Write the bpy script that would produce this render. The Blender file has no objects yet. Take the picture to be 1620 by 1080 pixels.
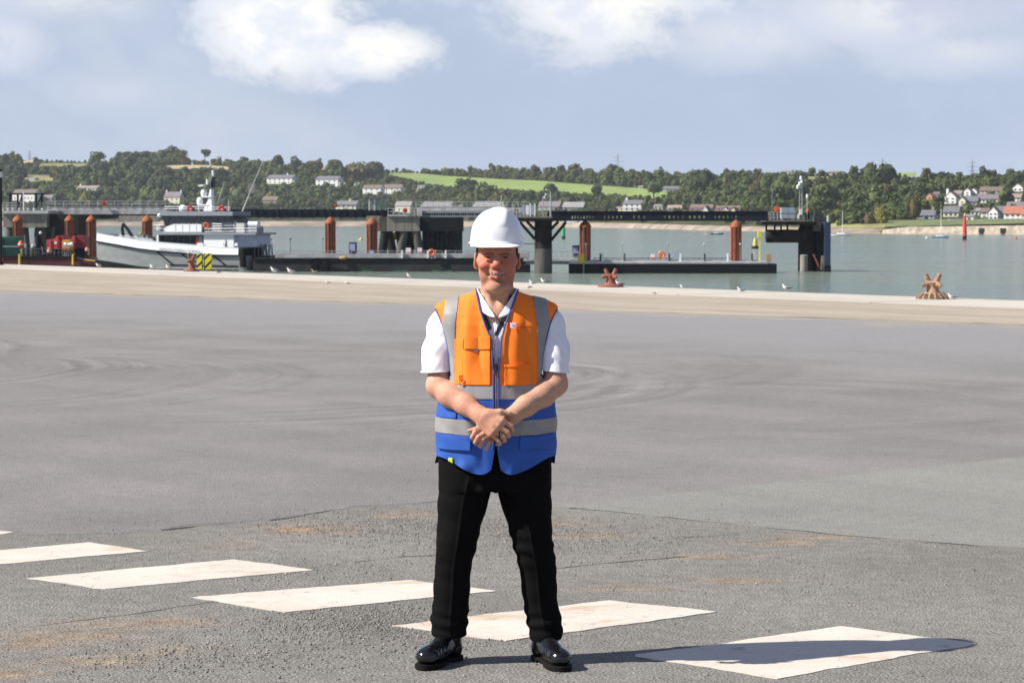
import bpy, bmesh, math, random
import numpy as np
from mathutils import Vector, Matrix, noise as mnoise
from mathutils.geometry import tessellate_polygon

# ------------------------------------------------------------------ camera, sky, sun, exposure
S = bpy.context.scene
COL = S.collection
H_CAM, F_PX, HORIZON = 1.78, 3600.0, 345.0          # eye height (m), focal length in photo pixels
PITCH = math.atan((540 - HORIZON) / F_PX)
cam_d = bpy.data.cameras.new('camera')
cam = bpy.data.objects.new('camera', cam_d); COL.objects.link(cam)
cam_d.sensor_width = 36.0; cam_d.lens = 80.0
cam_d.clip_start = 0.1; cam_d.clip_end = 12000
cam.location = (0, 0, H_CAM); cam.rotation_euler = (math.pi / 2 - PITCH, 0, 0)
cam_d.dof.use_dof = True; cam_d.dof.focus_distance = 9.05; cam_d.dof.aperture_fstop = 15.0
S.camera = cam
S.render.engine = 'CYCLES'
S.cycles.use_denoising = True
S.cycles.max_bounces = 8
S.cycles.transparent_max_bounces = 8
S.view_settings.view_transform = 'Standard'; S.view_settings.look = 'None'
S.view_settings.gamma = 1.0; S.view_settings.use_curve_mapping = False
S.view_settings.exposure = 0.62

SUN_EL = math.radians(42.0)
SUN_H = Vector((-0.975, -0.222))                     # horizontal direction towards the sun
sd = bpy.data.lights.new('sun', 'SUN'); sd.energy = 5.0; sd.angle = math.radians(0.53); sd.color = (1.0, 0.95, 0.87)
sun = bpy.data.objects.new('sun', sd); COL.objects.link(sun)
_d = Vector((-SUN_H.x * math.cos(SUN_EL), -SUN_H.y * math.cos(SUN_EL), -math.sin(SUN_EL)))
sun.rotation_euler = _d.to_track_quat('-Z', 'Y').to_euler(); sun.location = (-30, -10, 40)


class NT:
    """small wrapper that makes node graphs readable"""
    def __init__(s, tree):
        s.t = tree; s.n = tree.nodes; s.l = tree.links
    def new(s, kind, **kw):
        nd = s.n.new(kind)
        for k, v in kw.items(): setattr(nd, k, v)
        return nd
    def put(s, sock, v):
        if isinstance(v, bpy.types.NodeSocket): s.l.new(v, sock)
        elif v is not None:
            if sock.type == 'RGBA' and not hasattr(v, '__len__'): v = (v, v, v, 1)
            elif sock.type == 'RGBA' and len(v) == 3: v = (*v, 1)
            sock.default_value = v
    def math(s, op, a, b=None, c=None, clamp=False):
        nd = s.new('ShaderNodeMath', operation=op, use_clamp=clamp)
        for i, v in enumerate((a, b, c)): s.put(nd.inputs[i], v)
        return nd.outputs[0]
    def vmath(s, op, a, b=None, out=0):
        nd = s.new('ShaderNodeVectorMath', operation=op)
        s.put(nd.inputs[0], a); s.put(nd.inputs[1], b)
        return nd.outputs[out]
    def mix(s, f, a, b, mode='MIX'):
        nd = s.new('ShaderNodeMix', data_type='RGBA', blend_type=mode)
        s.put(nd.inputs[0], f); s.put(nd.inputs[6], a); s.put(nd.inputs[7], b)
        return nd.outputs[2]
    def noise(s, vec, scale, detail=3, rough=0.55, dist=0.0, dim='3D'):
        nd = s.new('ShaderNodeTexNoise', noise_dimensions=dim)
        if vec is not None: s.put(nd.inputs['Vector'], vec)
        nd.inputs['Scale'].default_value = scale; nd.inputs['Detail'].default_value = detail
        nd.inputs['Roughness'].default_value = rough; nd.inputs['Distortion'].default_value = dist
        return nd.outputs[0]
    def ramp(s, f, lo, hi, a=0.0, b=1.0, smooth=True):
        nd = s.new('ShaderNodeMapRange', interpolation_type='SMOOTHSTEP' if smooth else 'LINEAR')
        for i, v in enumerate((f, lo, hi, a, b)): s.put(nd.inputs[i], v)
        return nd.outputs[0]
    def scaled(s, vec, sc):
        return s.vmath('MULTIPLY', vec, sc)
    def bump(s, h, strength, dist=0.01, normal=None):
        nd = s.new('ShaderNodeBump'); nd.inputs['Strength'].default_value = strength; nd.inputs['Distance'].default_value = dist
        s.put(nd.inputs['Height'], h)
        if normal is not None: s.put(nd.inputs['Normal'], normal)
        return nd.outputs[0]


# the sky: Nishita daylight with drifting clouds mixed in by direction
W = bpy.data.worlds.new('World'); S.world = W; W.use_nodes = True
w = NT(W.node_tree); w.n.clear()
wout = w.new('ShaderNodeOutputWorld'); bg = w.new('ShaderNodeBackground'); w.l.new(bg.outputs[0], wout.inputs[0])
sky = w.new('ShaderNodeTexSky', sky_type='NISHITA'); sky.sun_disc = False
sky.sun_elevation = SUN_EL; sky.sun_rotation = math.atan2(SUN_H.x, SUN_H.y)
sky.air_density = 1.0; sky.dust_density = 0.6; sky.ozone_density = 2.5; sky.altitude = 0
bg.inputs[1].default_value = 0.05
tc = w.new('ShaderNodeTexCoord')
sep = w.new('ShaderNodeSeparateXYZ'); w.l.new(tc.outputs['Generated'], sep.inputs[0])
az = w.math('ARCTAN2', sep.outputs[0], sep.outputs[1])
el = w.math('ARCSINE', sep.outputs[2])
cmb = w.new('ShaderNodeCombineXYZ'); w.l.new(az, cmb.inputs[0]); w.l.new(w.math('MULTIPLY', el, 1.5), cmb.inputs[1])
n_big = w.noise(cmb.outputs[0], 24, 12, 0.66, 0.2)
n_fine = w.noise(cmb.outputs[0], 55, 6, 0.6, 0.5)
n_wide = w.noise(cmb.outputs[0], 6.0, 5, 0.55, 0.3)
def blob(px, py, wx, wy, edge=0.6, lump=2.1):
    a0 = (px - 810) / F_PX; e0 = (HORIZON - py) / F_PX
    dx = w.math('DIVIDE', w.math('SUBTRACT', az, a0), wx / F_PX)
    dy = w.math('DIVIDE', w.math('SUBTRACT', el, e0), wy / F_PX)
    d = w.math('SQRT', w.math('ADD', w.math('MULTIPLY', dx, dx), w.math('MULTIPLY', dy, dy)))
    d = w.math('ADD', d, w.math('MULTIPLY', w.math('SUBTRACT', n_big, 0.5), lump))
    return w.ramp(d, 1.0 + edge * 0.15, 1.0 - edge * 0.8, 0.0, 1.0)
c_all = None
for args, k in (((445, 30, 150, 130, 0.64), 1.0), ((590, 82, 130, 52, 0.64), 0.95), ((470, 95, 90, 70, 0.9), 0.6), ((955, -5, 205, 125, 0.75), 0.92),
                ((10, 75, 110, 65, 1.0), 0.5), ((200, 150, 190, 60, 1.3), 0.30), ((1390, 25, 260, 85, 1.1), 0.62), ((1180, 60, 220, 70, 1.2), 0.5), ((700, -70, 900, 90, 0.9), 0.6), ((1500, 90, 200, 50, 1.2), 0.45), ((120, 10, 200, 50, 1.2), 0.5)):
    b_ = w.math('MULTIPLY', blob(*args), k)
    c_all = b_ if c_all is None else w.math('MAXIMUM', c_all, b_)
veil = w.math('MULTIPLY', w.ramp(n_wide, 0.42, 0.75), 0.26)                     # thin veils low down
high = w.math('MULTIPLY', w.ramp(w.noise(cmb.outputs[0], 7, 8, 0.6, 0.4), 0.52, 0.66), w.ramp(el, 0.085, 0.2))
c_all = w.math('MAXIMUM', c_all, w.math('MULTIPLY', high, 0.9))
c_all = w.math('MAXIMUM', c_all, veil)
c_col = w.mix(w.ramp(n_big, 0.40, 0.60), (11.03, 11.55, 12.79, 1), (14.42, 14.11, 13.43, 1))
grey = w.math('MULTIPLY', blob(1540, 0, 190, 70, 0.9), 0.75)
c_col = w.mix(grey, c_col, (8.10, 8.65, 10.32, 1))
tint = w.mix(1.0, sky.outputs[0], (0.80, 0.93, 1.22, 1), 'MULTIPLY')
low = w.math('MULTIPLY', w.ramp(el, 0.30, 0.12), 0.94)                              # hazy blue air low over the hills, all round
tint = w.mix(low, tint, (6.20, 7.42, 9.72, 1))
skyc = w.mix(w.math('MULTIPLY', c_all, 1.0, clamp=True), tint, c_col)
skyc = w.mix(w.math('MULTIPLY', grey, 0.8), skyc, (8.10, 8.75, 10.68, 1))
w.l.new(skyc, bg.inputs[0])

# ------------------------------------------------------------------ projection helpers (photo pixel -> place in the world)
_cf = Vector((0, math.cos(PITCH), -math.sin(PITCH))); _cu = Vector((0, math.sin(PITCH), math.cos(PITCH)))
def ray(px, py): return _cf + Vector((1, 0, 0)) * ((px - 810) / F_PX) + _cu * ((540 - py) / F_PX)
def G(px, py, z=0.0):
    r = ray(px, py); t = (z - H_CAM) / r.z
    return Vector((r.x * t, r.y * t, z))
def P(px, py, Y):
    r = ray(px, py); t = Y / r.y
    return Vector((r.x * t, Y, H_CAM + r.z * t))
WATER = -4.0
def mpp(Y): return Y / F_PX                          # metres per photo pixel at distance Y

# ------------------------------------------------------------------ mesh builder
class MB:
    def __init__(s): s.v = []; s.f = []; s.m = []; s.cur = 0
    def add(s, vs, fs):
        o = len(s.v); s.v.extend([tuple(p) for p in vs])
        for f in fs: s.f.append(tuple(i + o for i in f)); s.m.append(s.cur)
        return s
    def box(s, a, b):
        x0, y0, z0 = a; x1, y1, z1 = b
        vs = [(x0,y0,z0),(x1,y0,z0),(x1,y1,z0),(x0,y1,z0),(x0,y0,z1),(x1,y0,z1),(x1,y1,z1),(x0,y1,z1)]
        return s.add(vs, [(3,2,1,0),(4,5,6,7),(0,1,5,4),(1,2,6,5),(2,3,7,6),(3,0,4,7)])
    def bxp(s, px0, py0, px1, py1, Y, dy):           # box whose front face fills a pixel rectangle at distance Y
        a = P(px0, py1, Y); b = P(px1, py0, Y)
        return s.box((a.x, Y, a.z), (b.x, Y + dy, b.z))
    def cyl(s, p0, p1, r0, r1=None, n=12, caps=True):
        p0 = Vector(p0); p1 = Vector(p1); r1 = r0 if r1 is None else r1
        d = (p1 - p0).normalized(); q = d.to_track_quat('Z', 'X')
        vs = []; fs = []
        for p, r in ((p0, r0), (p1, r1)):
            for i in range(n):
                a = 2 * math.pi * i / n
                vs.append(p + q @ Vector((r * math.cos(a), r * math.sin(a), 0)))
        for i in range(n): fs.append((i, (i + 1) % n, n + (i + 1) % n, n + i))
        if caps: fs.append(tuple(range(n - 1, -1, -1))); fs.append(tuple(range(n, 2 * n)))
        return s.add(vs, fs)
    def tube(s, pts, r, n=8, closed=False):
        pts = [Vector(p) for p in pts]; k = len(pts); vs = []; fs = []
        rr = r if hasattr(r, '__len__') else [r] * k
        up = None
        for i, p in enumerate(pts):
            a = pts[(i - 1) % k] if (closed or i > 0) else p
            b = pts[(i + 1) % k] if (closed or i < k - 1) else p
            d = (b - a).normalized()
            if up is None: up = d.orthogonal().normalized()
            up = (up - d * up.dot(d)); up = up.normalized() if up.length > 1e-6 else d.orthogonal().normalized()
            side = d.cross(up)
            for j in range(n):
                t = 2 * math.pi * j / n
                vs.append(p + (up * math.cos(t) + side * math.sin(t)) * rr[i])
        for i in range(k if closed else k - 1):
            for j in range(n):
                a = i * n + j; b = i * n + (j + 1) % n; c = ((i + 1) % k) * n + (j + 1) % n; d_ = ((i + 1) % k) * n + j
                fs.append((a, b, c, d_))
        if not closed: fs.append(tuple(range(n - 1, -1, -1))); fs.append(tuple(range((k - 1) * n, k * n)))
        return s.add(vs, fs)
    def lathe(s, prof, c, n=20, axis='Z'):           # prof: (radius, height)
        c = Vector(c); vs = []; fs = []
        for r, h in prof:
            for i in range(n):
                a = 2 * math.pi * i / n; x, y = r * math.cos(a), r * math.sin(a)
                vs.append(c + (Vector((x, y, h)) if axis == 'Z' else Vector((x, h, y)) if axis == 'Y' else Vector((h, x, y))))
        for k in range(len(prof) - 1):
            for i in range(n): fs.append((k*n+i, k*n+(i+1)%n, (k+1)*n+(i+1)%n, (k+1)*n+i))
        fs.append(tuple(range(n - 1, -1, -1))); fs.append(tuple(range((len(prof)-1)*n, len(prof)*n)))
        return s.add(vs, fs)
    def prism(s, poly, off):                         # polygon of 3-D points pushed along off
        n = len(poly); off = Vector(off)
        vs = [Vector(p) for p in poly] + [Vector(p) + off for p in poly]
        fs = [tuple(range(n)), tuple(range(2*n-1, n-1, -1))]
        for i in range(n): fs.append((i, n + i, n + (i+1) % n, (i+1) % n))
        return s.add(vs, fs)
    def prp(s, pxpoly, Y, dy):
        return s.prism([P(a, b, Y) for a, b in pxpoly], (0, dy, 0))
    def ball(s, c, r, nu=12, nv=8):
        r = r if hasattr(r, '__len__') else (r, r, r); c = Vector(c); vs = [c + Vector((0,0,-r[2]))]; fs = []
        for j in range(1, nv):
            t = math.pi * j / nv - math.pi / 2
            for i in range(nu):
                a = 2 * math.pi * i / nu
                vs.append(c + Vector((r[0]*math.cos(t)*math.cos(a), r[1]*math.cos(t)*math.sin(a), r[2]*math.sin(t))))
        vs.append(c + Vector((0,0,r[2]))); L = len(vs) - 1
        for i in range(nu): fs.append((0, 1+(i+1)%nu, 1+i)); fs.append((L, L-nu+i, L-nu+(i+1)%nu))
        for j in range(nv - 2):
            for i in range(nu):
                a = 1+j*nu+i; b = 1+j*nu+(i+1)%nu; fs.append((a, b, b+nu, a+nu))
        return s.add(vs, fs)
    def torus(s, c, R, r, axis='Y', nu=20, nv=8):
        c = Vector(c); pts = []
        for i in range(nu):
            a = 2*math.pi*i/nu
            x, y = R*math.cos(a), R*math.sin(a)
            pts.append(c + (Vector((x, 0, y)) if axis == 'Y' else Vector((x, y, 0)) if axis == 'Z' else Vector((0, x, y))))
        return s.tube(pts, r, nv, True)
    def build(s, name, mats, parent=None, smooth=True, angle=38, bevel=0.0):
        me = bpy.data.meshes.new(name)
        off = wloc(parent)
        me.from_pydata([(x - off.x, y - off.y, z - off.z) for x, y, z in s.v], [], s.f)
        for m in (mats if isinstance(mats, (list, tuple)) else [mats]): me.materials.append(m)
        if len(me.materials) > 1: me.polygons.foreach_set('material_index', s.m)
        bm = bmesh.new(); bm.from_mesh(me); bmesh.ops.recalc_face_normals(bm, faces=bm.faces)
        if bevel: bmesh.ops.bevel(bm, geom=bm.edges[:], offset=bevel, segments=2, affect='EDGES', clamp_overlap=True)
        bm.to_mesh(me); bm.free()
        if smooth:
            me.polygons.foreach_set('use_smooth', [True] * len(me.polygons)); me.set_sharp_from_angle(angle=math.radians(angle))
        return link(name, me, parent)
def link(name, me, parent=None):
    o = bpy.data.objects.new(name, me); COL.objects.link(o)
    if parent is not None: o.parent = parent
    return o
def wloc(o):
    v = Vector((0, 0, 0))
    while o is not None: v += Vector(o.location); o = o.parent
    return v
def tag(o, label=None, cat=None, group=None, kind=None):
    if label: o['label'] = label
    if cat: o['category'] = cat
    if group: o['group'] = group
    if kind: o['kind'] = kind
    return o
def thing(name, label, cat, loc=(0, 0, 0), group=None):
    o = bpy.data.objects.new(name, None); COL.objects.link(o); o.location = loc; o.empty_display_size = 0.2
    return tag(o, label, cat, group)
def copy_tree(o, parent=None):
    c = o.copy(); COL.objects.link(c)
    if parent is not None: c.parent = parent
    for ch in list(o.children): copy_tree(ch, c)
    return c

# ------------------------------------------------------------------ materials
MATS = {}
def mat(name, col, rough=0.6, metal=0.0, var=0.15, vscale=3.0, bump=0.0, bscale=40.0, stain=None, spec=0.5, stretch=(1,1,1), bdist=0.01, rnd=0.0):
    if name in MATS: return MATS[name]
    m = bpy.data.materials.new(name); m.use_nodes = True; t = NT(m.node_tree)
    b = m.node_tree.nodes['Principled BSDF']
    tcn = t.new('ShaderNodeTexCoord'); v = t.scaled(tcn.outputs['Object'], stretch)
    n1 = t.noise(v, vscale, 5, 0.6)
    lo = tuple(c * (1 - var) for c in col); hi = tuple(min(1, c * (1 + var)) for c in col)
    c = t.mix(t.ramp(n1, 0.3, 0.7), lo, hi)
    if stain:
        sc, amt, ssc = stain
        c = t.mix(t.math('MULTIPLY', t.ramp(t.noise(v, ssc, 6, 0.65, 0.4), 0.5, 0.68), amt), c, sc)
    if rnd:
        oi = t.new('ShaderNodeObjectInfo')
        hsv = t.new('ShaderNodeHueSaturation'); t.put(hsv.inputs['Color'], c)
        t.put(hsv.inputs['Value'], t.math('ADD', t.math('MULTIPLY', oi.outputs['Random'], 2 * rnd), 1 - rnd))
        c = hsv.outputs[0]
    t.put(b.inputs['Base Color'], c)
    b.inputs['Roughness'].default_value = rough; b.inputs['Metallic'].default_value = metal
    b.inputs['Specular IOR Level'].default_value = spec
    if bump: t.put(b.inputs['Normal'], t.bump(t.noise(v, bscale, 4, 0.6), bump, bdist))
    MATS[name] = m
    return m
rng = random.Random(7)
# ------------------------------------------------------------------ ground: quay, asphalt, painted blocks, water
def vnoise(p, s, seed=0): return mnoise.noise(Vector((p[0]*s + seed*17.3, p[1]*s - seed*9.1, seed*3.7)))
def jag(pxs, step=0.12, amp=0.03, z=0.0, seed=0, wx=True):
    """polyline of ground points through photo pixels, broken up like a torn edge"""
    pts = [G(a, b, 0) if wx else Vector((a, b, 0)) for a, b in pxs]; out = []
    for i in range(len(pts) - 1):
        a, b = pts[i], pts[i+1]; n = max(1, int((b - a).length / step))
        nrm = Vector((-(b - a).y, (b - a).x, 0)).normalized()
        for k in range(n):
            p = a.lerp(b, k / n)
            j = amp * (mnoise.noise(Vector((p.x*3, p.y*3, seed))) + 0.6*mnoise.noise(Vector((p.x*14, p.y*14, seed+5))))
            if i == 0 and k == 0: j = 0
            q = p + nrm * j; out.append(Vector((q.x, q.y, z)))
    out.append(Vector((pts[-1].x, pts[-1].y, z)))
    return out
def sheet(name, poly, m, skirt=0.0, parent=None, kind='structure'):
    vs = [tuple(p) for p in poly]
    tris = tessellate_polygon([[Vector(p) for p in poly]])
    fs = [tuple(t) for t in tris]
    n = len(vs)
    if skirt:
        vs += [(p[0], p[1], p[2] - skirt) for p in poly]
        fs += [(i, (i+1) % n, n + (i+1) % n, n + i) for i in range(n)]
    me = bpy.data.meshes.new(name); off = wloc(parent)
    me.from_pydata([(v[0]-off.x, v[1]-off.y, v[2]-off.z) for v in vs], [], fs); me.materials.append(m)
    bm = bmesh.new(); bm.from_mesh(me); bmesh.ops.recalc_face_normals(bm, faces=bm.faces)
    up = sum(f.normal.z * f.calc_area() for f in bm.faces)
    if up < 0: bmesh.ops.reverse_faces(bm, faces=bm.faces)
    bm.to_mesh(me); bm.free()
    o = link(name, me, parent)
    if kind and parent is None: o['kind'] = kind
    return o

def asphalt_mat(name, upper):
    m = bpy.data.materials.new(name); m.use_nodes = True; t = NT(m.node_tree); b = t.n['Principled BSDF']
    geo = t.new('ShaderNodeNewGeometry'); p = geo.outputs['Position']
    fine = t.noise(p, 95, 3, 0.7); mid = t.noise(p, 9, 5, 0.65); big = t.noise(p, 0.55, 4, 0.6)
    vor = t.new('ShaderNodeTexVoronoi'); t.put(vor.inputs['Vector'], p); vor.inputs['Scale'].default_value = 75
    vor2 = t.new('ShaderNodeTexVoronoi'); t.put(vor2.inputs['Vector'], p); vor2.inputs['Scale'].default_value = 150
    speck = t.ramp(vor.outputs['Color'], 0.2, 0.95)
    if upper:
        base = t.mix(t.ramp(big, 0.3, 0.7), (0.188, 0.178, 0.170), (0.226, 0.213, 0.202))
        # greener, smoother strip beyond the joint
        a0, a1 = G(870, 801), G(1620, 722); d = Vector((a1.x-a0.x, a1.y-a0.y, 0)).normalized(); nr = Vector((-d.y, d.x, 0))
        side = t.math('SUBTRACT', t.vmath('DOT_PRODUCT', p, tuple(nr), out=1), nr.dot(a0))
        side = t.math('ADD', side, t.math('MULTIPLY', t.math('SUBTRACT', mid, 0.5), 0.30))
        base = t.mix(t.ramp(side, 0.03, -0.03), base, (0.232, 0.229, 0.208))
        # long tyre sweeps: bundles of rings where lorries turn
        for (cpx, rpx, k, seed) in (((235, 592), (1010, 592), 0.30, 1), ((300, 604), (1120, 604), 0.26, 2), ((-420, 588), (235, 588), 0.28, 3), ((-330, 600), (520, 600), 0.28, 4), ((480, 575), (1290, 575), 0.2, 5), ((-900, 560), (30, 560), 0.24, 6), ((1100, 640), (1750, 640), 0.2, 7)):
            c0 = G(*cpx); r0 = (G(*rpx) - c0).length
            dv = t.vmath('SUBTRACT', p, (c0.x, c0.y, 0)); rr = t.vmath('LENGTH', dv, out=1); sx = t.new('ShaderNodeSeparateXYZ'); t.put(sx.inputs[0], dv)
            rr2 = t.math('ADD', rr, t.math('MULTIPLY', t.math('SUBTRACT', t.noise(p, 0.16, 2), 0.5), 1.6))
            ring = t.new('ShaderNodeTexNoise', noise_dimensions='1D'); t.put(ring.inputs['W'], t.math('ADD', rr2, seed * 13.7)); ring.inputs['Scale'].default_value = 2.6; ring.inputs['Detail'].default_value = 4; ring.inputs['Roughness'].default_value = 0.75
            win = t.math('MULTIPLY', t.ramp(rr, r0 - 2.6, r0 - 0.9), t.ramp(rr, r0 + 0.25, r0 - 0.2))
            win = t.math('MULTIPLY', win, t.ramp(sx.outputs[0], -0.25 * r0, 0.55 * r0))
            win = t.math('MULTIPLY', win, t.ramp(t.noise(p, 0.35, 3), 0.30, 0.58))
            f = t.math('ADD', 1.0, t.math('MULTIPLY', t.math('MULTIPLY', t.math('SUBTRACT', ring.outputs[0], 0.52), win), k * 4.2))
            base = t.mix(1.0, base, f, 'MULTIPLY')
        # streaks running along the quay
        st = t.noise(t.scaled(t.rot(p, math.radians(50)) if hasattr(t, 'rot') else p, (0.06, 1.0, 1.0)), 1.1, 5, 0.62)
        base = t.mix(1.0, base, t.ramp(st, 0.25, 0.75, 0.92, 1.07), 'MULTIPLY')
        base = t.mix(1.0, base, t.ramp(t.noise(p, 0.17, 4, 0.6), 0.3, 0.7, 0.93, 1.06), 'MULTIPLY')
        oil = t.new('ShaderNodeTexVoronoi'); t.put(oil.inputs['Vector'], t.vmath('ADD', p, t.scaled(t.new('ShaderNodeTexNoise').outputs['Color'], (0.3, 0.3, 0)))); oil.inputs['Scale'].default_value = 0.42
        base = t.mix(t.math('MULTIPLY', t.math('MULTIPLY', t.ramp(oil.outputs['Distance'], 0.16, 0.05), t.ramp(mid, 0.35, 0.6)), 0.22), base, (0.07, 0.066, 0.064))
        # dustier and bluer towards the concrete apron
        e0, e1 = G(0, 459), G(1620, 514); d = Vector((e1.x-e0.x, e1.y-e0.y, 0)).normalized(); nr = Vector((d.y, -d.x, 0))
        away = t.math('SUBTRACT', t.vmath('DOT_PRODUCT', p, tuple(nr), out=1), nr.dot(e0))
        away = t.math('ADD', away, t.math('MULTIPLY', t.math('SUBTRACT', big, 0.5), -9))
        base = t.mix(t.ramp(t.math('ABSOLUTE', away), 16, 3), base, (0.242, 0.236, 0.236))
        dust = t.math('ADD', t.math('MULTIPLY', away, -1.0), t.math('MULTIPLY', t.math('SUBTRACT', t.noise(p, 1.3, 5, 0.7), 0.5), 2.6))
        base = t.mix(t.math('MULTIPLY', t.ramp(t.math('ABSOLUTE', dust), 2.0, 0.0), 0.55), base, (0.33, 0.285, 0.225))
        amp = 0.42
    else:
        base = t.mix(t.ramp(big, 0.3, 0.7), (0.182, 0.174, 0.158), (0.226, 0.215, 0.195))
        at = t.new('ShaderNodeAttribute', attribute_name='stain')
        s_ = t.math('MULTIPLY', at.outputs['Fac'], t.ramp(t.noise(t.scaled(p, (0.7, 2.2, 1)), 4.5, 7, 0.72, 0.3), 0.36, 0.60))
        base = t.mix(t.math('MULTIPLY', s_, 0.68, clamp=True), base, t.mix(t.ramp(mid, 0.35, 0.65), (0.25, 0.160, 0.090), (0.35, 0.255, 0.160)))
        ar = t.new('ShaderNodeAttribute', attribute_name='coarse')
        pit = t.math('MULTIPLY', t.ramp(t.noise(p, 34, 5, 0.7), 0.47, 0.36), t.math('ADD', 0.35, t.math('MULTIPLY', ar.outputs['Fac'], 0.65)))
        base = t.mix(t.math('MULTIPLY', pit, 0.8), base, (0.06, 0.057, 0.053))
        amp = 0.62
    base = t.mix(1.0, base, t.ramp(mid, 0.28, 0.72, 0.86 if not upper else 0.92, 1.13 if not upper else 1.07), 'MULTIPLY')
    base = t.mix(1.0, base, t.ramp(fine, 0.25, 0.75, 1 - amp, 1 + amp), 'MULTIPLY')
    base = t.mix(t.math('MULTIPLY', t.ramp(vor2.outputs['Color'], 0.86, 0.97), 0.45), base, (0.42, 0.40, 0.37))
    t.put(b.inputs['Base Color'], base); b.inputs['Roughness'].default_value = 0.88; b.inputs['Specular IOR Level'].default_value = 0.25
    h = t.math('ADD', fine, t.math('MULTIPLY', vor.outputs['Distance'], 0.8))
    nb = t.bump(h, 0.75 if not upper else 0.5, 0.008)
    t.put(b.inputs['Normal'], t.bump(mid, 0.35, 0.02, nb))
    return m
NT.rot = lambda s, v, a: (lambda nd: (s.put(nd.inputs['Vector'], v), setattr(nd.inputs['Angle'], 'default_value', a), nd.outputs[0])[-1])(s.new('ShaderNodeVectorRotate', rotation_type='Z_AXIS'))
M_UP = asphalt_mat('asphalt_resurfaced', True); M_LOW = asphalt_mat('asphalt_old', False)

UP = 0.0012
left_edge = [(-400, 862), (0, 846), (120, 846), (250, 838), (330, 828), (430, 822), (560, 802), (700, 793), (780, 796), (870, 800)]
joint = [(870, 800), (950, 807), (1100, 823), (1250, 838), (1400, 852), (1620, 868), (2000, 895)]
tear = jag(left_edge, 0.05, 0.09, UP, 1) + jag(joint, 0.10, 0.018, UP, 2)[1:]
def edge_pt(a, b, x):                                # along a line through two pixels
    pa, pb = G(*a), G(*b); k = (x - pa.x) / (pb.x - pa.x); return Vector((x, pa.y + (pb.y - pa.y) * k, 0))
EA, EB = (0, 418), (1620, 476)                       # edge of the quay
AA, AB = (0, 459), (1620, 514)                       # where asphalt meets concrete
XL, XR = -120.0, 34.0
eL, eR = edge_pt(EA, EB, XL), edge_pt(EA, EB, XR); aL, aR = edge_pt(AA, AB, XL), edge_pt(AA, AB, XR)
up_poly = [Vector((XL, tear[0].y, UP))] + tear + [Vector((XR, tear[-1].y, UP)), Vector((aR.x, aR.y, UP)), Vector((aL.x, aL.y, UP))]
asphalt_upper = sheet('asphalt', up_poly, M_UP, skirt=0.004)
# old asphalt in front: a grid that carries rust stains and coarse spots
x0, x1, y0, y1, st = -6.0, 6.0, 5.0, 16.5, 0.05
nx, ny = int((x1-x0)/st)+1, int((y1-y0)/st)+1
gx, gy = np.meshgrid(np.linspace(x0, x1, nx), np.linspace(y0, y1, ny))
gz = 0.0008*np.sin(gx*5+1)*np.cos(gy*4.3)
stain = np.zeros_like(gx); coarse = np.zeros_like(gx)
def spot(arr, px, py, wx, wy, k):
    c = G(px, py); a = G(px + wx, py); b = G(px, py + wy)
    rx = abs(a.x - c.x); ry = abs(b.y - c.y)
    arr += 1.25 * k * np.exp(-(((gx - c.x)/rx)**2 + ((gy - c.y)/ry)**2))
for a in ((490,838,75,7,1.5),(640,815,60,5,1.2),(395,856,40,3,1.2),(330,868,70,5,.7),(470,834,30,4,1),(90,1010,120,16,1.0),(230,985,120,9,.9),(160,1045,80,9,1),
          (20,1065,60,10,1.1),(280,1030,60,8,.8),(930,846,60,5,1.3),(900,828,60,4,.9),(1120,880,90,4,1.0),(1240,858,70,4,1.2),(1150,918,90,5,1.0),(1000,930,90,6,.7),(1310,848,70,4,1.1),(860,820,50,5,.7)):
    spot(stain, *a)
for a in ((560,985,130,28,1),(600,830,150,22,1),(330,1040,120,16,.7),(960,850,140,22,.7),(480,905,80,16,.5),(760,840,120,30,.9),(720,1010,90,20,.5)): spot(coarse, *a)
vs = np.stack([gx, gy, gz], -1).reshape(-1, 3)
ii = np.arange(nx*ny).reshape(ny, nx)
fs = np.stack([ii[:-1,:-1], ii[:-1,1:], ii[1:,1:], ii[1:,:-1]], -1).reshape(-1, 4)
def np_mesh(name, v, f, smooth=True):
    me = bpy.data.meshes.new(name); v = np.asarray(v, np.float32); f = np.asarray(f, np.int32); k = f.shape[1]
    me.vertices.add(len(v)); me.vertices.foreach_set('co', v.ravel())
    me.loops.add(f.size); me.loops.foreach_set('vertex_index', f.ravel())
    me.polygons.add(len(f)); me.polygons.foreach_set('loop_start', np.arange(0, f.size, k, dtype=np.int32))
    me.update(calc_edges=True); me.validate()
    me.polygons.foreach_set('use_smooth', np.full(len(me.polygons), smooth)); me.update()
    return me
def fattr(me, name, arr):
    a = me.attributes.new(name, 'FLOAT', 'POINT'); a.data.foreach_set('value', np.asarray(arr, np.float32).ravel())
me = np_mesh('old_asphalt', vs, fs); fattr(me, 'stain', stain); fattr(me, 'coarse', coarse); me.materials.append(M_LOW)
old_asphalt = tag(link('old_asphalt', me), kind='structure')
yard = MB(); yard.box((-120, -30, -0.3), (-6, 16.5, 0)); yard.box((6, -30, -0.3), (34, 16.5, 0)); yard.box((-6, -30, -0.3), (6, 5, 0))
tag(yard.build('yard_ground', M_LOW), kind='structure')

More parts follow.
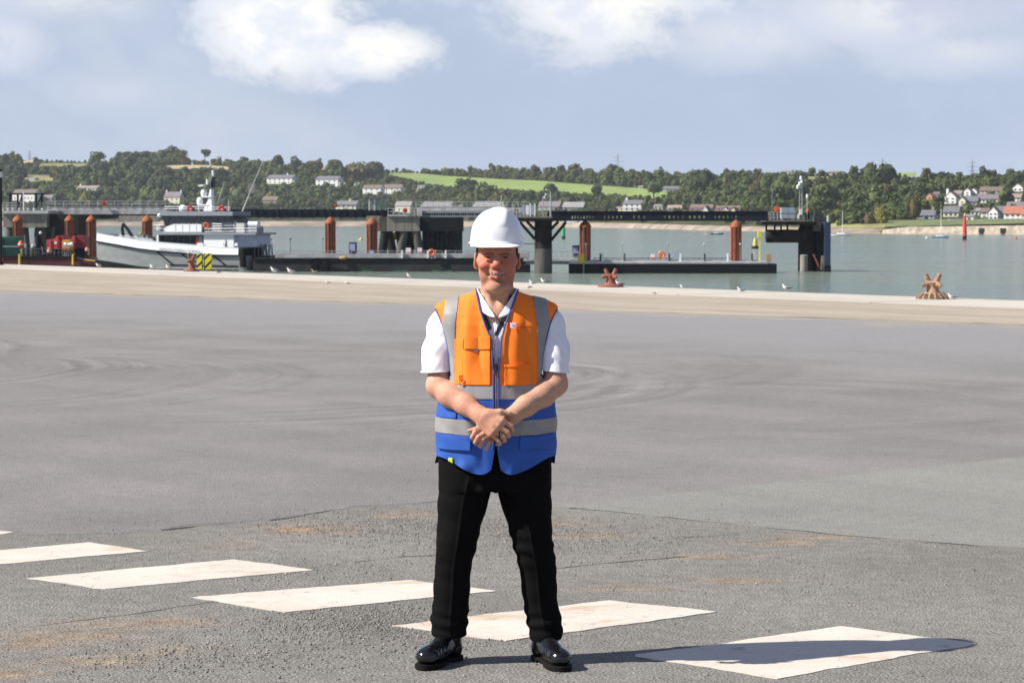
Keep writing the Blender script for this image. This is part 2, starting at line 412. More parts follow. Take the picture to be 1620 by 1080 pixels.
# painted blocks
def paint_mat():
    m = bpy.data.materials.new('road_paint'); m.use_nodes = True; t = NT(m.node_tree); b = t.n['Principled BSDF']
    p = t.new('ShaderNodeNewGeometry').outputs['Position']
    c = t.mix(t.ramp(t.noise(p, 2.5, 5), 0.3, 0.7), (0.55, 0.495, 0.425), (0.62, 0.565, 0.495))
    c = t.mix(t.math('MULTIPLY', t.ramp(t.noise(t.scaled(p, (0.8, 2.0, 1)), 2.1, 6, 0.7, 0.6), 0.53, 0.68), 0.6), c, (0.47, 0.27, 0.13))
    c = t.mix(t.math('MULTIPLY', t.ramp(t.noise(p, 60, 4, 0.7), 0.60, 0.70), 0.45), c, (0.30, 0.28, 0.25))
    c = t.mix(t.math('MULTIPLY', t.ramp(t.noise(p, 7, 8, 0.78), 0.585, 0.635), 0.7), c, (0.27, 0.25, 0.22))
    vor = t.new('ShaderNodeTexVoronoi', feature='DISTANCE_TO_EDGE'); t.put(vor.inputs['Vector'], t.vmath('ADD', p, t.scaled(t.new('ShaderNodeTexNoise').outputs['Color'], (0.1,0.1,0)))); vor.inputs['Scale'].default_value = 3.1
    c = t.mix(t.math('MULTIPLY', t.ramp(vor.outputs[0], 0.008, 0.002), 0.35), c, (0.25, 0.22, 0.19))
    t.put(b.inputs['Base Color'], c); b.inputs['Roughness'].default_value = 0.75
    t.put(b.inputs['Normal'], t.bump(t.noise(p, 70, 4, 0.7), 0.5, 0.005))
    return m
M_PAINT = paint_mat()
BLOCKS = ([(-230,864),(-70,833),(20,842),(-140,871)], [(-180,887),(140,858),(237,872),(-85,900)], [(42,915),(370,885),(497,902),(165,932)],
          [(300,945),(648,918),(783,935),(450,969)], [(620,990),(965,950),(1135,968),(800,1014)], [(1005,1037),(1330,991),(1543,1018),(1230,1074)])
def inside(p, q):
    g = [G(*a) for a in q]; sg = [(g[(i+1) % 4] - g[i]).cross(p - g[i]).z for i in range(4)]
    return all(v > 0 for v in sg) or all(v < 0 for v in sg)
for k, q in enumerate(BLOCKS):
    poly = jag(q + [q[0]], 0.016, 0.018, 0.0035, 20 + k)[:-1]
    sheet('painted_block', poly, M_PAINT, skirt=0.003, parent=old_asphalt)

# cracks and paving joint: thin uneven dark strips, their shade put into the colour
M_CRACK = mat('crack_shade', (0.035, 0.033, 0.03), 0.85, bump=0.5, bscale=80)
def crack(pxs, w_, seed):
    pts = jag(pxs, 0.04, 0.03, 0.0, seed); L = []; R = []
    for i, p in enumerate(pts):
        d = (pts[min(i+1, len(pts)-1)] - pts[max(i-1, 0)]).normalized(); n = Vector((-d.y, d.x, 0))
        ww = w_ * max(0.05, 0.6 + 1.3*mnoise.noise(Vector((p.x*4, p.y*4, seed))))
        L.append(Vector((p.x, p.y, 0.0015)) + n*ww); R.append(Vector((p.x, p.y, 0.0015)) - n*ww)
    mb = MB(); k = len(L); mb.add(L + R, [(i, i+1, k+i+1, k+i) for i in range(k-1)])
    mb.build('crack', M_CRACK, old_asphalt, smooth=False)
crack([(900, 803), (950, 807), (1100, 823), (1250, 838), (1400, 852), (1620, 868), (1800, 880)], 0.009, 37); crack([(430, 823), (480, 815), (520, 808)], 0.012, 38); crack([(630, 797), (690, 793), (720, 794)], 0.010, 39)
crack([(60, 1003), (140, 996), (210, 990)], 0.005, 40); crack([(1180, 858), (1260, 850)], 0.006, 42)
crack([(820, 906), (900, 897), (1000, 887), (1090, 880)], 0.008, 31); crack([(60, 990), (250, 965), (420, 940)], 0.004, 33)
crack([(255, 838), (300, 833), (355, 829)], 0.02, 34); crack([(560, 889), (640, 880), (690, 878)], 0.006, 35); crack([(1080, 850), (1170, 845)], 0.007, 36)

# loose grit
def grit():
    mb = MB(); r = random.Random(3)
    oct_f = [(0,2,4),(2,1,4),(1,3,4),(3,0,4),(2,0,5),(1,2,5),(3,1,5),(0,3,5)]
    areas = [((560,985),150,32,2600),((610,830),190,24,1900),((760,848),160,34,1300),((330,1040),220,30,1100),((960,850),180,30,1000),((480,905),120,16,400),((1300,900),320,80,350),((720,1010),110,22,500),((810,940),800,140,900),((150,900),250,60,300),((1100,780),500,60,80),((700,640),800,80,30)]
    for (c, wx, wy, n) in areas:
        for _ in range(n):
            p = G(c[0] + r.gauss(0, wx*0.6), min(1120, c[1] + r.gauss(0, wy*0.6)))
            s = r.choice((0.002, 0.003, 0.003, 0.004, 0.004, 0.005, 0.0065)) * r.uniform(0.8, 1.3)
            if any(inside(p, q_) for q_ in BLOCKS): continue
            mb.cur = r.choice((0, 0, 0, 0, 1, 1, 2))
            z = 0.0 if p.y < 11.2 else UP
            vs = [Vector((a*s*r.uniform(.7,1.3), b*s*r.uniform(.7,1.3), max(-0.3, cc)*s*r.uniform(.6,1))) for a, b, cc in ((1,0,0),(-1,0,0),(0,1,0),(0,-1,0),(0,0,1),(0,0,-1))]
            mb.add([v + Vector((p.x, p.y, z + s*0.35)) for v in vs], oct_f)
    return mb.build('loose_grit', [mat('grit_grey', (0.17,0.165,0.155), 0.9), mat('grit_dark', (0.14,0.135,0.125), 0.9), mat('grit_pale', (0.33,0.29,0.24), 0.9)], smooth=False)
tag(grit(), kind='stuff')

# concrete apron, coping slabs, quay wall
def concrete(name, c1, c2, sc=0.7, streak=True):
    m = bpy.data.materials.new(name); m.use_nodes = True; t = NT(m.node_tree); b = t.n['Principled BSDF']
    p = t.new('ShaderNodeNewGeometry').outputs['Position']
    c = t.mix(t.ramp(t.noise(t.scaled(t.rot(p, math.radians(50)), (0.25, 1, 1)), sc, 6, 0.65), 0.3, 0.7), c1, c2)
    c = t.mix(1.0, c, t.ramp(t.noise(p, 14, 5, 0.7), 0.3, 0.7, 0.9, 1.08), 'MULTIPLY')
    c = t.mix(t.math('MULTIPLY', t.ramp(t.noise(p, 0.35, 5, 0.6, 0.5), 0.55, 0.68), 0.28), c, (0.22, 0.19, 0.15))
    t.put(b.inputs['Base Color'], c); b.inputs['Roughness'].default_value = 0.85
    t.put(b.inputs['Normal'], t.bump(t.noise(p, 20, 5, 0.7), 0.4, 0.02)); return m
M_APR = concrete('apron_concrete', (0.300, 0.250, 0.188), (0.39, 0.333, 0.26)); M_COP = concrete('coping_concrete', (0.43, 0.39, 0.335), (0.52, 0.475, 0.415), 0.5)
ed = (eR - eL); ed.z = 0; ed.normalize(); en = Vector((-ed.y, ed.x, 0))
if en.y > 0: en = -en                                # en points from the edge back to the yard
CW = 3.4
cL, cR = eL + en*CW, eR + en*CW
sheet('concrete_apron', [Vector((q_.x, q_.y, UP+0.002)) for q_ in jag([(aL.x, aL.y), (aR.x, aR.y)], 0.5, 0.28, UP+0.002, 41, False)] + [ (cR.x, cR.y, UP+0.002), (cL.x, cL.y, UP+0.002)], M_APR)
coping = tag(bpy.data.objects.new('quay_edge', None), kind='structure'); COL.objects.link(coping); coping.location = eL
Ltot = (eR - eL).length; k = 0; s_ = 0.0; r_ = random.Random(11)
while s_ < Ltot:
    ln = 6.0; mb = MB(); a = eL + ed*(s_ + 0.012); b = eL + ed*min(Ltot, s_ + ln - 0.012); z = UP + 0.006 + r_.uniform(0, 0.010)
    mb.prism([Vector((a.x, a.y, z)), Vector((b.x, b.y, z)), Vector((b.x, b.y, z)) + en*CW, Vector((a.x, a.y, z)) + en*CW], (0, 0, -0.5))
    mb.build('coping_slab', M_COP, coping, smooth=False, bevel=0.012); s_ += ln
wall = MB(); wall.prism([eL + Vector((0,0,-0.45)) + en*0.15, eR + Vector((0,0,-0.45)) + en*0.15, eR + Vector((0,0,-0.45)) + en*6, eL + Vector((0,0,-0.45)) + en*6], (0, 0, -7))
wall.build('quay_wall', mat('quay_wall_stone', (0.12, 0.11, 0.10), 0.9, var=0.3), coping, smooth=False)

# water
def water_mat():
    m = bpy.data.materials.new('harbour_water'); m.use_nodes = True; t = NT(m.node_tree); b = t.n['Principled BSDF']
    p = t.new('ShaderNodeNewGeometry').outputs['Position']
    broad = t.noise(t.scaled(p, (0.10, 0.6, 1)), 0.05, 4, 0.6, 0.4)
    c = t.mix(t.ramp(broad, 0.38, 0.62), (0.136, 0.182, 0.146), (0.188, 0.226, 0.184))
    t.put(b.inputs['Base Color'], c); b.inputs['IOR'].default_value = 1.33
    b.inputs['Roughness'].default_value = 0.12
    h = t.math('ADD', t.noise(t.scaled(p, (0.6, 1, 1)), 0.9, 5, 0.6), t.math('MULTIPLY', t.noise(t.scaled(p, (0.35, 1, 1)), 0.16, 4, 0.6), 2.2))
    stn = t.ramp(broad, 0.38, 0.62, 0.45, 1.0)
    nb = t.bump(h, 1.0, 1.3); bn = nb.node; t.put(bn.inputs['Strength'], stn); t.put(b.inputs['Normal'], nb)
    return m
wb = MB(); wb.add([(-3800, 8, WATER), (3800, 8, WATER), (3800, 2600, WATER), (-3800, 2600, WATER)], [(0,1,2,3)])
tag(wb.build('water', water_mat(), smooth=False), kind='structure')
# ------------------------------------------------------------------ far shore
def interp(tab, x):
    for (a, va), (b, vb) in zip(tab, tab[1:]):
        if x <= b: return va + (vb - va) * max(0.0, (x - a) / (b - a))
    return tab[-1][1]
SHORE = [(-700,357),(0,357),(700,358),(900,359.5),(1000,361),(1100,364),(1200,366),(1350,369),(1450,370),(1620,371),(2300,374)]
RIDGE = [(-700,250),(0,255),(60,254),(150,257.5),(230,260),(330,261),(420,267),(530,266),(620,273.5),(700,274),(800,276),(900,279),(1000,280),(1100,281),(1200,280),(1300,278),(1400,283),(1500,285),(1620,280),(2300,268)]
HC = H_CAM - WATER
def shore_Y(u): return HC * F_PX / (interp(SHORE, u) - HORIZON)
BANK = 8.0                                            # the beach or sea wall takes this many pixels
def terr(u, py):
    """point of the far hillside seen at photo pixel (u, py)"""
    s = interp(SHORE, u) - BANK; r = interp(RIDGE, u); t = (s - py) / (s - r)
    return P(u, py, shore_Y(u) + 22 + 520 * max(0.0, t) ** 1.15)
def hill_mat():
    m = bpy.data.materials.new('hillside_scrub'); m.use_nodes = True; t = NT(m.node_tree); b = t.n['Principled BSDF']
    p = t.new('ShaderNodeNewGeometry').outputs['Position']
    c = t.mix(t.ramp(t.noise(p, 0.02, 5, 0.6), 0.35, 0.65), (0.040, 0.058, 0.024), (0.105, 0.115, 0.045))
    c = t.mix(t.ramp(t.noise(p, 0.11, 5, 0.7), 0.45, 0.7), c, (0.035, 0.048, 0.024))
    t.put(b.inputs['Base Color'], c); b.inputs['Roughness'].default_value = 0.95; b.inputs['Specular IOR Level'].default_value = 0.1
    t.put(b.inputs['Normal'], t.bump(t.noise(p, 0.25, 5, 0.7), 1.0, 3.0)); return m
us = np.arange(-1900, 3501, 10.0); ts = np.linspace(0, 1, 22); vs = []
for t_ in ts:
    for u in us:
        s = interp(SHORE, u) - BANK; r = interp(RIDGE, u); vs.append(terr(u, s + (r - s) * t_))
for ex, drop in ((900, 10), (1900, 60)):
    for u in us:
        q = terr(u, interp(RIDGE, u)); vs.append(Vector((q.x * (1 + ex/q.y), q.y + ex, q.z - drop)))
n = len(us); rows = len(ts) + 2; ii = np.arange(n * rows).reshape(rows, n)
fs = np.stack([ii[:-1,:-1], ii[:-1,1:], ii[1:,1:], ii[1:,:-1]], -1).reshape(-1, 4)
me = np_mesh('hillside', [tuple(v) for v in vs], fs); me.materials.append(hill_mat())
tag(link('hillside', me), kind='structure')
# foreshore: shingle beach rising from the water to the foot of the hill
vs = []; pr = [(0.0, -0.6), (0.45, 0.5), (1.0, 1.0)]
for k, (a, hz) in enumerate(pr):
    for u in us:
        Y = shore_Y(u); top = terr(u, interp(SHORE, u) - BANK)
        z = WATER + hz * (top.z - WATER) if hz > 0 else WATER - 0.6
        Yk = Y - 3 + (top.y - Y + 4) * a; vs.append((top.x / top.y * Yk, Yk, z))
ii = np.arange(n * 3).reshape(3, n); fs = np.stack([ii[:-1,:-1], ii[:-1,1:], ii[1:,1:], ii[1:,:-1]], -1).reshape(-1, 4)
me = np_mesh('beach', vs, fs); me.materials.append(mat('shingle', (0.30, 0.235, 0.18), 0.95, var=0.35, vscale=0.06, stain=((0.12, 0.10, 0.075), 0.8, 0.03)))
tag(link('beach', me), kind='structure')

# fields: sheets of grass or stubble laid on the hillside
def field(pxpoly, m, nu=28, nv=5, lift=0.6):
    """pxpoly = (upper edge pixels, lower edge pixels), both left to right"""
    up, lo = pxpoly; ua, ub = up[0][0], up[-1][0]; vs = []
    for j in range(nv + 1):
        for i in range(nu + 1):
            u = ua + (ub - ua) * i / nu; py = interp(up, u) + (interp(lo, u) - interp(up, u)) * j / nv
            q = terr(u, py); vs.append((q.x, q.y, q.z + lift))
    ii = np.arange((nu+1)*(nv+1)).reshape(nv+1, nu+1); fs = np.stack([ii[:-1,:-1], ii[1:,:-1], ii[1:,1:], ii[:-1,1:]], -1).reshape(-1, 4)
    me = np_mesh('field', vs, fs); me.materials.append(m); return tag(link('field', me), kind='structure')
M_GRASS = mat('pasture', (0.185, 0.255, 0.062), 0.95, var=0.15, vscale=0.03, stain=((0.20, 0.20, 0.07), 0.5, 0.05))
M_STUB = mat('stubble', (0.40, 0.32, 0.17), 0.95, var=0.15, vscale=0.04); M_OLIVE = mat('rough_grass', (0.21, 0.205, 0.075), 0.95, var=0.25, vscale=0.05)
GF_UP = [(616,274.5),(660,275),(700,279),(800,285),(850,287),(930,293.5),(1017,299.5),(1056,307)]; GF_LO = [(616,279),(680,294),(760,301),(900,307),(1000,314),(1056,314)]
field((GF_UP, GF_LO), M_GRASS, 60, 8)
field(([(505,265.5),(545,265.5)], [(505,272),(545,270)]), M_STUB, 6, 2); field(([(262,260.6),(362,263.5)], [(262,267.5),(362,270)]), M_STUB, 10, 2)
field(([(30,254.8),(52,255)], [(30,260),(52,259)]), M_STUB, 4, 2); field(([(62,259.5),(140,259.8)], [(62,264.5),(140,265)]), M_OLIVE, 8, 2)
field(([(38,278),(84,279)], [(38,289),(84,287)]), M_OLIVE, 8, 3)
field(([(1416,275),(1450,274)],[(1416,282),(1450,280)]), M_GRASS, 6, 2); field(([(1278,281),(1312,281)],[(1278,287),(1312,286)]), M_OLIVE, 6, 2)
field(([(1400,352),(1620,349),(2200,345)], [(1400,363),(1620,357),(2200,356)]), mat('shore_green', (0.125, 0.155, 0.055), 0.95, var=0.3, vscale=0.08, stain=((0.19,0.165,0.08), 0.7, 0.06)), 30, 3, 0.9)
field(([(1310,352),(1400,355)], [(1310,366),(1400,364)]), M_OLIVE, 8, 2, 0.9)
field(([(640,298),(700,303)], [(640,313),(700,316)]), M_OLIVE, 6, 3)
# sea wall below the town, of coursed stone blocks too far off to tell apart
def sea_wall():
    root = thing('sea_wall', 'long low pale stone sea wall below the green strip at the right', 'wall', terr(1520, 357))
    mb = MB(); L = []
    for u in range(1396, 2240, 14):
        a = terr(u, interp(SHORE, u) - BANK); Y = shore_Y(u) - 1.0
        L.append((Vector((a.x/a.y*Y, Y, WATER - 0.5)), Vector((a.x/a.y*(Y+1.2), Y + 1.2, P(u, interp([(1396,365),(1430,359),(1620,356.5),(2240,357)], u), Y).z))))
    vs = [p for q in L for p in q] + [q[1] + Vector((0, 14, -0.3)) for q in L]; k = len(L)
    mb.add(vs, [(2*i, 2*i+2, 2*i+3, 2*i+1) for i in range(k-1)] + [(2*i+1, 2*i+3, 2*k+i+1, 2*k+i) for i in range(k-1)])
    mb.build('wall_face', mat('sea_wall_stone', (0.36, 0.30, 0.235), 0.9, var=0.3, vscale=0.5, stain=((0.17,0.14,0.11), 0.7, 0.2)), root, smooth=False)
    for px in (1553, 1587):
        g = MB(); g.bxp(px - 4, 361, px + 4, 369, shore_Y(px) - 1.4, 1.2); g.build('slipway_gap', mat('dark_gap', (0.05,0.045,0.04), 0.9), root)
sea_wall()

# ------------------------------------------------------------------ trees
def leaf_mat(name, c1, c2):
    m = bpy.data.materials.new(name); m.use_nodes = True; t = NT(m.node_tree); b = t.n['Principled BSDF']
    oi = t.new('ShaderNodeObjectInfo'); p = t.new('ShaderNodeNewGeometry').outputs['Position']
    f = t.math('ADD', t.math('MULTIPLY', t.noise(p, 0.35, 4, 0.7), 0.7), t.math('MULTIPLY', oi.outputs['Random'], 0.45))
    f = t.math('ADD', f, t.math('MULTIPLY', t.math('SUBTRACT', t.noise(p, 0.03, 3), 0.5), 1.1))
    c = t.mix(t.ramp(f, 0.25, 0.95), c1, c2); t.put(b.inputs['Base Color'], c)
    b.inputs['Roughness'].default_value = 0.8; b.inputs['Specular IOR Level'].default_value = 0.15
    return m
M_LEAF = leaf_mat('leaves', (0.026, 0.043, 0.016), (0.098, 0.120, 0.038)); M_LEAFY = leaf_mat('leaves_yellow', (0.11, 0.12, 0.03), (0.20, 0.19, 0.045)); M_LEAFB = leaf_mat('leaves_brown', (0.075, 0.062, 0.030), (0.12, 0.10, 0.045))
M_LEAFP = leaf_mat('leaves_pale', (0.06, 0.08, 0.04), (0.13, 0.15, 0.065))
M_BARK = mat('bark', (0.09, 0.07, 0.05), 0.9)
def crown_geo(seed, n_cl=9, per=44, flat=0.8, size=0.145, droop=0.0):
    """unit crown (radius about 1, base at 0): clumps of leaf faces spread through an uneven volume"""
    r = random.Random(seed); vs = []; fs = []
    cl = []
    for _ in range(n_cl):
        a = r.uniform(0, 6.28); d = r.uniform(0.15, 0.62); h = r.uniform(0.25, 1.15) * flat
        cl.append((Vector((d*math.cos(a), d*math.sin(a), h + 0.2)), r.uniform(0.30, 0.50)))
    cl.append((Vector((0, 0, 0.75*flat + .15)), 0.6)); cl.append((Vector((0, 0, 0.35)), 0.55))
    for c, cr in cl:
        for _ in range(per):
            d = Vector((r.gauss(0,1), r.gauss(0,1), r.gauss(0,1)*0.9 + 0.25)).normalized()
            p = c + d * cr * r.uniform(0.75, 1.08); nn = (d + Vector((r.gauss(0,.24), r.gauss(0,.24), r.gauss(0,.24)))).normalized()
            t1 = nn.orthogonal().normalized(); t1 = (Matrix.Rotation(r.uniform(0, 6.28), 3, nn) @ t1); t2 = nn.cross(t1); s = size * r.uniform(0.6, 1.25)
            o = len(vs); vs += [p + t1*s, p + t2*s*0.8 + nn*s*0.25, p - t1*s, p - t2*s*0.8 - nn*s*0.15]; fs.append((o, o+1, o+2, o+3))
    nu, nv = 9, 6; o = len(vs)                           # leafy heart that ties the clumps together
    for j in range(nv + 1):
        t = math.pi*(0.04 + 0.92*j/nv) - math.pi/2
        for i in range(nu):
            a = 6.2832*i/nu; k = 0.62*r.uniform(0.9, 1.1); vs.append(Vector((k*math.cos(t)*math.cos(a), k*math.cos(t)*math.sin(a), 0.2 + 0.62*flat + 0.62*flat*math.sin(t))))
    for j in range(nv):
        for i in range(nu): fs.append((o+j*nu+i, o+j*nu+(i+1) % nu, o+(j+1)*nu+(i+1) % nu, o+(j+1)*nu+i))
    return vs, fs
def crown_mesh(name, seed, m, **k):
    vs, fs = crown_geo(seed, **k); me = np_mesh(name, [tuple(v) for v in vs], fs, True); me.materials.append(m); return me
CROWNS = [crown_mesh('crown', 100 + i, M_LEAF, flat=f) for i, f in enumerate((0.8, 0.9, 1.1, 0.7, 1.0, 0.85, 1.3))]
CROWN_Y = crown_mesh('crown', 200, M_LEAFY); CROWN_B = crown_mesh('crown', 201, M_LEAFB); CROWN_B2 = crown_mesh('crown', 205, M_LEAFB, flat=0.65); CROWN_P = [crown_mesh('crown', 210 + i, M_LEAFP, flat=f) for i, f in enumerate((0.8, 1.1))]
TRUNK = MB().cyl((0,0,-0.1), (0,0,1.0), 0.10, 0.05, 7)
for a in (0.3, 2.2, 4.1): TRUNK.cyl((0,0,0.55), (0.45*math.cos(a), 0.45*math.sin(a), 1.1), 0.05, 0.02, 5)
TRUNK = TRUNK.build('trunk', M_BARK); TRUNK_ME = TRUNK.data; bpy.data.objects.remove(TRUNK)
def tree(px, base, h, wpx, label, crown, bare=0.25, lean=0.0, group=None):
    q = terr(px, base); k = mpp(q.y); root = thing('tree', label, 'tree', q, group)
    t = link('trunk', TRUNK_ME, root); t.scale = (wpx*k*0.35, wpx*k*0.35, h*k*0.75)
    c = link('crown', crown, root); zc = h*k*bare; c.location = (lean*h*k, 0, zc); c.scale = (wpx*k/1.9, wpx*k/1.9, h*k*(1-bare)/1.45); c.rotation_euler.z = rng.uniform(0, 6.28)
    return root
tree(153, 258.5, 19, 28, 'lone round tree on the bare skyline at the far left', CROWNS[0], 0.28)
tree(324, 262, 27, 19, 'windswept leaning tree on the skyline above the white boat mast', CROWNS[3], 0.55, 0.12)
tree(440, 272, 25, 24, 'dark upright tree above the white house left of the skyline pair', CROWNS[2], 0.15)
tree(468, 276, 25, 27, 'broad dark tree just right of the upright one above the white houses', CROWNS[1], 0.15)
tree(493, 279, 25, 29, 'round brownish tree third along above the white houses', CROWN_B2, 0.15)
tree(531, 268, 17, 31, 'low dome shaped dark tree on the tan stubble skyline', CROWNS[3], 0.15)
tree(572, 289, 34, 46, 'large brownish domed tree left of the bright green field', CROWN_B, 0.1)
tree(594, 289, 29, 38, 'brown green tree touching the left end of the bright green field', CROWNS[4], 0.1)
tree(1034, 315, 29, 31, 'pale round tree standing in front of the right end of the green field', CROWN_P[0], 0.25)
tree(1084, 311, 19, 25, 'yellow green tree by the barn right of the green field', CROWN_Y, 0.1)
tree(68, 308, 18, 19, 'bright yellow green bushy tree beside the brown roofed building', CROWN_Y, 0.08)
tree(1349, 354, 36, 22, 'tall narrow green tree on the shore behind the moored sailing boat', CROWN_P[1], 0.1)
tree(1447, 351, 46, 26, 'russet tree at the edge of the wood left of the town', CROWN_B, 0.12)
tree(1590, 327, 30, 28, 'big dark tree among the terraced houses at the right', CROWNS[4], 0.1)
tree(1486, 331, 19, 22, 'dark tree below the white gabled house at the left edge of the town', CROWNS[5], 0.1)
tree(1530, 341, 20, 19, 'small dark bushy tree in front of the cream house in the town', CROWNS[0], 0.1)
tree(1565, 329, 9, 16, 'low garden tree above the yellow house in the town', CROWNS[6], 0.1)
tree(768, 312, 21, 40, 'broad dark tree below the green field left of the white helmet', CROWNS[1], 0.08)
tree(738, 312, 27, 36, 'dark wide tree under the green field, next left of the broadest one', CROWNS[5], 0.08)
tree(872, 315, 22, 33, 'tall dark tree behind the lamp post on the dolphin', CROWNS[4], 0.08)
tree(944, 314, 20, 20, 'dark tree left of the white manor house', CROWNS[2], 0.08)

SKIP = []                                             # pixel boxes kept free of woodland (fields, houses)
def free(u, py):
    if 612 < u < 1058 and interp(GF_UP, u) - 1 < py < interp(GF_LO, u) + 1: return False
    for a, b, c, d in ((505,545,262,273),(262,362,258,269),(30,52,253,260),(62,140,258,265),(38,84,277,289),(1416,1450,273,282),(1278,1312,280,287),(36,58,280,290),(100,180,252,262)):
        if a < u < b and c < py < d: return False
    for a, b, c, d in SKIP:
        if a < u < b and c < py < d: return False
    if u > 1452 and py > interp([(1452,335),(1475,318),(1495,303),(1540,298),(1620,292),(2300,290)], u): return rng.random() < 0.07
    return True
# ------------------------------------------------------------------ houses on the far shore
M_WIN = mat('far_window_glass', (0.06, 0.075, 0.09), 0.15, var=0.05)
M_FRAME = mat('window_frame', (0.6, 0.6, 0.58), 0.6)
WALLS = {'white': (0.72,0.71,0.68), 'cream': (0.66,0.61,0.48), 'yellow': (0.66,0.66,0.34), 'grey': (0.34,0.335,0.33), 'stone': (0.24,0.215,0.185), 'blue': (0.46,0.54,0.62), 'pink': (0.60,0.50,0.46), 'orange': (0.55,0.22,0.10)}
ROOFS = {'slate': (0.135,0.135,0.150), 'brown': (0.155,0.115,0.095), 'red': (0.36,0.13,0.085), 'purple': (0.17,0.145,0.16), 'grey': (0.24,0.23,0.225), 'tan': (0.27,0.215,0.175)}
def wm(k): return mat('wall_' + k, WALLS[k], 0.85, var=0.06, vscale=0.4)
def rm(k): return mat('roof_' + k, ROOFS[k], 0.8, var=0.15, vscale=0.6)
def house(px, base, wpx, hw, hr, wall, roof, label, front='ridge', chim=(), wins=(3, 1), name='house', cat='house', wing=None, yaw=None):
    """px, base = middle of the foot of the front wall; sizes in pixels; front 'ridge' = ridge runs along, 'gable' = gable faces us"""
    q = terr(px, base); k = mpp(q.y); w_, h, r = wpx*k, hw*k, hr*k
    root = thing(name, label, cat, q); dep = w_*1.1 if front == 'gable' else max(6.0, w_*0.45)
    B = lambda a, b: MB().box(tuple(Vector(a)+q), tuple(Vector(b)+q))
    ov = 0.35; mb = MB(); f = 3.5                     # footing goes into the slope
    if front == 'ridge':
        poly = [(-w_/2, 0, -f), (-w_/2, dep, -f), (-w_/2, dep, h), (-w_/2, dep/2, h + r*0.98), (-w_/2, 0, h)]
        mb.prism([Vector(p)+q for p in poly], (w_, 0, 0)); mb.build('wall', wm(wall), root, smooth=False)
        rf = MB(); rp = [(-w_/2-ov, -ov, h-0.12), (-w_/2-ov, dep/2, h+r), (-w_/2-ov, dep+ov, h-0.12), (-w_/2-ov, dep+ov, h+0.15), (-w_/2-ov, dep/2, h+r+0.28), (-w_/2-ov, -ov, h+0.15)]
        rf.prism([Vector(p)+q for p in rp], (w_ + 2*ov, 0, 0))
    else:
        poly = [(-w_/2, 0, -f), (w_/2, 0, -f), (w_/2, 0, h), (0, 0, h + r*0.98), (-w_/2, 0, h)]
        mb.prism([Vector(p)+q for p in poly], (0, dep, 0)); mb.build('wall', wm(wall), root, smooth=False)
        rf = MB(); rp = [(-w_/2-ov, -ov*0.4, h-0.2), (0, -ov*0.4, h+r), (w_/2+ov, -ov*0.4, h-0.2), (w_/2+ov, -ov*0.4, h+0.08), (0, -ov*0.4, h+r+0.28), (-w_/2-ov, -ov*0.4, h+0.08)]
        rf.prism([Vector(p)+q for p in rp], (0, dep + ov, 0))
    rfo = rf.build('roof', rm(roof), root, smooth=False)
    for cx in chim:
        x = cx*w_; c = MB(); c.box((q.x+x-0.55, q.y+dep/2-0.55, q.z+h+r*0.3), (q.x+x+0.55, q.y+dep/2+0.55, q.z+h+r+1.7)); c.build('chimney', wm(wall if wall in ('white','cream') else 'stone'), rfo, smooth=False)
    nw, rows = wins
    for j in range(rows):
        for i in range(nw):
            x = (-0.5 + (i+0.5)/nw)*w_*0.92; z = h*(j + 0.5)/rows; ww = min(1.1, w_*0.28/nw + 0.35); hh = min(1.3, h*0.44/rows)
            fr = MB().box((q.x+x-ww/2-0.1, q.y-0.06, q.z+z-hh/2-0.1), (q.x+x+ww/2+0.1, q.y+0.1, q.z+z+hh/2+0.1)).build('window', M_FRAME, root, smooth=False)
            MB().box((q.x+x-ww/2, q.y-0.10, q.z+z-hh/2), (q.x+x+ww/2, q.y+0.05, q.z+z+hh/2)).build('pane', M_WIN, fr, smooth=False)
    if wing:
        wx, ww, wh, wc = wing; a = wx*k; b = a + ww*k
        MB().box((q.x+a, q.y+0.5, q.z-f), (q.x+b, q.y+dep*0.7, q.z+wh*k)).build('annexe', wm(wc), root, smooth=False)
        MB().box((q.x+a-0.2, q.y+0.3, q.z+wh*k), (q.x+b+0.2, q.y+dep*0.7+0.2, q.z+wh*k+0.35)).build('annexe_roof', rm(roof), root, smooth=False)
    SKIP.append((px - wpx/2 - 2, px + wpx/2 + 2, base - 1, base + 9))
    root.rotation_euler.z = -math.radians(yaw if yaw is not None else (30 if front == 'gable' else 24))
    return root
house(49, 287, 14, 4, 2, 'white', 'grey', 'small white cottage alone on the hillside at the far left')
house(37, 320, 42, 13, 7, 'white', 'brown', 'long white building with brown roof behind the left pier', wins=(6, 1))
house(75, 318, 16, 4, 6, 'grey', 'purple', 'purple slate roofed house right of the long brown roofed building')
house(137, 303, 38, 5, 4, 'white', 'tan', 'white house with long tan roof half hidden by trees, above the pier bridge', chim=(-0.44,), wins=(4, 1))
house(272, 325, 29, 13, 8, 'cream', 'purple', 'cream house with two tall end chimneys behind the white boat', chim=(-0.46, 0.46), wins=(3, 2))
house(442, 291, 46, 9, 5, 'white', 'slate', 'long white house with grey slate roof below the dark skyline trees', chim=(0.2,), wins=(5, 2), wing=(14, 12, 6, 'cream'))
house(517, 295, 40, 11, 5, 'white', 'slate', 'bright white two storey house on the hillside with a flat roofed annexe', wins=(4, 2), wing=(20, 14, 6, 'white'))
house(588, 307, 32, 9, 5, 'white', 'brown', 'left half of the white brown roofed pair below the green field', wins=(3, 2))
house(620, 307, 31, 9, 6, 'white', 'brown', 'right half of the white brown roofed pair, slightly taller', wins=(3, 2))
house(564, 294, 8, 3, 1.5, 'white', 'grey', 'tiny white garage right of the bright white house', wins=(1, 1), name='garage', cat='garage')
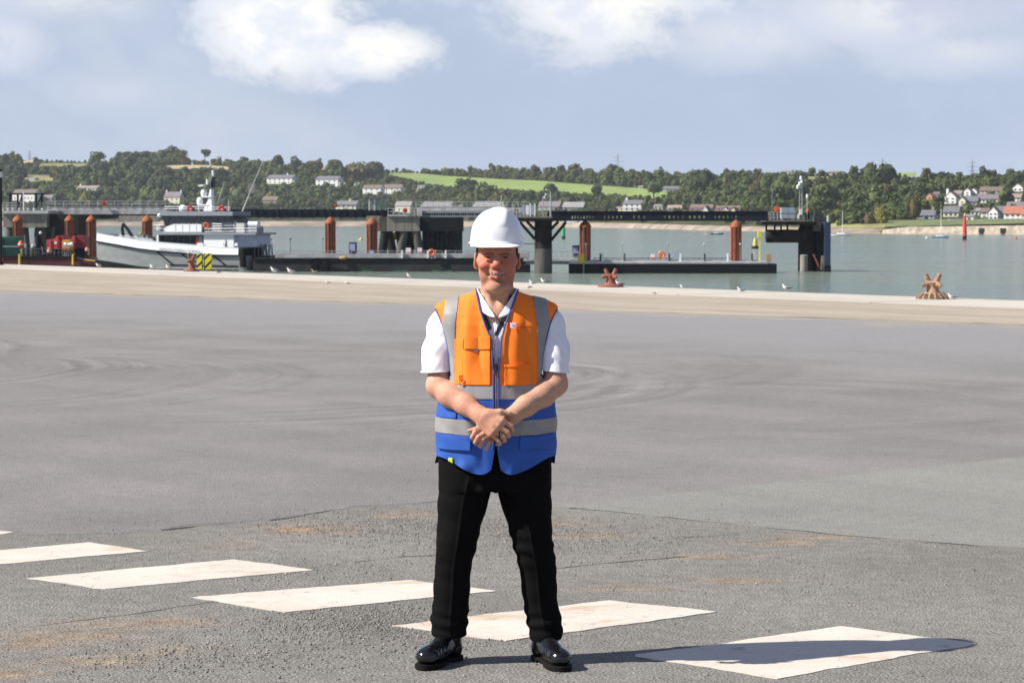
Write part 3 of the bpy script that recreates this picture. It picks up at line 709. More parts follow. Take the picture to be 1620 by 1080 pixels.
house(426, 321, 26, 4, 6, 'stone', 'brown', 'brown roofed stone house low among trees left of the black footbridge', wins=(2, 1))
house(547, 333, 36, 8, 7, 'cream', 'slate', 'cream house with hipped grey roof just above the black footbridge', wins=(4, 2), chim=(0.1,))
house(666, 300, 12, 5, 1.5, 'blue', 'grey', 'pale blue flat roofed hut below the green field', wins=(2, 1), name='hut', cat='hut')
house(637, 337, 27, 11, 7, 'cream', 'grey', 'small cream gabled house behind the red box on the pier', wins=(2, 1))
house(700, 331, 78, 4, 8, 'grey', 'grey', 'long grey roofed terrace behind the ramp, left of the helmet', wins=(10, 1))
house(775, 331, 60, 4, 8, 'grey', 'grey', 'long grey roofed terrace behind the helmet', wins=(7, 1))
house(868, 332, 36, 5, 8, 'grey', 'purple', 'purple grey roofed terrace behind the lamp post', wins=(4, 1), chim=(0.46,))
house(906, 332, 35, 4, 8, 'grey', 'grey', 'grey roofed terrace just right of the lamp post', wins=(4, 1))
house(1008, 333, 48, 10, 6, 'white', 'slate', 'white manor house with a chimney at each end above the black footbridge', chim=(-0.45, 0.45), wins=(5, 2), wing=(-36, 12, 6, 'cream'))
house(1041, 333, 15, 7, 2, 'cream', 'grey', 'low cream wing at the right of the manor house', wins=(2, 1))
house(1068, 334, 28, 3, 6, 'grey', 'tan', 'low grey roofed house between the manor and the twin gables', wins=(3, 1))
house(1108, 337, 37, 4, 9, 'white', 'brown', 'brown roofed house whose two white gables face the water, left one', wins=(4, 1))
house(1102, 337.4, 14, 4, 8, 'white', 'brown', 'white gable projecting from the left brown roofed house', 'gable', wins=(1, 1))
house(1115, 337.4, 13, 3, 8, 'white', 'brown', 'second white gable of the left brown roofed house', 'gable', wins=(1, 1))
house(1150, 338, 40, 4, 8, 'white', 'brown', 'brown roofed house with white gables, right one', wins=(4, 1))
house(1147, 338.4, 13, 4, 7, 'white', 'brown', 'white gable projecting from the right brown roofed house', 'gable', wins=(1, 1))
house(1160, 338.4, 11, 3, 7, 'cream', 'brown', 'cream gable at the end of the right brown roofed house', 'gable', wins=(1, 1))
house(1013, 299, 7, 3, 1.5, 'white', 'grey', 'tiny white shed on the far edge of the green field', wins=(1, 1), name='shed', cat='shed')
house(1062, 302, 30, 3, 4, 'grey', 'slate', 'long low farm barn at the right end of the green field', wins=(2, 1), name='barn', cat='barn')
house(1244, 277, 16, 5, 3, 'white', 'grey', 'white building on the wooded skyline above the right dolphin', wins=(3, 1), name='building', cat='building')
house(1319, 276, 17, 3.5, 1.5, 'cream', 'tan', 'pale flat building on the skyline right of the mast', wins=(3, 1), name='building', cat='building')
house(1155, 274, 6, 3, 2, 'white', 'grey', 'tiny white house near the skyline left of the right dolphin', wins=(1, 1))
# the town at the right
house(1470, 316, 10, 5, 5, 'orange', 'brown', 'orange walled house at the left edge of the town', 'gable', wins=(1, 1))
house(1480, 312, 9, 4, 4, 'white', 'brown', 'small white house beside the orange walled one', wins=(1, 1))
house(1503, 322, 19, 10, 8, 'white', 'brown', 'large white gabled house standing highest at the left of the town', 'gable', wins=(2, 2), chim=(-0.4,))
house(1514, 313, 12, 6, 5, 'white', 'tan', 'white house tucked behind the large gabled one', wins=(2, 1))
house(1522, 326, 11, 8, 6, 'cream', 'slate', 'cream gable with dark slate roof in the middle of the town', 'gable', wins=(1, 2))
house(1536, 325, 20, 6, 8, 'grey', 'slate', 'dark slate roofed house beside the cream gable', wins=(2, 1))
house(1530, 310, 11, 7, 5, 'white', 'brown', 'narrow white gable, upper row of the town, left', 'gable', wins=(1, 2))
house(1540, 309, 11, 6, 5, 'white', 'brown', 'pair of white gables, upper row of the town', 'gable', wins=(1, 2))
house(1567, 306, 34, 4, 6, 'pink', 'brown', 'long brown roofed row along the top of the town', wins=(5, 1))
house(1562, 321, 32, 6, 7, 'white', 'purple', 'white terrace with pinkish roof in mid town', wins=(5, 1))
house(1610, 303, 16, 6, 6, 'white', 'brown', 'white gable at the top right corner of the town', 'gable', wins=(2, 1))
house(1604, 320, 22, 7, 6, 'white', 'tan', 'white terrace below the top right gable', wins=(3, 2))
house(1606, 331, 26, 5, 6, 'white', 'purple', 'pale terrace above the red roofed house', wins=(3, 1))
house(1467, 346, 21, 5, 8, 'blue', 'slate', 'blue grey bungalow with dark roof near the shore wall', wins=(3, 1), chim=(0.3,))
house(1504, 343, 24, 7, 9, 'cream', 'slate', 'cream house with dark roof left of the yellow house', wins=(3, 1))
house(1542, 341, 14, 7, 4, 'yellow', 'grey', 'yellow walled house near the shore', wins=(2, 1))
house(1557, 344, 11, 8, 6, 'white', 'brown', 'narrow white house right of the yellow one', wins=(1, 2))
house(1571, 347, 15, 11, 8, 'white', 'slate', 'white gable facing the water with grey slate roof', 'gable', wins=(2, 2))
house(1582, 346, 14, 10, 9, 'blue', 'slate', 'pale blue house behind the white slate roofed gable', wins=(1, 2))
house(1602, 350, 28, 12, 11, 'white', 'red', 'white house with bright red roof at the right', wins=(3, 2))
house(1622, 350, 10, 10, 8, 'pink', 'red', 'pink house cut off by the right edge of the view', wins=(1, 2))
house(1533, 351, 14, 9, 2, 'white', 'grey', 'white box shaped shed on the green by the shore', wins=(1, 1), name='shed', cat='shed')
house(1456, 351, 10, 5, 3, 'grey', 'grey', 'small grey hut on the green beside the wood', wins=(1, 1), name='hut', cat='hut')
def church():
    q = terr(398, 306); k = mpp(q.y); root = thing('church_tower', 'square grey stone church tower among trees above the boat aerial', 'church', q); w_ = 11*k
    MB().box((q.x-w_/2, q.y, q.z-3), (q.x+w_/2, q.y+w_, q.z+15*k)).build('tower', wm('stone'), root, smooth=False)
    p = MB()
    for i in range(4):
        x = q.x - w_/2 + (i+0.25)*w_/4; p.box((x, q.y-0.1, q.z+15*k), (x+w_/8, q.y+0.5, q.z+17*k))
    p.build('battlement', wm('stone'), root, smooth=False)
    MB().box((q.x-0.5, q.y-0.05, q.z+8*k), (q.x+0.5, q.y+0.3, q.z+11*k)).build('belfry_opening', M_WIN, root, smooth=False)
church(); SKIP.append((390, 408, 303, 316))
def white_wall():
    q = terr(1513, 352); k = mpp(q.y); root = thing('garden_wall', 'low white garden wall on the green left of the red beacon', 'wall', q)
    MB().box((q.x-12*k, q.y, q.z-1), (q.x+12*k, q.y+0.5, q.z+5.5*k)).build('wall', wm('white'), root, smooth=False)
    MB().box((q.x-12*k-.1, q.y-0.1, q.z+5.5*k), (q.x+12*k+.1, q.y+0.6, q.z+5.5*k+0.15)).build('coping', wm('grey'), root, smooth=False)
white_wall()
# pylons and poles on the skyline
M_STEEL = mat('galvanised_steel', (0.42, 0.43, 0.44), 0.5, 0.3)
def pylon(px, top, label):
    base = interp(RIDGE, px); q = terr(px, base) + Vector((0, 260, -6)); q.x *= q.y/(q.y-260); k = mpp(q.y); h = (base-top)*k + 8; w_ = h*0.085
    root = thing('pylon', label, 'pylon', q); lt = MB()
    for sx in (-1, 1):
        for sy in (-1, 1): lt.tube([q + Vector((sx*w_, sy*w_, 0)), q + Vector((sx*w_*0.25, sy*w_*0.25, h*0.68)), q + Vector((0,0,h))], 0.28, 4)
    for i in range(7):
        z0, z1 = h*0.1*i, h*0.1*(i+1); f = lambda z: w_*(1 - 0.75*z/(h*0.68)) if z < h*0.68 else w_*0.2
        for s in (-1, 1): lt.tube([q + Vector((s*f(z0), -f(z0), z0)), q + Vector((-s*f(z1), -f(z1), z1))], 0.16, 4)
    lt.build('lattice', M_STEEL, root)
    for z, wd in ((0.66, 0.15), (0.78, 0.18), (0.9, 0.11)): MB().tube([q + Vector((-wd*h, 0, z*h)), q + Vector((0, 0, z*h+0.5)), q + Vector((wd*h, 0, z*h))], 0.22, 4).build('cross_arm', M_STEEL, root)
pylon(47, 231, 'electricity pylon on the skyline at the far left'); pylon(977, 239, 'electricity pylon above the wood right of the helmet')
pylon(1396, 245, 'electricity pylon above the wood, left of the far right pair'); pylon(1538, 247, 'rightmost electricity pylon above the town')
# ------------------------------------------------------------------ woodland
OPEN = [(262,362,258,268), (30,52,253,259), (62,140,258,264), (38,84,277,287), (1416,1450,273,280), (1278,1312,280,286)]
def woods():
    pts = []
    r = random.Random(5)
    u = -640.0
    cells = {}
    def near(u, py, du, dv):
        cx, cy = int(u // 24), int(py // 12)
        for i in (-1, 0, 1):
            for j in (-1, 0, 1):
                for a, b in cells.get((cx+i, cy+j), ()):
                    if abs(a-u) < du and abs(b-py) < dv: return True
        return False
    for _ in range(32000):
        u = r.uniform(-1880, 3480) if r.random() < 0.38 else r.uniform(-60, 1690); s = interp(SHORE, u) - BANK - 2; rd = interp(RIDGE, u)
        py = r.uniform(rd + 1.0, s)
        if 1396 < u and py > 350: continue
        if 690 < u < 1210 and py > 335 and r.random() < 0.93: continue
        if 660 < u < 1215 and py > 320 and r.random() < 0.5: continue
        if u < 700 and py > 347 and r.random() < 0.8: continue
        q = terr(u, py); k = 1/mpp(q.y)                 # pixels per metre
        size = r.choice((7, 9, 10, 11, 12, 14) if u > 430 else (8, 10, 12, 14, 16)) * (0.62 if r.random() < 0.22 else 1.0)
        if 1180 < u < 1460: size *= 1.15
        size *= 1 - 0.5*max(0.0, 1 - (py - rd)/22.0) * (1.0 if u > 600 else 0.6)
        if 420 < u < 720 and py > 290: size *= 0.62
        if 900 < u < 1220 and py > 312: size *= 0.6
        if 60 < u < 180 and py < 262: size *= 0.3
        if 620 < u < 1000 and py < 284: size *= 0.8
        if 618 < u < 1056 and py > interp(GF_LO, u):
            size = min(size, max(3.0, (py - interp(GF_LO, u) + 1)/(k*0.95)))
        if u > 1425 and py > 292: size = min(size, 6.5)
        if not free(u, py): continue
        if near(u, py, size*k*0.38, size*k*0.20): continue
        # a tree in front of a house or a small field stays low enough to leave it in view
        for a, b, c, d in OPEN + [(q_[0], q_[1], 0, q_[2] - 1) for q_ in SKIP]:
            if a - size*k*0.3 < u < b + size*k*0.3 and py >= d: size = min(size, max(0.0, (py - d + 1.5)/(k*0.95)))
        if size < 3.0: continue
        cells.setdefault((int(u // 24), int(py // 12)), []).append((u, py)); pts.append((size*k, u, py, size, q))
    # rows of trees and hedges that stand on the skyline
    def row(a, b, step, h, jit=0.3, dy=1):
        u = a
        while u < b:
            q = terr(u, interp(RIDGE, u) + dy); sz = h*r.uniform(1-jit, 1+jit)*mpp(q.y); pts.append((sz/mpp(q.y), u, interp(RIDGE, u)+dy, sz, q)); u += step*r.uniform(0.7, 1.3)
    row(-200, 36, 9, 12); row(60, 136, 7, 3.5); row(168, 204, 7, 8); row(196, 292, 7, 22, 0.16); row(292, 345, 8, 10); row(345, 430, 8, 13)
    row(612, 800, 6, 6, 0.25); row(690, 780, 10, 11); row(780, 1000, 8, 15, 0.3); row(1000, 1240, 8, 8, 0.35); row(1240, 1330, 8, 4, 0.3); row(1330, 1380, 9, 10, 0.4); row(1380, 1480, 9, 7, 0.4); row(1480, 1640, 8, 9, 0.3); row(1640, 2260, 12, 14); row(-1880, -200, 16, 14); row(2260, 3480, 16, 14)
    # hedge along the top and foot of the green field
    for tab, h in ((GF_UP, 4),):
        for i in range(70):
            u = r.uniform(640, 1040); q = terr(u, interp(tab, u) - 0.5); pts.append((h, u, interp(tab, u)-0.5, h*mpp(q.y)*r.uniform(0.7,1.2), q))
    vis = [p for p in pts if -10 < p[1] < 1630]; vis.sort(key=lambda p: -p[0]); big = set(id(p) for p in vis[:270])
    grp = (('trees of the left hillside wood', -50, 430), ('trees round the green field', 430, 1058), ('trees of the wood behind the right dolphin', 1058, 1480), ('trees of the town', 1480, 1700))
    marks = ((90, 'behind the left pier'), (200, 'behind the pale road bridge'), (255, 'behind the foredeck of the white boat'), (300, 'behind the wheelhouse of the white boat'), (345, 'just right of the boat mast'), (420, 'around the slanting boat aerial'), (500, 'near the long white slate roofed house'), (570, 'near the bright white hillside house'),
             (640, 'around the white brown roofed pair'), (720, 'above the middle pier'), (830, 'above the white helmet'), (930, 'above the braced dolphin'), (1000, 'left of the white manor house'), (1060, 'behind the white manor house'), (1130, 'behind the twin gabled houses'), (1190, 'above the rusty pile at the right'),
             (1235, 'above the orange lifebuoy cabinet'), (1280, 'behind the lattice signal mast'), (1325, 'above the blue fender panel'), (1375, 'behind the white moored sailing boat'), (1425, 'between the two moored sailing boats'), (1470, 'beside the orange walled house'), (1515, 'above the pale blue yacht'), (1570, 'above the red beacon'), (9999, 'above the red roofed house'))
    def describe(u, py, me):
        t_ = (py - interp(RIDGE, u)) / max(1.0, interp(SHORE, u) - BANK - interp(RIDGE, u))
        row_ = 'on the skyline' if t_ < 0.10 else 'high up' if t_ < 0.32 else 'halfway up' if t_ < 0.6 else 'low down' if t_ < 0.85 else 'at the shore'
        col = {'leaves': 'dark green', 'leaves_brown': 'brownish', 'leaves_pale': 'pale green', 'leaves_yellow': 'yellow green'}[me.materials[0].name]
        shp = {'crown': 'broad', 'crown.001': 'rounded', 'crown.002': 'upright', 'crown.003': 'low spreading', 'crown.004': 'full', 'crown.005': 'bushy', 'crown.006': 'tall'}.get(me.name, 'leafy')
        return '%s %s tree %s %s' % (shp, col, row_, next(m for a, m in marks if u < a))
    rest = []
    for p in pts:
        _, u, py, size, q = p
        me = r.choice(CROWNS); x = r.random()
        if x < 0.07: me = CROWN_B
        elif x < 0.16: me = r.choice(CROWN_P)
        elif x < 0.18: me = CROWN_Y
        sc = Vector((size*0.56*r.uniform(.9,1.15), size*0.56, size*0.66*r.uniform(0.85, 1.15)))
        if id(p) in big:
            gp = next((g_[0] for g_ in grp if g_[1] <= u < g_[2]), grp[3][0])
            o = link('woodland_tree', me); o.location = q - Vector((0,0,0.12*size)); o.scale = sc; o.rotation_euler.z = r.uniform(0, 6.28)
            tag(o, describe(u, py, me), 'tree', gp)
        else: rest.append((me, q - Vector((0,0,0.12*size)), sc, r.uniform(0, 6.28)))
    same = {}
    for o in COL.objects:
        if o.name.startswith('woodland_tree'): same.setdefault(o['label'], []).append(o)
    for lb, os_ in same.items():
        os_.sort(key=lambda o: o.location.x/o.location.y); n_ = len(os_)
        if n_ > 1:
            for i, o in enumerate(os_): o['label'] = lb + ', ' + (('left one', 'right one') if n_ == 2 else ('leftmost', 'middle', 'rightmost') if n_ == 3 else [('first', 'second', 'third', 'fourth', 'fifth', 'sixth', 'seventh', 'eighth')[q % 8] + ' from left' for q in range(n_)])[i]
    # the smaller remainder as one mass
    cache = {}
    for mat_ in (M_LEAF, M_LEAFB, M_LEAFP, M_LEAFY):
        V = []; Fc = []; o = 0
        for me, loc, sc, a in rest:
            if me.materials[0] != mat_: continue
            if me.name not in cache:
                v = np.empty(len(me.vertices)*3, np.float32); me.vertices.foreach_get('co', v); f = np.empty(len(me.loops), np.int32); me.loops.foreach_get('vertex_index', f)
                sel = np.arange(len(f)//4)[::2]; f4 = f.reshape(-1, 4)[sel]; vv = v.reshape(-1, 3)[f4.ravel()]
                ctr = vv.reshape(-1, 4, 3).mean(1, keepdims=True); vv = (ctr + (vv.reshape(-1, 4, 3) - ctr)*1.35).reshape(-1, 3)
                cache[me.name] = vv
            v = cache[me.name]; c, s = math.cos(a), math.sin(a); vx = v * np.array(sc, np.float32)
            V.append(np.stack([vx[:,0]*c - vx[:,1]*s, vx[:,0]*s + vx[:,1]*c, vx[:,2]], 1) + np.array(loc, np.float32)); o += len(v)
        if not V: continue
        V = np.concatenate(V); Fc = np.arange(len(V), dtype=np.int32).reshape(-1, 4)
        m2 = np_mesh('woodland', V, Fc); m2.materials.append(mat_); tag(link('woodland', m2), kind='stuff')
    print('trees', len(pts), len(rest))
woods()
# the air between: one even, pale haze round everything
def haze():
    m = bpy.data.materials.new('haze'); m.use_nodes = True; t = m.node_tree; t.nodes.clear(); o = t.nodes.new('ShaderNodeOutputMaterial')
    v = t.nodes.new('ShaderNodeVolumePrincipled'); v.inputs['Color'].default_value = (0.86, 0.92, 1.0, 1); v.inputs['Density'].default_value = HAZE; v.inputs['Anisotropy'].default_value = 0.0
    t.links.new(v.outputs[0], o.inputs['Volume'])
    mb = MB().box((-4400, -60, -9), (4400, 5200, 130)); ob = mb.build('haze', m, smooth=False); tag(ob, kind='stuff')
HAZE = 0.00006
haze()
# ------------------------------------------------------------------ harbour structures
M_RUST = mat('rust_orange', (0.30, 0.085, 0.028), 0.85, var=0.3, vscale=1.2, stain=((0.10, 0.032, 0.018), 0.8, 0.8), bump=0.4, bscale=8)
M_RUSTD = mat('rust_dark', (0.13, 0.042, 0.025), 0.85, var=0.35, vscale=1.0, stretch=(1,1,0.3))
M_BLACK = mat('black_steel', (0.008, 0.009, 0.012), 0.65, var=0.3, spec=0.2)
M_NAVY = mat('dark_navy_paint', (0.012, 0.018, 0.030), 0.6, var=0.25, spec=0.2)
M_BLUEF = mat('fender_blue', (0.022, 0.040, 0.085), 0.5, var=0.2)
M_DARK = mat('weathered_steel_and_shade', (0.022, 0.020, 0.019), 0.8, var=0.4, vscale=0.8, stain=((0.05, 0.032, 0.022), 0.5, 0.9), spec=0.2)
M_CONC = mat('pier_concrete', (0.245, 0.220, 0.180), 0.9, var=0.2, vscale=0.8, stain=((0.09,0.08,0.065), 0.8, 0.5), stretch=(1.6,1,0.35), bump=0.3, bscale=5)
M_CONCD = mat('damp_and_shaded_concrete', (0.085, 0.078, 0.068), 0.9, var=0.3, vscale=0.7, stretch=(1.5,1,0.4))
M_GREY = mat('grey_paint', (0.30, 0.315, 0.33), 0.5, var=0.1); M_LGREY = mat('pale_deck', (0.46, 0.455, 0.44), 0.7, var=0.2, vscale=0.8, stain=((0.24,0.20,0.16), 0.5, 0.7))
M_RAIL = mat('galvanised_rail', (0.40, 0.41, 0.42), 0.45, 0.4); M_RAILD = mat('dark_rail', (0.06, 0.065, 0.075), 0.5)
M_WHITE = mat('white_paint', (0.78, 0.79, 0.80), 0.4, var=0.05); M_RED = mat('signal_red', (0.62, 0.055, 0.035), 0.5, var=0.08); M_ORANGE = mat('lifebuoy_orange', (0.72, 0.13, 0.035), 0.5, var=0.06)
M_YEL = mat('yellow_paint', (0.66, 0.47, 0.035), 0.5, var=0.1); M_YELG = mat('yellow_sign', (0.70, 0.66, 0.05), 0.5, var=0.08); M_GREEN = mat('beacon_green', (0.02, 0.36, 0.12), 0.45, var=0.1)
M_WEED = mat('green_weed', (0.03, 0.11, 0.06), 0.9, var=0.4, vscale=1.5); M_PANEL = mat('blue_grey_cabinet', (0.30, 0.36, 0.42), 0.5, var=0.05); M_SIGNBL = mat('sign_lilac', (0.40, 0.42, 0.68), 0.5, var=0.05)
M_TAN = mat('tan_board', (0.46, 0.27, 0.13), 0.7, var=0.15); M_RUBBER = mat('rubber', (0.010, 0.010, 0.011), 0.85, var=0.3, spec=0.2)
M_GLASSP = bpy.data.materials.new('shelter_glass'); M_GLASSP.use_nodes = True
_b = M_GLASSP.node_tree.nodes['Principled BSDF']; _b.inputs['Base Color'].default_value = (0.75, 0.85, 0.85, 1); _b.inputs['Transmission Weight'].default_value = 0.9; _b.inputs['Roughness'].default_value = 0.03; _b.inputs['IOR'].default_value = 1.05

def railing(root, px0, px1, y_foot, y_top, Y, n, m, mids=1, r=0.04, name='railing'):
    mb = MB(); a0, a1 = P(px0, y_foot, Y), P(px1, y_foot, Y); b0, b1 = P(px0, y_top, Y), P(px1, y_top, Y)
    mb.tube([b0, b1], r, 6)
    for j in range(mids): f = (j+1)/(mids+1); mb.tube([a0.lerp(b0, f), a1.lerp(b1, f)], r*0.8, 5)
    mb.build(name, m, root)
    for i in range(n+1):
        f = i/n; MB().tube([a0.lerp(a1, f), b0.lerp(b1, f)], r, 5).build('post', m, root)
def lifebuoy(px, py, Y, label, rpx=6.0, m=None, group=None):
    c = P(px, py, Y); R = rpx*mpp(Y); root = thing('lifebuoy', label, 'lifebuoy', c, group)
    MB().torus(c, R*0.72, R*0.28).build('ring', m or M_ORANGE, root)
    for a in (0.6, 2.2, 3.75, 5.3):
        MB().torus(c + Vector((math.cos(a)*R*0.72, 0, math.sin(a)*R*0.72)), R*0.30, R*0.05, 'Y', 8, 5).build('band', M_WHITE, root)
    MB().bxp(px-1, py-1, px+1, py+rpx*1.6, Y+0.15, 0.06).build('bracket', M_RAIL, root)
    return root
def lifebox(px, py, w_, h_, Y, label, m=None):
    c = P(px, py, Y); root = thing('lifebuoy_cabinet', label, 'lifebuoy box', c)
    k = mpp(Y); q = P(px, py, Y)
    MB().lathe([(w_*k*0.5, -0.12), (w_*k*0.5, 0.12), (w_*k*0.42, 0.2)], q, 10, 'Y').build('cabinet', m or M_RED, root)
    MB().lathe([(w_*k*0.2, -0.25), (w_*k*0.2, -0.13)], q, 10, 'Y').build('hatch', M_RUSTD if m is None else M_ORANGE, root)
    MB().bxp(px-0.8, py+h_*0.4, px+0.8, py+h_*0.4+4, Y+0.05, 0.08).build('stand', M_RAIL, root)

# --- rust brown guide piles
def pile(px, top, base, wpx, Y, label, ribs=True, mr=None):
    k = mpp(Y); c = P(px, base, Y); t = P(px, top, Y); R = wpx*k/2; root = thing('guide_pile', label, 'pile', (c.x, Y, WATER), 'rusty guide piles of the pontoons')
    zc = t.z - R*1.15; zb = WATER - 1.0
    MB().lathe([(R*0.97, zb), (R*0.97, zc)], (c.x, Y + R, 0), 6).build('shaft', mr or M_RUST, root, smooth=False)
    MB().lathe([(R*1.06, zc), (R*1.06, zc + R*0.16), (R*0.80, zc + R*0.62), (R*0.30, zc + R*1.12), (0.06, zc + R*1.28)], (c.x, Y + R, 0), 16).build('cap', M_RUST, root, angle=60)
    for a in (-2.45, -1.75, -1.25):
        p = Vector((c.x + R*0.96*math.cos(a), Y + R + R*0.96*math.sin(a), 0))
        MB().cyl((p.x, p.y, zb), (p.x, p.y, zc - 0.1), 0.085, 0.085, 6).build('rib', M_RUSTD, root)  # ribs in darker rust: the pile's shade is put into their colour
    return root
pile(27, 341, 400, 16, 276, 'rusty pile in front of the pale concrete face of the left pier')
pile(109, 341, 400, 15, 274, 'rusty pile in front of the dark side of the left pier')
pile(143.5, 341, 405, 16, 272, 'rusty pile just off the bow of the white boat')
pile(232, 341, 400, 17, 280, 'rusty pile behind the foredeck of the white boat')
pile(522, 344, 398, 17.5, 251, 'rusty pile standing alone right of the white boat')
pile(588, 345, 400, 18, 251, 'rusty pile in front of the corner of the middle pier')
pile(926, 349, 410, 18.5, 243, 'rusty pile with a gull on its cap at the right pontoon')
pile(1165, 349, 413, 18.5, 241, 'rusty pile near the right end of the right pontoon')

# --- left pier and its bridge
def left_pier():
    Y = 288; root = thing('pier', 'weathered concrete pier head on raked piles at the far left', 'pier', (P(40,360,Y).x, Y, WATER))
    for a, b in ((5, 20), (20.3, 40), (40.3, 58), (58.3, 74)):
        MB().bxp(a, 338, b, 360, Y, 6).build('concrete_panel', M_CONC, root, smooth=False, bevel=0.03)
    MB().bxp(3, 333, 76, 338, Y - 0.3, 9).build('deck', M_LGREY, root, smooth=False)
    MB().bxp(74.4, 339, 124, 400, Y + 1.5, 8).build('side_wall', M_DARK, root, smooth=False)  # shaded side of the pier head, its shade put into the colour
    for x0, x1 in ((16, 12), (38, 44), (62, 56), (70, 78), (86, 80)):
        MB().cyl(P(x0, 359, Y+2), P(x1, 420, Y+2), 0.55, 0.55, 10).build('raked_pile', M_CONCD, root)
    for x in (6, 14, 22, 32, 46, 55, 68): MB().cyl(P(x, 333, Y-0.1), P(x, 329, Y-0.1), 0.22, 0.26, 8).build('mooring_post', M_LGREY, root)
    railing(root, 4, 74, 333, 321, Y + 3, 10, M_RAIL, 2)
left_pier()
def pier_shelter():
    Y = 291; root = thing('shelter_frame', 'open dark framed shelter on the deck of the left pier', 'shelter', P(42, 333, Y))
    for x in (16, 28, 35, 57, 66): MB().bxp(x-1.2, 307, x+1.2, 333, Y, 0.25).build('post', M_BLACK, root)
    MB().bxp(10, 305.5, 68, 307.5, Y-0.5, 4).build('roof_beam', M_BLACK, root)
    for (a, b) in ((28, 35), (57, 66)): MB().tube([P(a, 330, Y), P(b, 309, Y)], 0.09, 5).build('brace', M_BLACK, root)
    MB().bxp(36.2, 304, 37.4, 333, Y-1, 0.1).build('lamp_post', M_WHITE, root)
pier_shelter()
def dark_post():
    Y = 120; root = thing('lamp_post', 'dark tall post with a grey head at the left edge of the view', 'lamp post', P(2, 420, 86))
    Y = 86; MB().cyl(P(1.2, 419, Y), P(1.2, 268, Y), 0.055, 0.05, 10).build('pole', M_BLACK, root)
    MB().bxp(-4, 272, 4, 281, Y-0.1, 0.3).build('lamp_head', M_GREY, root, bevel=0.01)
    MB().cyl(P(1.2, 420, Y), P(1.2, 414, Y), 0.11, 0.11, 8).build('base', M_BLACK, root)
dark_post()
def approach_bridge():
    Y = 296; root = thing('approach_bridge', 'pale grey road bridge running from the left pier behind the boat', 'bridge', P(170, 345, Y))
    for i in range(5):
        a = 74 + i*38; MB().bxp(a, 332.5, a + 37.6, 339, Y, 6).build('girder', M_LGREY, root, smooth=False)
        MB().bxp(a, 327, a + 37.6, 331.5, Y + 0.4, 0.3).build('parapet', M_LGREY, root, smooth=False)
    MB().bxp(74, 339, 262, 341, Y+1, 5).build('soffit', M_DARK, root)
    MB().bxp(74, 331.5, 262, 332.5, Y+0.2, 5.5).build('kerb', M_GREY, root)
    railing(root, 74, 262, 327, 318.5, Y + 0.3, 14, M_RAIL, 1)
    MB().bxp(124, 340, 128, 408, Y+6, 2).build('pier_leg', M_DARK, root)
    MB().bxp(126, 340, 182, 346, Y+7, 3).build('under_girder', M_NAVY, root)
    MB().bxp(183, 340, 250, 351, 1250, 6).build('far_abutment', M_CONC, root)
approach_bridge()
lifebox(165, 321.5, 8, 9, 295.6, 'round red lifebuoy cabinet on the rail of the pale road bridge')
lifebox(530, 324.5, 8, 9, 300, 'dark red lifebuoy cabinet on the black footbridge right of the boat', M_RUSTD)
def dark_bridge():
    Y = 300; root = thing('footbridge', 'black girder bridge from behind the boat to the middle pier', 'bridge', P(480, 345, Y))
    for i in range(6):
        a = 262 + i*59.5; MB().bxp(a, 331, a+59.2, 344, Y, 5).build('girder', M_NAVY, root, smooth=False)
        for k in range(5): MB().bxp(a+k*11.8, 331.3, a+k*11.8+1, 343.7, Y-0.12, 0.2).build('stiffener', M_BLACK, root)
    railing(root, 262, 618, 331, 324.5, Y + 0.5, 24, M_RAILD, 1)
dark_bridge()
# --- middle pier
def middle_pier():
    Y = 283; root = thing('pier', 'concrete pier head with raked legs and a black caisson behind the white helmet', 'pier', (P(650,360,Y).x, Y, WATER))
    for a, b in ((612, 626), (626.2, 640), (640.2, 652), (652.2, 664)):
        MB().bxp(a, 342.5, b, 366, Y, 5).build('concrete_panel', M_CONC, root, smooth=False, bevel=0.03)
    MB().prp([(601, 344), (612, 342.5), (612, 366), (602, 366)], Y + 0.4, 5).build('corner_wall', M_CONCD, root, smooth=False)  # unlit side of the corner, its shade put into the darker concrete
    MB().bxp(580, 341.5, 601, 366, Y + 3, 5).build('rear_block', M_CONC, root, smooth=False)
    MB().bxp(613, 339.5, 657, 342.3, Y - 0.2, 6).build('deck', M_LGREY, root, smooth=False)
    for x0, x1, dy in ((609, 603, 1), (614, 626, 3.5), (632, 640, 4), (640, 630, 0.6), (652, 645, 2.5), (658, 667, 0.6)):
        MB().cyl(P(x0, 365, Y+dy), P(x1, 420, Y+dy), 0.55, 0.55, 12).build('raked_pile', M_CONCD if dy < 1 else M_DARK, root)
    for a, b in ((616.5, 627), (644.5, 650)):
        MB().bxp(a, 368, b, 380, Y + 6, 0.6).build('yellow_sleeve', M_YEL, root, bevel=0.1)
    MB().bxp(664.5, 343.5, 732, 366, Y + 0.8, 6).build('caisson_top', M_BLACK, root, smooth=False)  # caisson in shadow, the shade put into its black colour
    for i in range(9): MB().bxp(668 + i*7.1, 366, 673.5 + i*7.1, 420, Y + 1.2, 5).build('caisson_pile', M_BLACK, root)
    railing(root, 614, 656, 339.5, 330, Y + 4, 5, M_RAIL, 1)
middle_pier()
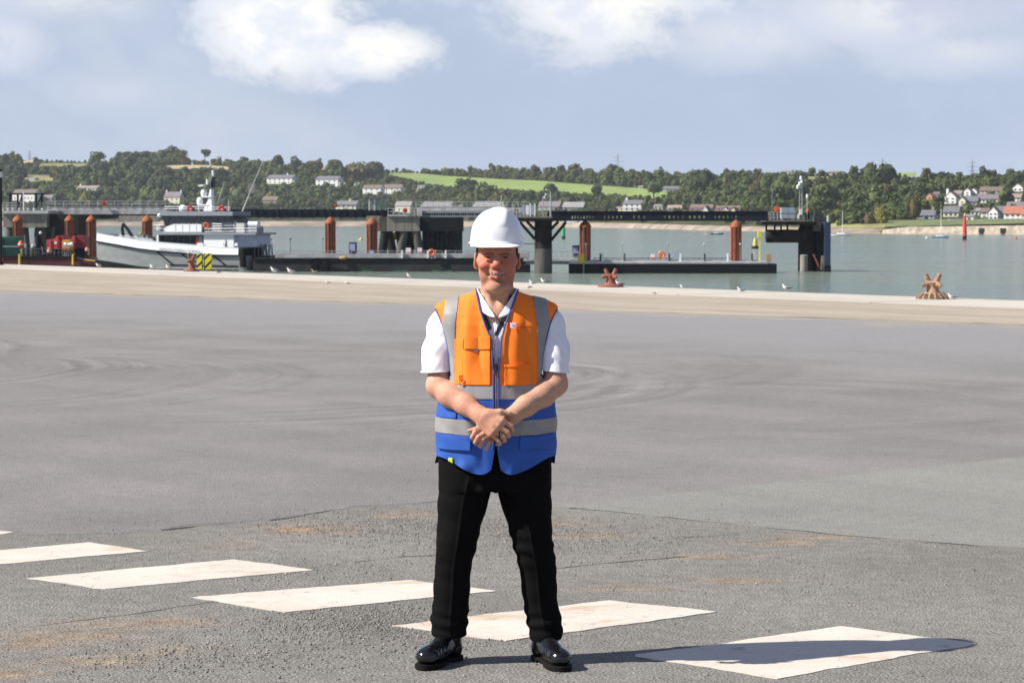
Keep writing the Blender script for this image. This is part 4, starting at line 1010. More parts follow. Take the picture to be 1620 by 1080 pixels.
def glass_shelter():
    Y = 298; root = thing('glass_shelter', 'glazed shelter with white frame on the end of the black girder bridge', 'shelter', P(597, 333, Y))
    for x in (584, 592.5, 601, 610): MB().bxp(x-0.7, 315, x+0.7, 333, Y, 0.15).build('frame_post', M_WHITE if x < 600 else M_RAIL, root)
    for x in (584, 610): MB().bxp(x-0.5, 315, x+0.5, 333, Y+2, 0.15).build('frame_post', M_RAIL, root)
    MB().bxp(582, 312.5, 612, 315, Y-0.3, 3).build('roof', mat('roof_dark_grey', (0.12,0.12,0.14), 0.6), root)
    for a, b in ((585, 592), (593.5, 600.3), (601.8, 609)): MB().bxp(a, 315.3, b, 332.5, Y+0.05, 0.03).build('pane', M_GLASSP, root, smooth=False)
glass_shelter()
lifebox(641, 333, 8, 7, 282.5, 'bright red lifebuoy cabinet on the middle pier before the cream hut')
def linkspan():
    Y = 285; root = thing('linkspan', 'grey steel linkspan ramp with a row of dark openings behind the helmet', 'ramp', P(750, 342, Y))
    for i in range(4):
        a = 659 + i*45; MB().bxp(a, 333.5, a + 44.7, 337, Y, 0.6).build('top_chord', M_GREY, root, smooth=False); MB().bxp(a, 341, a + 44.7, 343.4, Y, 0.6).build('bottom_chord', M_GREY, root, smooth=False)
        MB().bxp(a, 337, a + 44.7, 341, Y + 0.5, 0.2).build('web_plate', M_BLACK, root, smooth=False)
        for k in range(12): MB().bxp(a + k*3.73, 337, a + k*3.73 + (1.3 if k % 3 else 2.2), 341, Y + 0.1, 0.4).build('web_post', M_GREY, root, smooth=False)
        MB().bxp(a, 328.5, a + 44.7, 333.3, Y + 0.4, 0.2).build('parapet', M_LGREY, root, smooth=False)
    MB().bxp(658, 333.6, 840, 343.2, Y + 0.8, 5).build('ramp_deck', M_DARK, root)
    railing(root, 658, 838, 328.5, 320, Y + 0.8, 20, M_RAIL, 1)
    MB().bxp(659.5, 330, 668, 342, Y - 0.3, 0.3).build('end_plate', M_LGREY, root)
linkspan()
lifebox(817, 333, 6, 8, 270, 'dull red lifebuoy cabinet right beside the white helmet', M_RUSTD)
def red_mast():
    root = thing('mast', 'slim red and white mast behind the linkspan, left of the helmet', 'mast', P(793, 331, 330))
    for i in range(4): MB().bxp(792.4, 303 + i*7, 793.6, 310 + i*7, 330, 0.12).build('segment', M_RED if i % 2 == 0 else M_WHITE, root)
red_mast()
# --- dolphin with braces
def dolphin():
    Y = 236; k = mpp(Y); root = thing('dolphin', 'dark round steel dolphin with diagonal braces right of the helmet', 'dolphin', (P(860, 400, Y).x, Y, WATER))
    c = P(859.5, 350, Y + 2.2); R = 14*k
    MB().lathe([(R, WATER - 2), (R, P(859, 350, Y).z)], (c.x, c.y, 0), 24).build('column', M_DARK, root)
    MB().lathe([(R*1.01, WATER - 1), (R*1.01, WATER + 2.6)], (c.x, c.y, 0), 24).build('tide_band', M_CONCD, root)
    MB().bxp(818, 345, 896, 350, Y, 5).build('platform', M_BLACK, root, smooth=False, bevel=0.04)
    MB().bxp(812, 342.6, 874, 344.8, Y + 0.3, 4.5).build('deck_plate', mat('rusty_deck', (0.25,0.19,0.15), 0.85, var=0.3), root)
    for (x0, y0, x1, y1) in ((823, 352, 846, 378), (895, 352, 872, 380), (834, 351, 846, 363), (883, 351, 872, 362)):
        MB().cyl(P(x0, y0, Y + 1), P(x1, y1, Y + 1.6), 0.16, 0.16, 8).build('brace', M_BLACK, root)
    MB().bxp(815, 385, 850, 386.3, Y + 1.5, 0.1).build('tie_bar', M_BLACK, root)
    railing(root, 812, 845, 342.6, 331, Y + 4, 6, M_RAIL, 2)
    for a, b, m_ in ((826, 831, M_PANEL), (832, 837, M_WHITE), (838.5, 846, M_PANEL)): MB().bxp(a, 325, b, 340, Y + 3, 0.6).build('cabinet', m_, root, bevel=0.03)
    MB().bxp(838, 322, 840, 342, Y + 2, 0.15).build('post', M_WHITE, root); MB().bxp(845, 322, 847, 342, Y + 2, 0.15).build('post', M_WHITE, root)
    MB().bxp(866, 335, 871, 344, Y + 1, 1).build('bracket_box', M_BLACK, root)
dolphin()
def lamp():
    Y = 237; root = thing('lamp_post', 'tall thin grey lamp post standing on the braced dolphin', 'lamp post', P(871, 343, Y))
    MB().cyl(P(871, 343, Y), P(871, 303, Y), 0.10, 0.06, 8).build('pole', M_RAIL, root)
    MB().tube([P(871, 303.5, Y), P(868, 300, Y), P(864.5, 300.5, Y)], 0.06, 6).build('arm', M_RAIL, root); MB().bxp(863, 299.3, 866.5, 301.3, Y, 0.25).build('lantern', M_WHITE, root)
    r2 = thing('floodlight_mast', 'short mast with white floodlights left of the tall lamp post on the dolphin', 'floodlight', P(859, 343, Y + 1))
    MB().cyl(P(859, 343, Y+1), P(859, 311, Y+1), 0.05, 0.05, 6).build('pole', M_RAIL, r2)
    for a, b in ((863.5, 308), (861.5, 313)): MB().bxp(a-1.5, b-2, a+1.5, b+1.5, Y+0.8, 0.4).build('floodlight', M_WHITE, r2, bevel=0.05)
    MB().tube([P(858, 314, Y+1), P(864, 308, Y+1)], 0.05, 5).build('bracket', M_RAIL, r2)
lamp()
# --- long black walkway with round openings, out to the right dolphin
def walkway():
    Y = 243; root = thing('walkway', 'long black steel walkway with a row of round light holes out to the right dolphin', 'walkway', P(1040, 345, Y))
    holes = [905.5 + i*4.6 for i in range(8)] + [956.5 + i*6.6 for i in range(5)] + [1003 + i*8 for i in range(3)] + [1052 + i*7 for i in range(5)] + [1091.5 + i*7.5 for i in range(4)] + [1131.5 + i*6.6 for i in range(6)]
    # the web is a plate pierced by the holes: strips above and below, and a pier of steel between neighbours
    y_a, y_b = 341.3, 345.5
    MB().bxp(872, 334.5, 1215, y_a, Y, 0.25).build('upper_plate', M_NAVY, root, smooth=False); MB().bxp(872, y_b, 1215, 349.3, Y, 0.25).build('lower_plate', M_NAVY, root, smooth=False)
    rr = random.Random(4); edges = [872]
    for h in holes: w2 = rr.uniform(0.7, 1.7); edges += [h - w2, h + w2]
    edges.append(1215)
    for i in range(0, len(edges), 2): MB().bxp(edges[i], y_a, edges[i+1], y_b, Y, 0.25).build('web_plate', M_NAVY, root, smooth=False)
    MB().bxp(862, 348.3, 1216, 349.6, Y - 0.1, 0.6).build('bottom_flange', M_BLACK, root); MB().bxp(872, 334, 1216, 335, Y - 0.1, 0.6).build('top_flange', M_BLACK, root)
    railing(root, 872, 1215, 334, 329.5, Y + 0.2, 40, M_RAILD, 1, 0.035)
walkway()
def right_dolphin():
    Y = 246; k = mpp(Y); root = thing('dolphin', 'massive dark mooring dolphin with a long fender barrel at the right', 'dolphin', (P(1265, 400, Y).x, Y, WATER))
    MB().bxp(1205, 350.5, 1292, 356, Y, 6).build('platform', M_BLACK, root, smooth=False, bevel=0.05)
    MB().bxp(1211, 348.3, 1273, 350.3, Y + 0.3, 5).build('deck_plate', mat('rusty_deck', (0.25,0.19,0.15), 0.85), root)
    a = P(1211.5, 373.5, Y + 1.5); b = P(1275, 373.5, Y + 1.5); R = 10.5*k
    MB().lathe([(R*0.9, 0), (R, 0.15), (R, b.x - a.x)], (a.x, Y + 1.5, a.z), 24, 'X').build('fender_barrel', M_DARK, root)
    for x in (1212.5, 1226, 1236, 1246): MB().bxp(x-1.2, 356, x+1.2, 366, Y + 1, 0.4).build('hanger', M_BLACK, root)
    c = P(1278, 380, Y + 2.5)
    MB().lathe([(15.5*k, WATER - 2), (15.5*k, P(1278, 362, Y).z), (13*k, P(1278, 356, Y).z)], (c.x, c.y, 0), 24).build('column', M_DARK, root)
    c2 = P(1272, 380, Y - 0.1); MB().lathe([(6.2*k, WATER - 2), (6.2*k, P(1272, 404, Y).z), (5*k, P(1272, 403, Y).z)], (c2.x, c2.y, 0), 16).build('tide_sleeve', M_CONC, root)
    MB().bxp(1292, 353, 1301, 432, Y + 1, 3).build('frame', M_BLACK, root); MB().bxp(1287, 353, 1299, 366, Y + 0.4, 1.2).build('bracket', M_CONCD, root)
    MB().bxp(1299.5, 404, 1305, 434, Y + 0.6, 1).build('pale_post', M_CONC, root)
    MB().cyl(P(1287, 402, Y + 0.5), P(1299, 429, Y + 0.5), 0.09, 0.09, 6).build('chain', M_RUST, root)
    MB().bxp(1304.5, 351, 1314.5, 434, Y - 0.2, 2.5).build('fender_panel', M_BLUEF, root, smooth=False, bevel=0.05); MB().bxp(1304.5, 420, 1314.7, 435.5, Y - 0.3, 0.2).build('rubbing_strip', M_BLACK, root)
    railing(root, 1207, 1236, 348.3, 336, Y + 3, 5, M_RAIL, 2); MB().bxp(1308.5, 341, 1310.5, 351, Y, 0.2).build('post', M_WHITE, root); MB().bxp(1286, 340, 1287.5, 351, Y + 2, 0.15).build('post', M_RAIL, root)
    MB().bxp(1221, 298, 1222, 348, Y + 3, 0.07).build('aerial', M_RAIL, root)
right_dolphin()
lifebox(1229, 331, 10.5, 12, 245.6, 'big round orange red lifebuoy cabinet on the right dolphin', M_ORANGE)
def cabinet():
    Y = 247; root = thing('equipment_cabinet', 'pale blue grey two door cabinet on the right dolphin', 'cabinet', P(1247, 348, Y))
    MB().bxp(1236, 328.5, 1258, 346, Y, 1.2).build('body', M_PANEL, root, smooth=False, bevel=0.02)
    for a, b in ((1236.6, 1246.6), (1247.4, 1257.4)): MB().bxp(a, 329.5, b, 345.3, Y - 0.05, 0.06).build('door', M_PANEL, root, smooth=False, bevel=0.01)
    for x in (1238, 1247, 1256): MB().bxp(x-0.5, 346, x+0.5, 349, Y, 0.3).build('leg', M_RAIL, root)
    MB().tube([P(1235, 338, Y-0.5), P(1259, 338, Y-0.5)], 0.05, 5).build('guard_rail', M_RAILD, root)
cabinet()
def light_mast():
    Y = 247; root = thing('signal_mast', 'white lattice signal mast with lamps rising from the right dolphin', 'mast', P(1267, 349, Y)); lat = MB()
    for sx in (-2.2, 2.2): lat.cyl(P(1267+sx, 349, Y), P(1267+sx*0.8, 290, Y), 0.04, 0.035, 6)
    for i in range(8): y = 348 - i*7.2; lat.tube([P(1264.8, y, Y), P(1269.2, y-7.2, Y)][::1 if i % 2 else -1] if False else ([P(1264.8, y, Y), P(1269.2, y-7.2, Y)] if i % 2 else [P(1269.2, y, Y), P(1264.8, y-7.2, Y)]), 0.025, 4)
    lat.build('lattice', M_LGREY, root)
    for x, y in ((1267, 282), (1268.5, 287), (1262, 296), (1265, 291), (1277, 311)):
        MB().lathe([(0.09, -0.2), (0.13, -0.16), (0.13, 0.16), (0.06, 0.24)], P(x, y, Y), 10).build('lamp', M_WHITE, root)
    MB().tube([P(1261, 297, Y), P(1270, 297, Y)], 0.05, 5).build('yard', M_WHITE, root); MB().bxp(1264.6, 331, 1269.4, 340, Y - 0.3, 0.3).build('control_box', M_WHITE, root)
    MB().bxp(1262, 339, 1264.5, 346, Y-0.2, 0.3).build('valve_box', M_WHITE, root); MB().tube([P(1277, 347, Y), P(1277, 309, Y)], 0.05, 5).build('stay', M_RAIL, root)
    r2 = thing('fire_point', 'small dark red fire hydrant box right of the lattice mast', 'fire point', P(1278, 349, Y + 1)); MB().bxp(1274, 336, 1281, 348, Y + 1, 0.5).build('box', M_NAVY, r2, bevel=0.05); MB().ball(P(1278, 334, Y + 1), 3.2*mpp(Y)).build('dome', M_RED, r2)
light_mast()
# --- pontoons
def left_pontoon():
    Y = 246; root = thing('pontoon', 'long grey pontoon with railings left of the man', 'pontoon', P(600, 430, Y))
    MB().bxp(400, 411, 836, 431.5, Y, 4.2).build('hull', mat('pontoon_hull', (0.030, 0.029, 0.031), 0.85, var=0.35, vscale=0.5), root, smooth=False, bevel=0.05)
    MB().bxp(400, 408.5, 836, 411.5, Y - 0.12, 4.5).build('fender_strip', M_RUBBER, root, smooth=False)
    for i in range(14): MB().bxp(436 + i*28.6, 402, 464 + i*28.6, 408, Y + 0.25, 0.12).build('kerb_panel', M_LGREY, root, smooth=False)
    for a, b in ((436, 540), (556, 700), (706, 836)): railing(root, a, b, 408, 397, Y + 1, max(3, (b-a)//14), M_RAIL, 1, 0.035)
    MB().bxp(436, 400.5, 838, 408.3, Y + 3.4, 0.3).build('rear_kerb', M_LGREY, root, smooth=False)
    for x in (503, 521, 572, 584, 628, 641, 690, 710): MB().bxp(x-6, 427, x+6, 430.5, Y - 0.06, 0.1).build('weed_patch', M_WEED, root)
    MB().bxp(508, 412, 519, 431, Y - 0.5, 0.6).build('tyre_fender', M_RUBBER, root, bevel=0.1); MB().bxp(492, 409, 500, 428, Y - 0.3, 0.4).build('ladder', M_RUBBER, root)
    for x in (677, 688, 705, 636): MB().bxp(x-1.6, 396, x+1.6, 409, Y - 0.1, 0.3).build('white_bollard_post', M_WHITE, root, bevel=0.02)
    for x in (460, 459, 429, 511): MB().bxp(x-0.4, 378, x+0.4, 408, Y + 2.2, 0.05).build('lamp_pole', M_RAIL, root); MB().ball(P(x, 378, Y + 2.2), 1.4*mpp(Y), 8, 6).build('lamp', M_RAILD, root)
left_pontoon()
for x, y, w2, h2, m_, lb in ((646, 397, 4, 5, M_WHITE, 'white and pink notice board on the left pontoon near the helmet'), (588, 399, 3.2, 3, M_SIGNBL, 'small lilac notice at the foot of the pile by the middle pier'), (664, 396, 3.5, 4, M_WHITE, 'white notice just right of the pink one on the left pontoon')):
    root = thing('notice_board', lb, 'sign', P(x, 408, 246.6)); MB().bxp(x-w2, y-h2, x+w2, y+h2, 246.5, 0.06).build('board', m_, root)
    if 'pink' in lb: MB().bxp(x-w2+.3, y+0.5, x+w2-.3, y+h2-.3, 246.44, 0.06).build('lower_panel', mat('pink_print', (0.72,0.40,0.38), 0.6), root)
    MB().bxp(x-0.4, y+h2, x+0.4, 408, 246.55, 0.06).build('post', M_RAIL, root)
def kiosk(x0, x1, y0, y1, Y, label):
    root = thing('service_pillar', label, 'service pillar', P((x0+x1)/2, 408, Y)); MB().bxp(x0, y0, x1, y1, Y, 0.8).build('body', M_RAILD, root, bevel=0.03); MB().bxp(x0+1.2, y0+3, x1-2.4, y1-4, Y - 0.05, 0.08).build('screen', M_SIGNBL, root); MB().bxp(x0+1, y1, x1-1, 408, Y+0.1, 0.5).build('leg', M_RAIL, root)
kiosk(552, 564, 383, 400, 247.5, 'grey service pillar with a lilac panel on the left pontoon'); kiosk(905.5, 917, 388, 405, 244, 'grey service pillar with lilac panel beside the rusty pile of the right pontoon')
lifebuoy(683, 400, 245.7, 'orange lifebuoy on the left pontoon before the black caisson'); lifebuoy(1047, 403, 240.5, 'orange lifebuoy on the right pontoon')
def rope_heap():
    root = thing('mooring_ropes', 'dark mooring ropes lying over the edge of the left pontoon', 'ropes', P(515, 408, 245.6)); r = random.Random(2)
    for i in range(4): MB().tube([P(490 + i*4 + t*11, 410 - 2.2*math.sin(t*1.0 + i) * (0.6 + 0.2*i) + (2 if t == 0 else 0), 245.7) for t in (0, .6, 1.2, 1.8, 2.4, 3.0)], 0.055, 6).build('rope', M_RUBBER, root)
    MB().ball(P(543, 408, 245.7), (0.45, 0.3, 0.2)).build('rope_coil', M_TAN, root)
rope_heap()
def right_pontoon():
    Y = 238; root = thing('pontoon', 'long black pontoon with white posts right of the man', 'pontoon', P(1065, 432, Y))
    MB().bxp(901, 417.5, 1229, 434, Y, 4.2).build('hull', M_BLACK, root, smooth=False, bevel=0.05); MB().bxp(901, 414, 1215, 417.2, Y + 0.05, 4).build('deck_edge', M_LGREY, root, smooth=False)
    for a, b in ((940, 1045), (1052, 1170)): railing(root, a, b, 414.5, 408.5, Y + 3.6, (b-a)//9, M_RAILD, 1, 0.04)
    MB().bxp(925, 411.3, 1200, 414.2, Y + 3.2, 0.2).build('rear_kerb', M_GREY, root)
    for x in (953.5, 1077, 1152): MB().bxp(x-1.7, 401, x+1.7, 416, Y + 0.2, 0.3).build('white_bollard_post', M_WHITE, root, bevel=0.03)
    for x in (950, 988, 1059, 1115, 1190): MB().bxp(x-1.4, 401, x+1.4, 414, Y + 3, 0.3).build('dark_post', M_RAILD, root)
    for x in (985, 1057, 1114, 1171): MB().bxp(x-0.5, 386, x+0.5, 413, Y + 3, 0.06).build('lamp_pole', M_RAIL, root); MB().ball(P(x, 386, Y + 3), 1.7*mpp(Y), 8, 6).build('lamp', M_LGREY, root)
    for x0, x1 in ((816, 835),): MB().bxp(x0, 419, x1 + 4, 431, Y + 4, 3).build('gangway_float', M_BLACK, root)
    MB().bxp(832, 412, 918, 418, Y + 4.6, 0.25).build('gangway_side', M_GREY, root); railing(root, 832, 916, 413, 398, Y + 4.5, 9, M_RAIL, 1, 0.035)
    for i in range(6): MB().bxp(828 + i*15, 409.5, 840 + i*15, 413, Y + 4.2, 0.4).build('gangway_plate', M_LGREY, root, smooth=False)
    MB().bxp(914.5, 402, 925, 417, Y - 0.1, 0.8).build('yellow_gate', M_YEL, root, bevel=0.03); MB().bxp(922, 418, 924.5, 434.5, Y - 0.15, 0.2).build('tide_board', M_CONC, root)
    MB().bxp(926, 387, 927.6, 412, Y + 0.4, 0.12).build('lamp_pole', M_LGREY, root); MB().ball(P(926.8, 386, Y + 0.4), 1.8*mpp(Y), 8, 6).build('lamp', M_WHITE, root)
right_pontoon()
for x, y, w2, h2, m_, lb in ((1032.5, 406, 3.2, 4, M_WHITE, 'small white and red notice left of the lifebuoy on the right pontoon'), (1071, 405, 4.5, 5, M_PANEL, 'blue grey notice right of the lifebuoy on the right pontoon'), (1216.5, 408, 4, 5.5, M_TAN, 'tan notice board on the right end of the black pontoon')):
    root = thing('notice_board', lb, 'sign', P(x, 416, 240)); MB().bxp(x-w2, y-h2, x+w2, y+h2, 240, 0.06).build('board', m_, root); MB().bxp(x-0.5, y+h2, x+0.5, 417, 240.05, 0.06).build('post', M_RAIL, root)
    if 'red' in lb: MB().bxp(x-w2+.3, y+1, x+w2-.3, y+h2-.2, 239.94, 0.06).build('red_panel', M_RED, root)
def yellow_post():
    Y = 240; root = thing('mooring_post', 'tall bright yellow post with a box at its top on the right pontoon', 'post', P(1202, 418, Y)); MB().bxp(1200.9, 372, 1203.2, 418, Y, 0.15).build('post', M_YELG, root); MB().bxp(1198.8, 365.5, 1205.2, 376, Y - 0.1, 0.35).build('head_box', M_YELG, root, bevel=0.03)
yellow_post()
# --- buoys and beacons
def beacon(px, top, base, w_, Y, m, label, taper=0.75):
    c = P(px, base, Y); t = P(px, top, Y); k = mpp(Y); root = thing('channel_beacon', label, 'beacon', (c.x, Y, WATER)); h = t.z - WATER
    MB().lathe([(w_*k*0.5, h*0.16), (w_*k*0.5, h*0.6), (w_*k*0.5*taper, h*0.62), (w_*k*0.5*taper, h)], (c.x, Y, WATER), 14).build('shaft', m, root); MB().lathe([(w_*k*0.52, -1), (w_*k*0.52, h*0.17)], (c.x, Y, WATER), 14).build('foot', M_DARK, root); MB().lathe([(0.15, h), (0.15, h + 0.5), (0.05, h+0.6)], (c.x, Y, WATER), 8).build('lamp', M_WHITE, root)
Yb = HC*F_PX/(378-345); beacon(891.5, 352, 378, 5.5, Yb, M_GREEN, 'bright green channel beacon pile beyond the braced dolphin'); Yr = HC*F_PX/(379.5-345); beacon(1526, 341, 379.5, 6.5, Yr, M_RED, 'tall red channel beacon pile in front of the town')
def buoy(px, base, h, w_, label, body, foot):
    Y = HC*F_PX/(base-345); k = mpp(Y); q = P(px, base, Y); root = thing('buoy', label, 'buoy', (q.x, Y, WATER)); MB().lathe([(w_*k*0.5, -0.3), (w_*k*0.55, 0.2), (w_*k*0.4, h*k*0.25)], (q.x, Y, WATER), 14).build('float', foot, root); MB().lathe([(w_*k*0.33, h*k*0.25), (w_*k*0.22, h*k*0.8), (w_*k*0.08, h*k)], (q.x, Y, WATER), 12).build('tower', body, root)
buoy(1194.5, 393, 17, 11, 'yellow buoy with black float behind the yellow post', M_YEL, M_BLACK); buoy(571, 380, 4, 8, 'small yellow buoy between the two rusty piles left of the middle pier', M_YEL, M_YEL)
buoy(1607, 378, 4, 5, 'small pink mooring buoy near the right edge of the water', M_RED, M_RED); buoy(1466, 377, 3, 4, 'small white mooring buoy left of the blue hulled yacht', M_WHITE, M_WHITE); buoy(1117, 371, 3, 4, 'cream mooring buoy left of the small dark dinghy', M_TAN, M_LGREY)
# --- moored boats
def yacht(px, base, lpx, mast, hullm, label, boat='sailing boat', dark=None):
    Y = HC*F_PX/(base-345); k = mpp(Y); q = P(px, base, Y); L = lpx*k; root = thing('moored_boat', label, boat, (q.x, Y, WATER)); mb = MB(); st = [(-0.5, .72, .85), (-0.3, 1, .8), (0.1, 1.05, .82), (0.35, .6, .95), (0.5, .04, 1.1)]; hb = L*0.14; fb = L*0.11
    vs = []
    for x, b, z in st: vs += [(q.x + x*L, Y - hb*b, WATER + fb*z), (q.x + x*L*0.94, Y - hb*b*0.7, WATER - 0.15), (q.x + x*L*0.94, Y + hb*b*0.7, WATER - 0.15), (q.x + x*L, Y + hb*b, WATER + fb*z)]
    fs = [(0,1,2,3), (16,17,18,19)]
    for i in range(4):
        for j in range(4): fs.append((4*i+j, 4*i+(j+1)%4, 4*i+4+(j+1)%4, 4*i+4+j))
    mb.add(vs, fs); mb.build('hull', hullm, root, angle=30)
    MB().prism([(q.x - L*0.22, Y - hb*0.5, WATER + fb*0.8), (q.x + L*0.2, Y - hb*0.5, WATER + fb*0.8), (q.x + L*0.1, Y - hb*0.45, WATER + fb*1.55), (q.x - L*0.2, Y - hb*0.45, WATER + fb*1.6)], (0, hb, 0)).build('cabin', M_WHITE, root, smooth=False)
    if mast: MB().cyl((q.x + L*0.05, Y, WATER + fb), (q.x + L*0.05, Y, WATER + mast*k), 0.11, 0.07, 6).build('mast', M_WHITE, root); MB().cyl((q.x + L*0.05, Y, WATER + fb*2.0), (q.x - L*0.38, Y, WATER + fb*1.9), 0.09, 0.09, 6).build('boom', M_TAN, root)
yacht(1331, 373.5, 32, 40, M_WHITE, 'white moored sailing boat just right of the right dolphin'); yacht(1487, 376.5, 29, 46, mat('pale_blue_hull', (0.30,0.48,0.66), 0.4), 'yacht with pale blue hull and tall mast moored before the town'); yacht(1320, 374, 20, 0, M_WHITE, 'low white dinghy beside the right dolphin', 'dinghy'); yacht(1134, 371, 21, 0, M_NAVY, 'small dark hulled boat with pale cabin beyond the right pontoon', 'boat')
for i, (x, b, l) in enumerate(((908, 358, 22), (925, 357.5, 16), (885, 357, 18))):
    q = terr(x, 353); k = mpp(q.y)
    root = thing('beached_boat', ('white boat laid up on the far beach under the walkway, longest', 'white boat laid up on the beach right of the longest one', 'white boat laid up on the beach left of the longest one')[i], 'boat', q)
    MB().prism([q + Vector((-l*k/2, -1, 0)), q + Vector((l*k*0.35, -1, 0)), q + Vector((l*k/2, -1, 2.6)), q + Vector((-l*k/2, -1, 2.0))], (0, 3, 0)).build('hull', M_WHITE, root, smooth=False); MB().prism([q + Vector((-l*k*.25, -.6, 2.2)), q + Vector((l*k*.15, -.6, 2.2)), q + Vector((l*k*.05, -.6, 3.6)), q + Vector((-l*k*.22, -.6, 3.6))], (0, 2, 0)).build('cabin', M_WHITE, root, smooth=False)

# ------------------------------------------------------------------ things on the quay edge
def bollard(px, base, h, w_, label, mats, dirty=False, yaw=0.0):
    q = G(px, base, UP + 0.012); k = mpp(q.y); root = thing('mooring_bollard', label, 'bollard', q, 'cast mooring bollards on the quay edge'); H = h*k; R = w_*k/2; m1, m2 = mats
    V = lambda x, y, z: q + Matrix.Rotation(yaw, 3, 'Z') @ Vector((x*R, y*R, z*H))
    if dirty:
        MB().lathe([(R, 0), (R*0.98, H*0.05), (R*0.72, H*0.19), (R*0.5, H*0.22)], q, 24).build('base_plate', m2, root)
        for i in range(16):
            a = 2*math.pi*i/16; MB().prism([q + Vector((R*1.0*math.cos(a)-0.02*math.sin(a), R*1.0*math.sin(a)+0.02*math.cos(a), 0)), q + Vector((R*1.0*math.cos(a)+0.02*math.sin(a), R*1.0*math.sin(a)-0.02*math.cos(a), 0)), q + Vector((R*0.68*math.cos(a)+0.02*math.sin(a), R*0.68*math.sin(a)-0.02*math.cos(a), H*0.22)), q + Vector((R*0.68*math.cos(a)-0.02*math.sin(a), R*0.68*math.sin(a)+0.02*math.cos(a), H*0.22))], (0, 0, 0.025)).build('base_rib', m1, root, smooth=False)
        z0 = 0.20
    else: MB().lathe([(R, 0), (R, H*0.09), (R*0.94, H*0.13), (R*0.5, H*0.14)], q, 28).build('base_plate', m2, root); z0 = 0.12
    MB().lathe([(R*0.55, H*z0), (R*0.40, H*(z0+0.12)), (R*0.34, H*0.5), (R*0.42, H*0.66), (R*0.3, H*0.72)], q, 20).build('stem', m1, root, angle=60)
    for s in (-1, 1):
        MB().tube([V(0.12*s, 0, 0.55), V(0.24*s, 0, 0.70), V(0.34*s, 0, 0.86), V(0.42*s, 0, 1.0)], [R*0.16, R*0.17, R*0.15, R*0.14], 12).build('horn', m1, root, angle=60)
    MB().tube([V(-0.1, -0.1, 0.62), V(-0.5, -0.25, 0.58), V(-0.72, -0.3, 0.52)], [R*0.18, R*0.15, R*0.10], 10).build('side_lug', m1, root); MB().tube([V(0.1, -0.15, 0.6), V(0.3, -0.35, 0.58), V(0.42, -0.45, 0.5)], [R*0.18, R*0.17, R*0.12], 10).build('side_lug', m1, root)
M_BOL = mat('red_oxide', (0.25, 0.088, 0.058), 0.75, var=0.25, vscale=8, stain=((0.14,0.06,0.045), 0.6, 6)); M_BOL2 = mat('weathered_rust', (0.36, 0.22, 0.13), 0.85, var=0.35, vscale=9, stain=((0.12,0.06,0.04), 0.85, 7)); M_BOL3 = mat('rust_guano', (0.10, 0.06, 0.04), 0.9, var=0.35, vscale=10, stain=((0.14,0.08,0.05), 0.8, 9))
bollard(966, 454, 29, 41, 'red brown twin horned bollard on the quay right of the man', (M_BOL, M_BOL)); bollard(1475, 472.5, 39, 53, 'weathered tan twin horned bollard with a ribbed base at the right', (M_BOL2, M_BOL3), True); bollard(303, 429.5, 28, 26, 'orange brown bollard in front of the white boat beside the hazard boards', (M_BOL, M_BOL), yaw=0.6)
def hazard():
    m = bpy.data.materials.new('hazard_stripes'); m.use_nodes = True; t = NT(m.node_tree); b = t.n['Principled BSDF']; tcn = t.new('ShaderNodeTexCoord'); sp = t.new('ShaderNodeSeparateXYZ'); t.put(sp.inputs[0], tcn.outputs['Object'])
    f = t.math('FRACT', t.math('MULTIPLY', t.math('ADD', sp.outputs[0], t.math('MULTIPLY', sp.outputs[2], -1.0)), 3.3)); c = t.mix(t.math('GREATER_THAN', f, 0.66), (0.74, 0.70, 0.03), (0.02, 0.02, 0.02)); t.put(b.inputs['Base Color'], c); b.inputs['Roughness'].default_value = 0.5
    q = G(322, 428.6, UP + 0.012); Y = q.y; root = thing('hazard_barrier', 'yellow and black striped barrier boards at the ladder on the quay edge', 'barrier', q)
    for a, b_, tl in ((311.5, 319, 0), (324, 334.5, 0.12)): MB().bxp(a, 401, b_, 426.5, Y - tl, 0.05).build('striped_board', m, root, smooth=False)
    for x in (313, 317.5, 326, 333): MB().bxp(x-0.5, 426, x+0.5, 428.8, Y, 0.04).build('leg', M_RAILD, root)
    lb = MB()
    for y in range(402, 428, 4): lb.bxp(320, y, 323, y + 1.5, Y + 0.1, 0.05)
    lb.build('ladder_rungs', M_WHITE, root, smooth=False); MB().bxp(319.6, 400, 320.4, 429, Y + 0.1, 0.05).build('ladder_stile', M_BLACK, root); MB().bxp(322.8, 400, 323.6, 429, Y + 0.1, 0.05).build('ladder_stile', M_BLACK, root)
hazard()
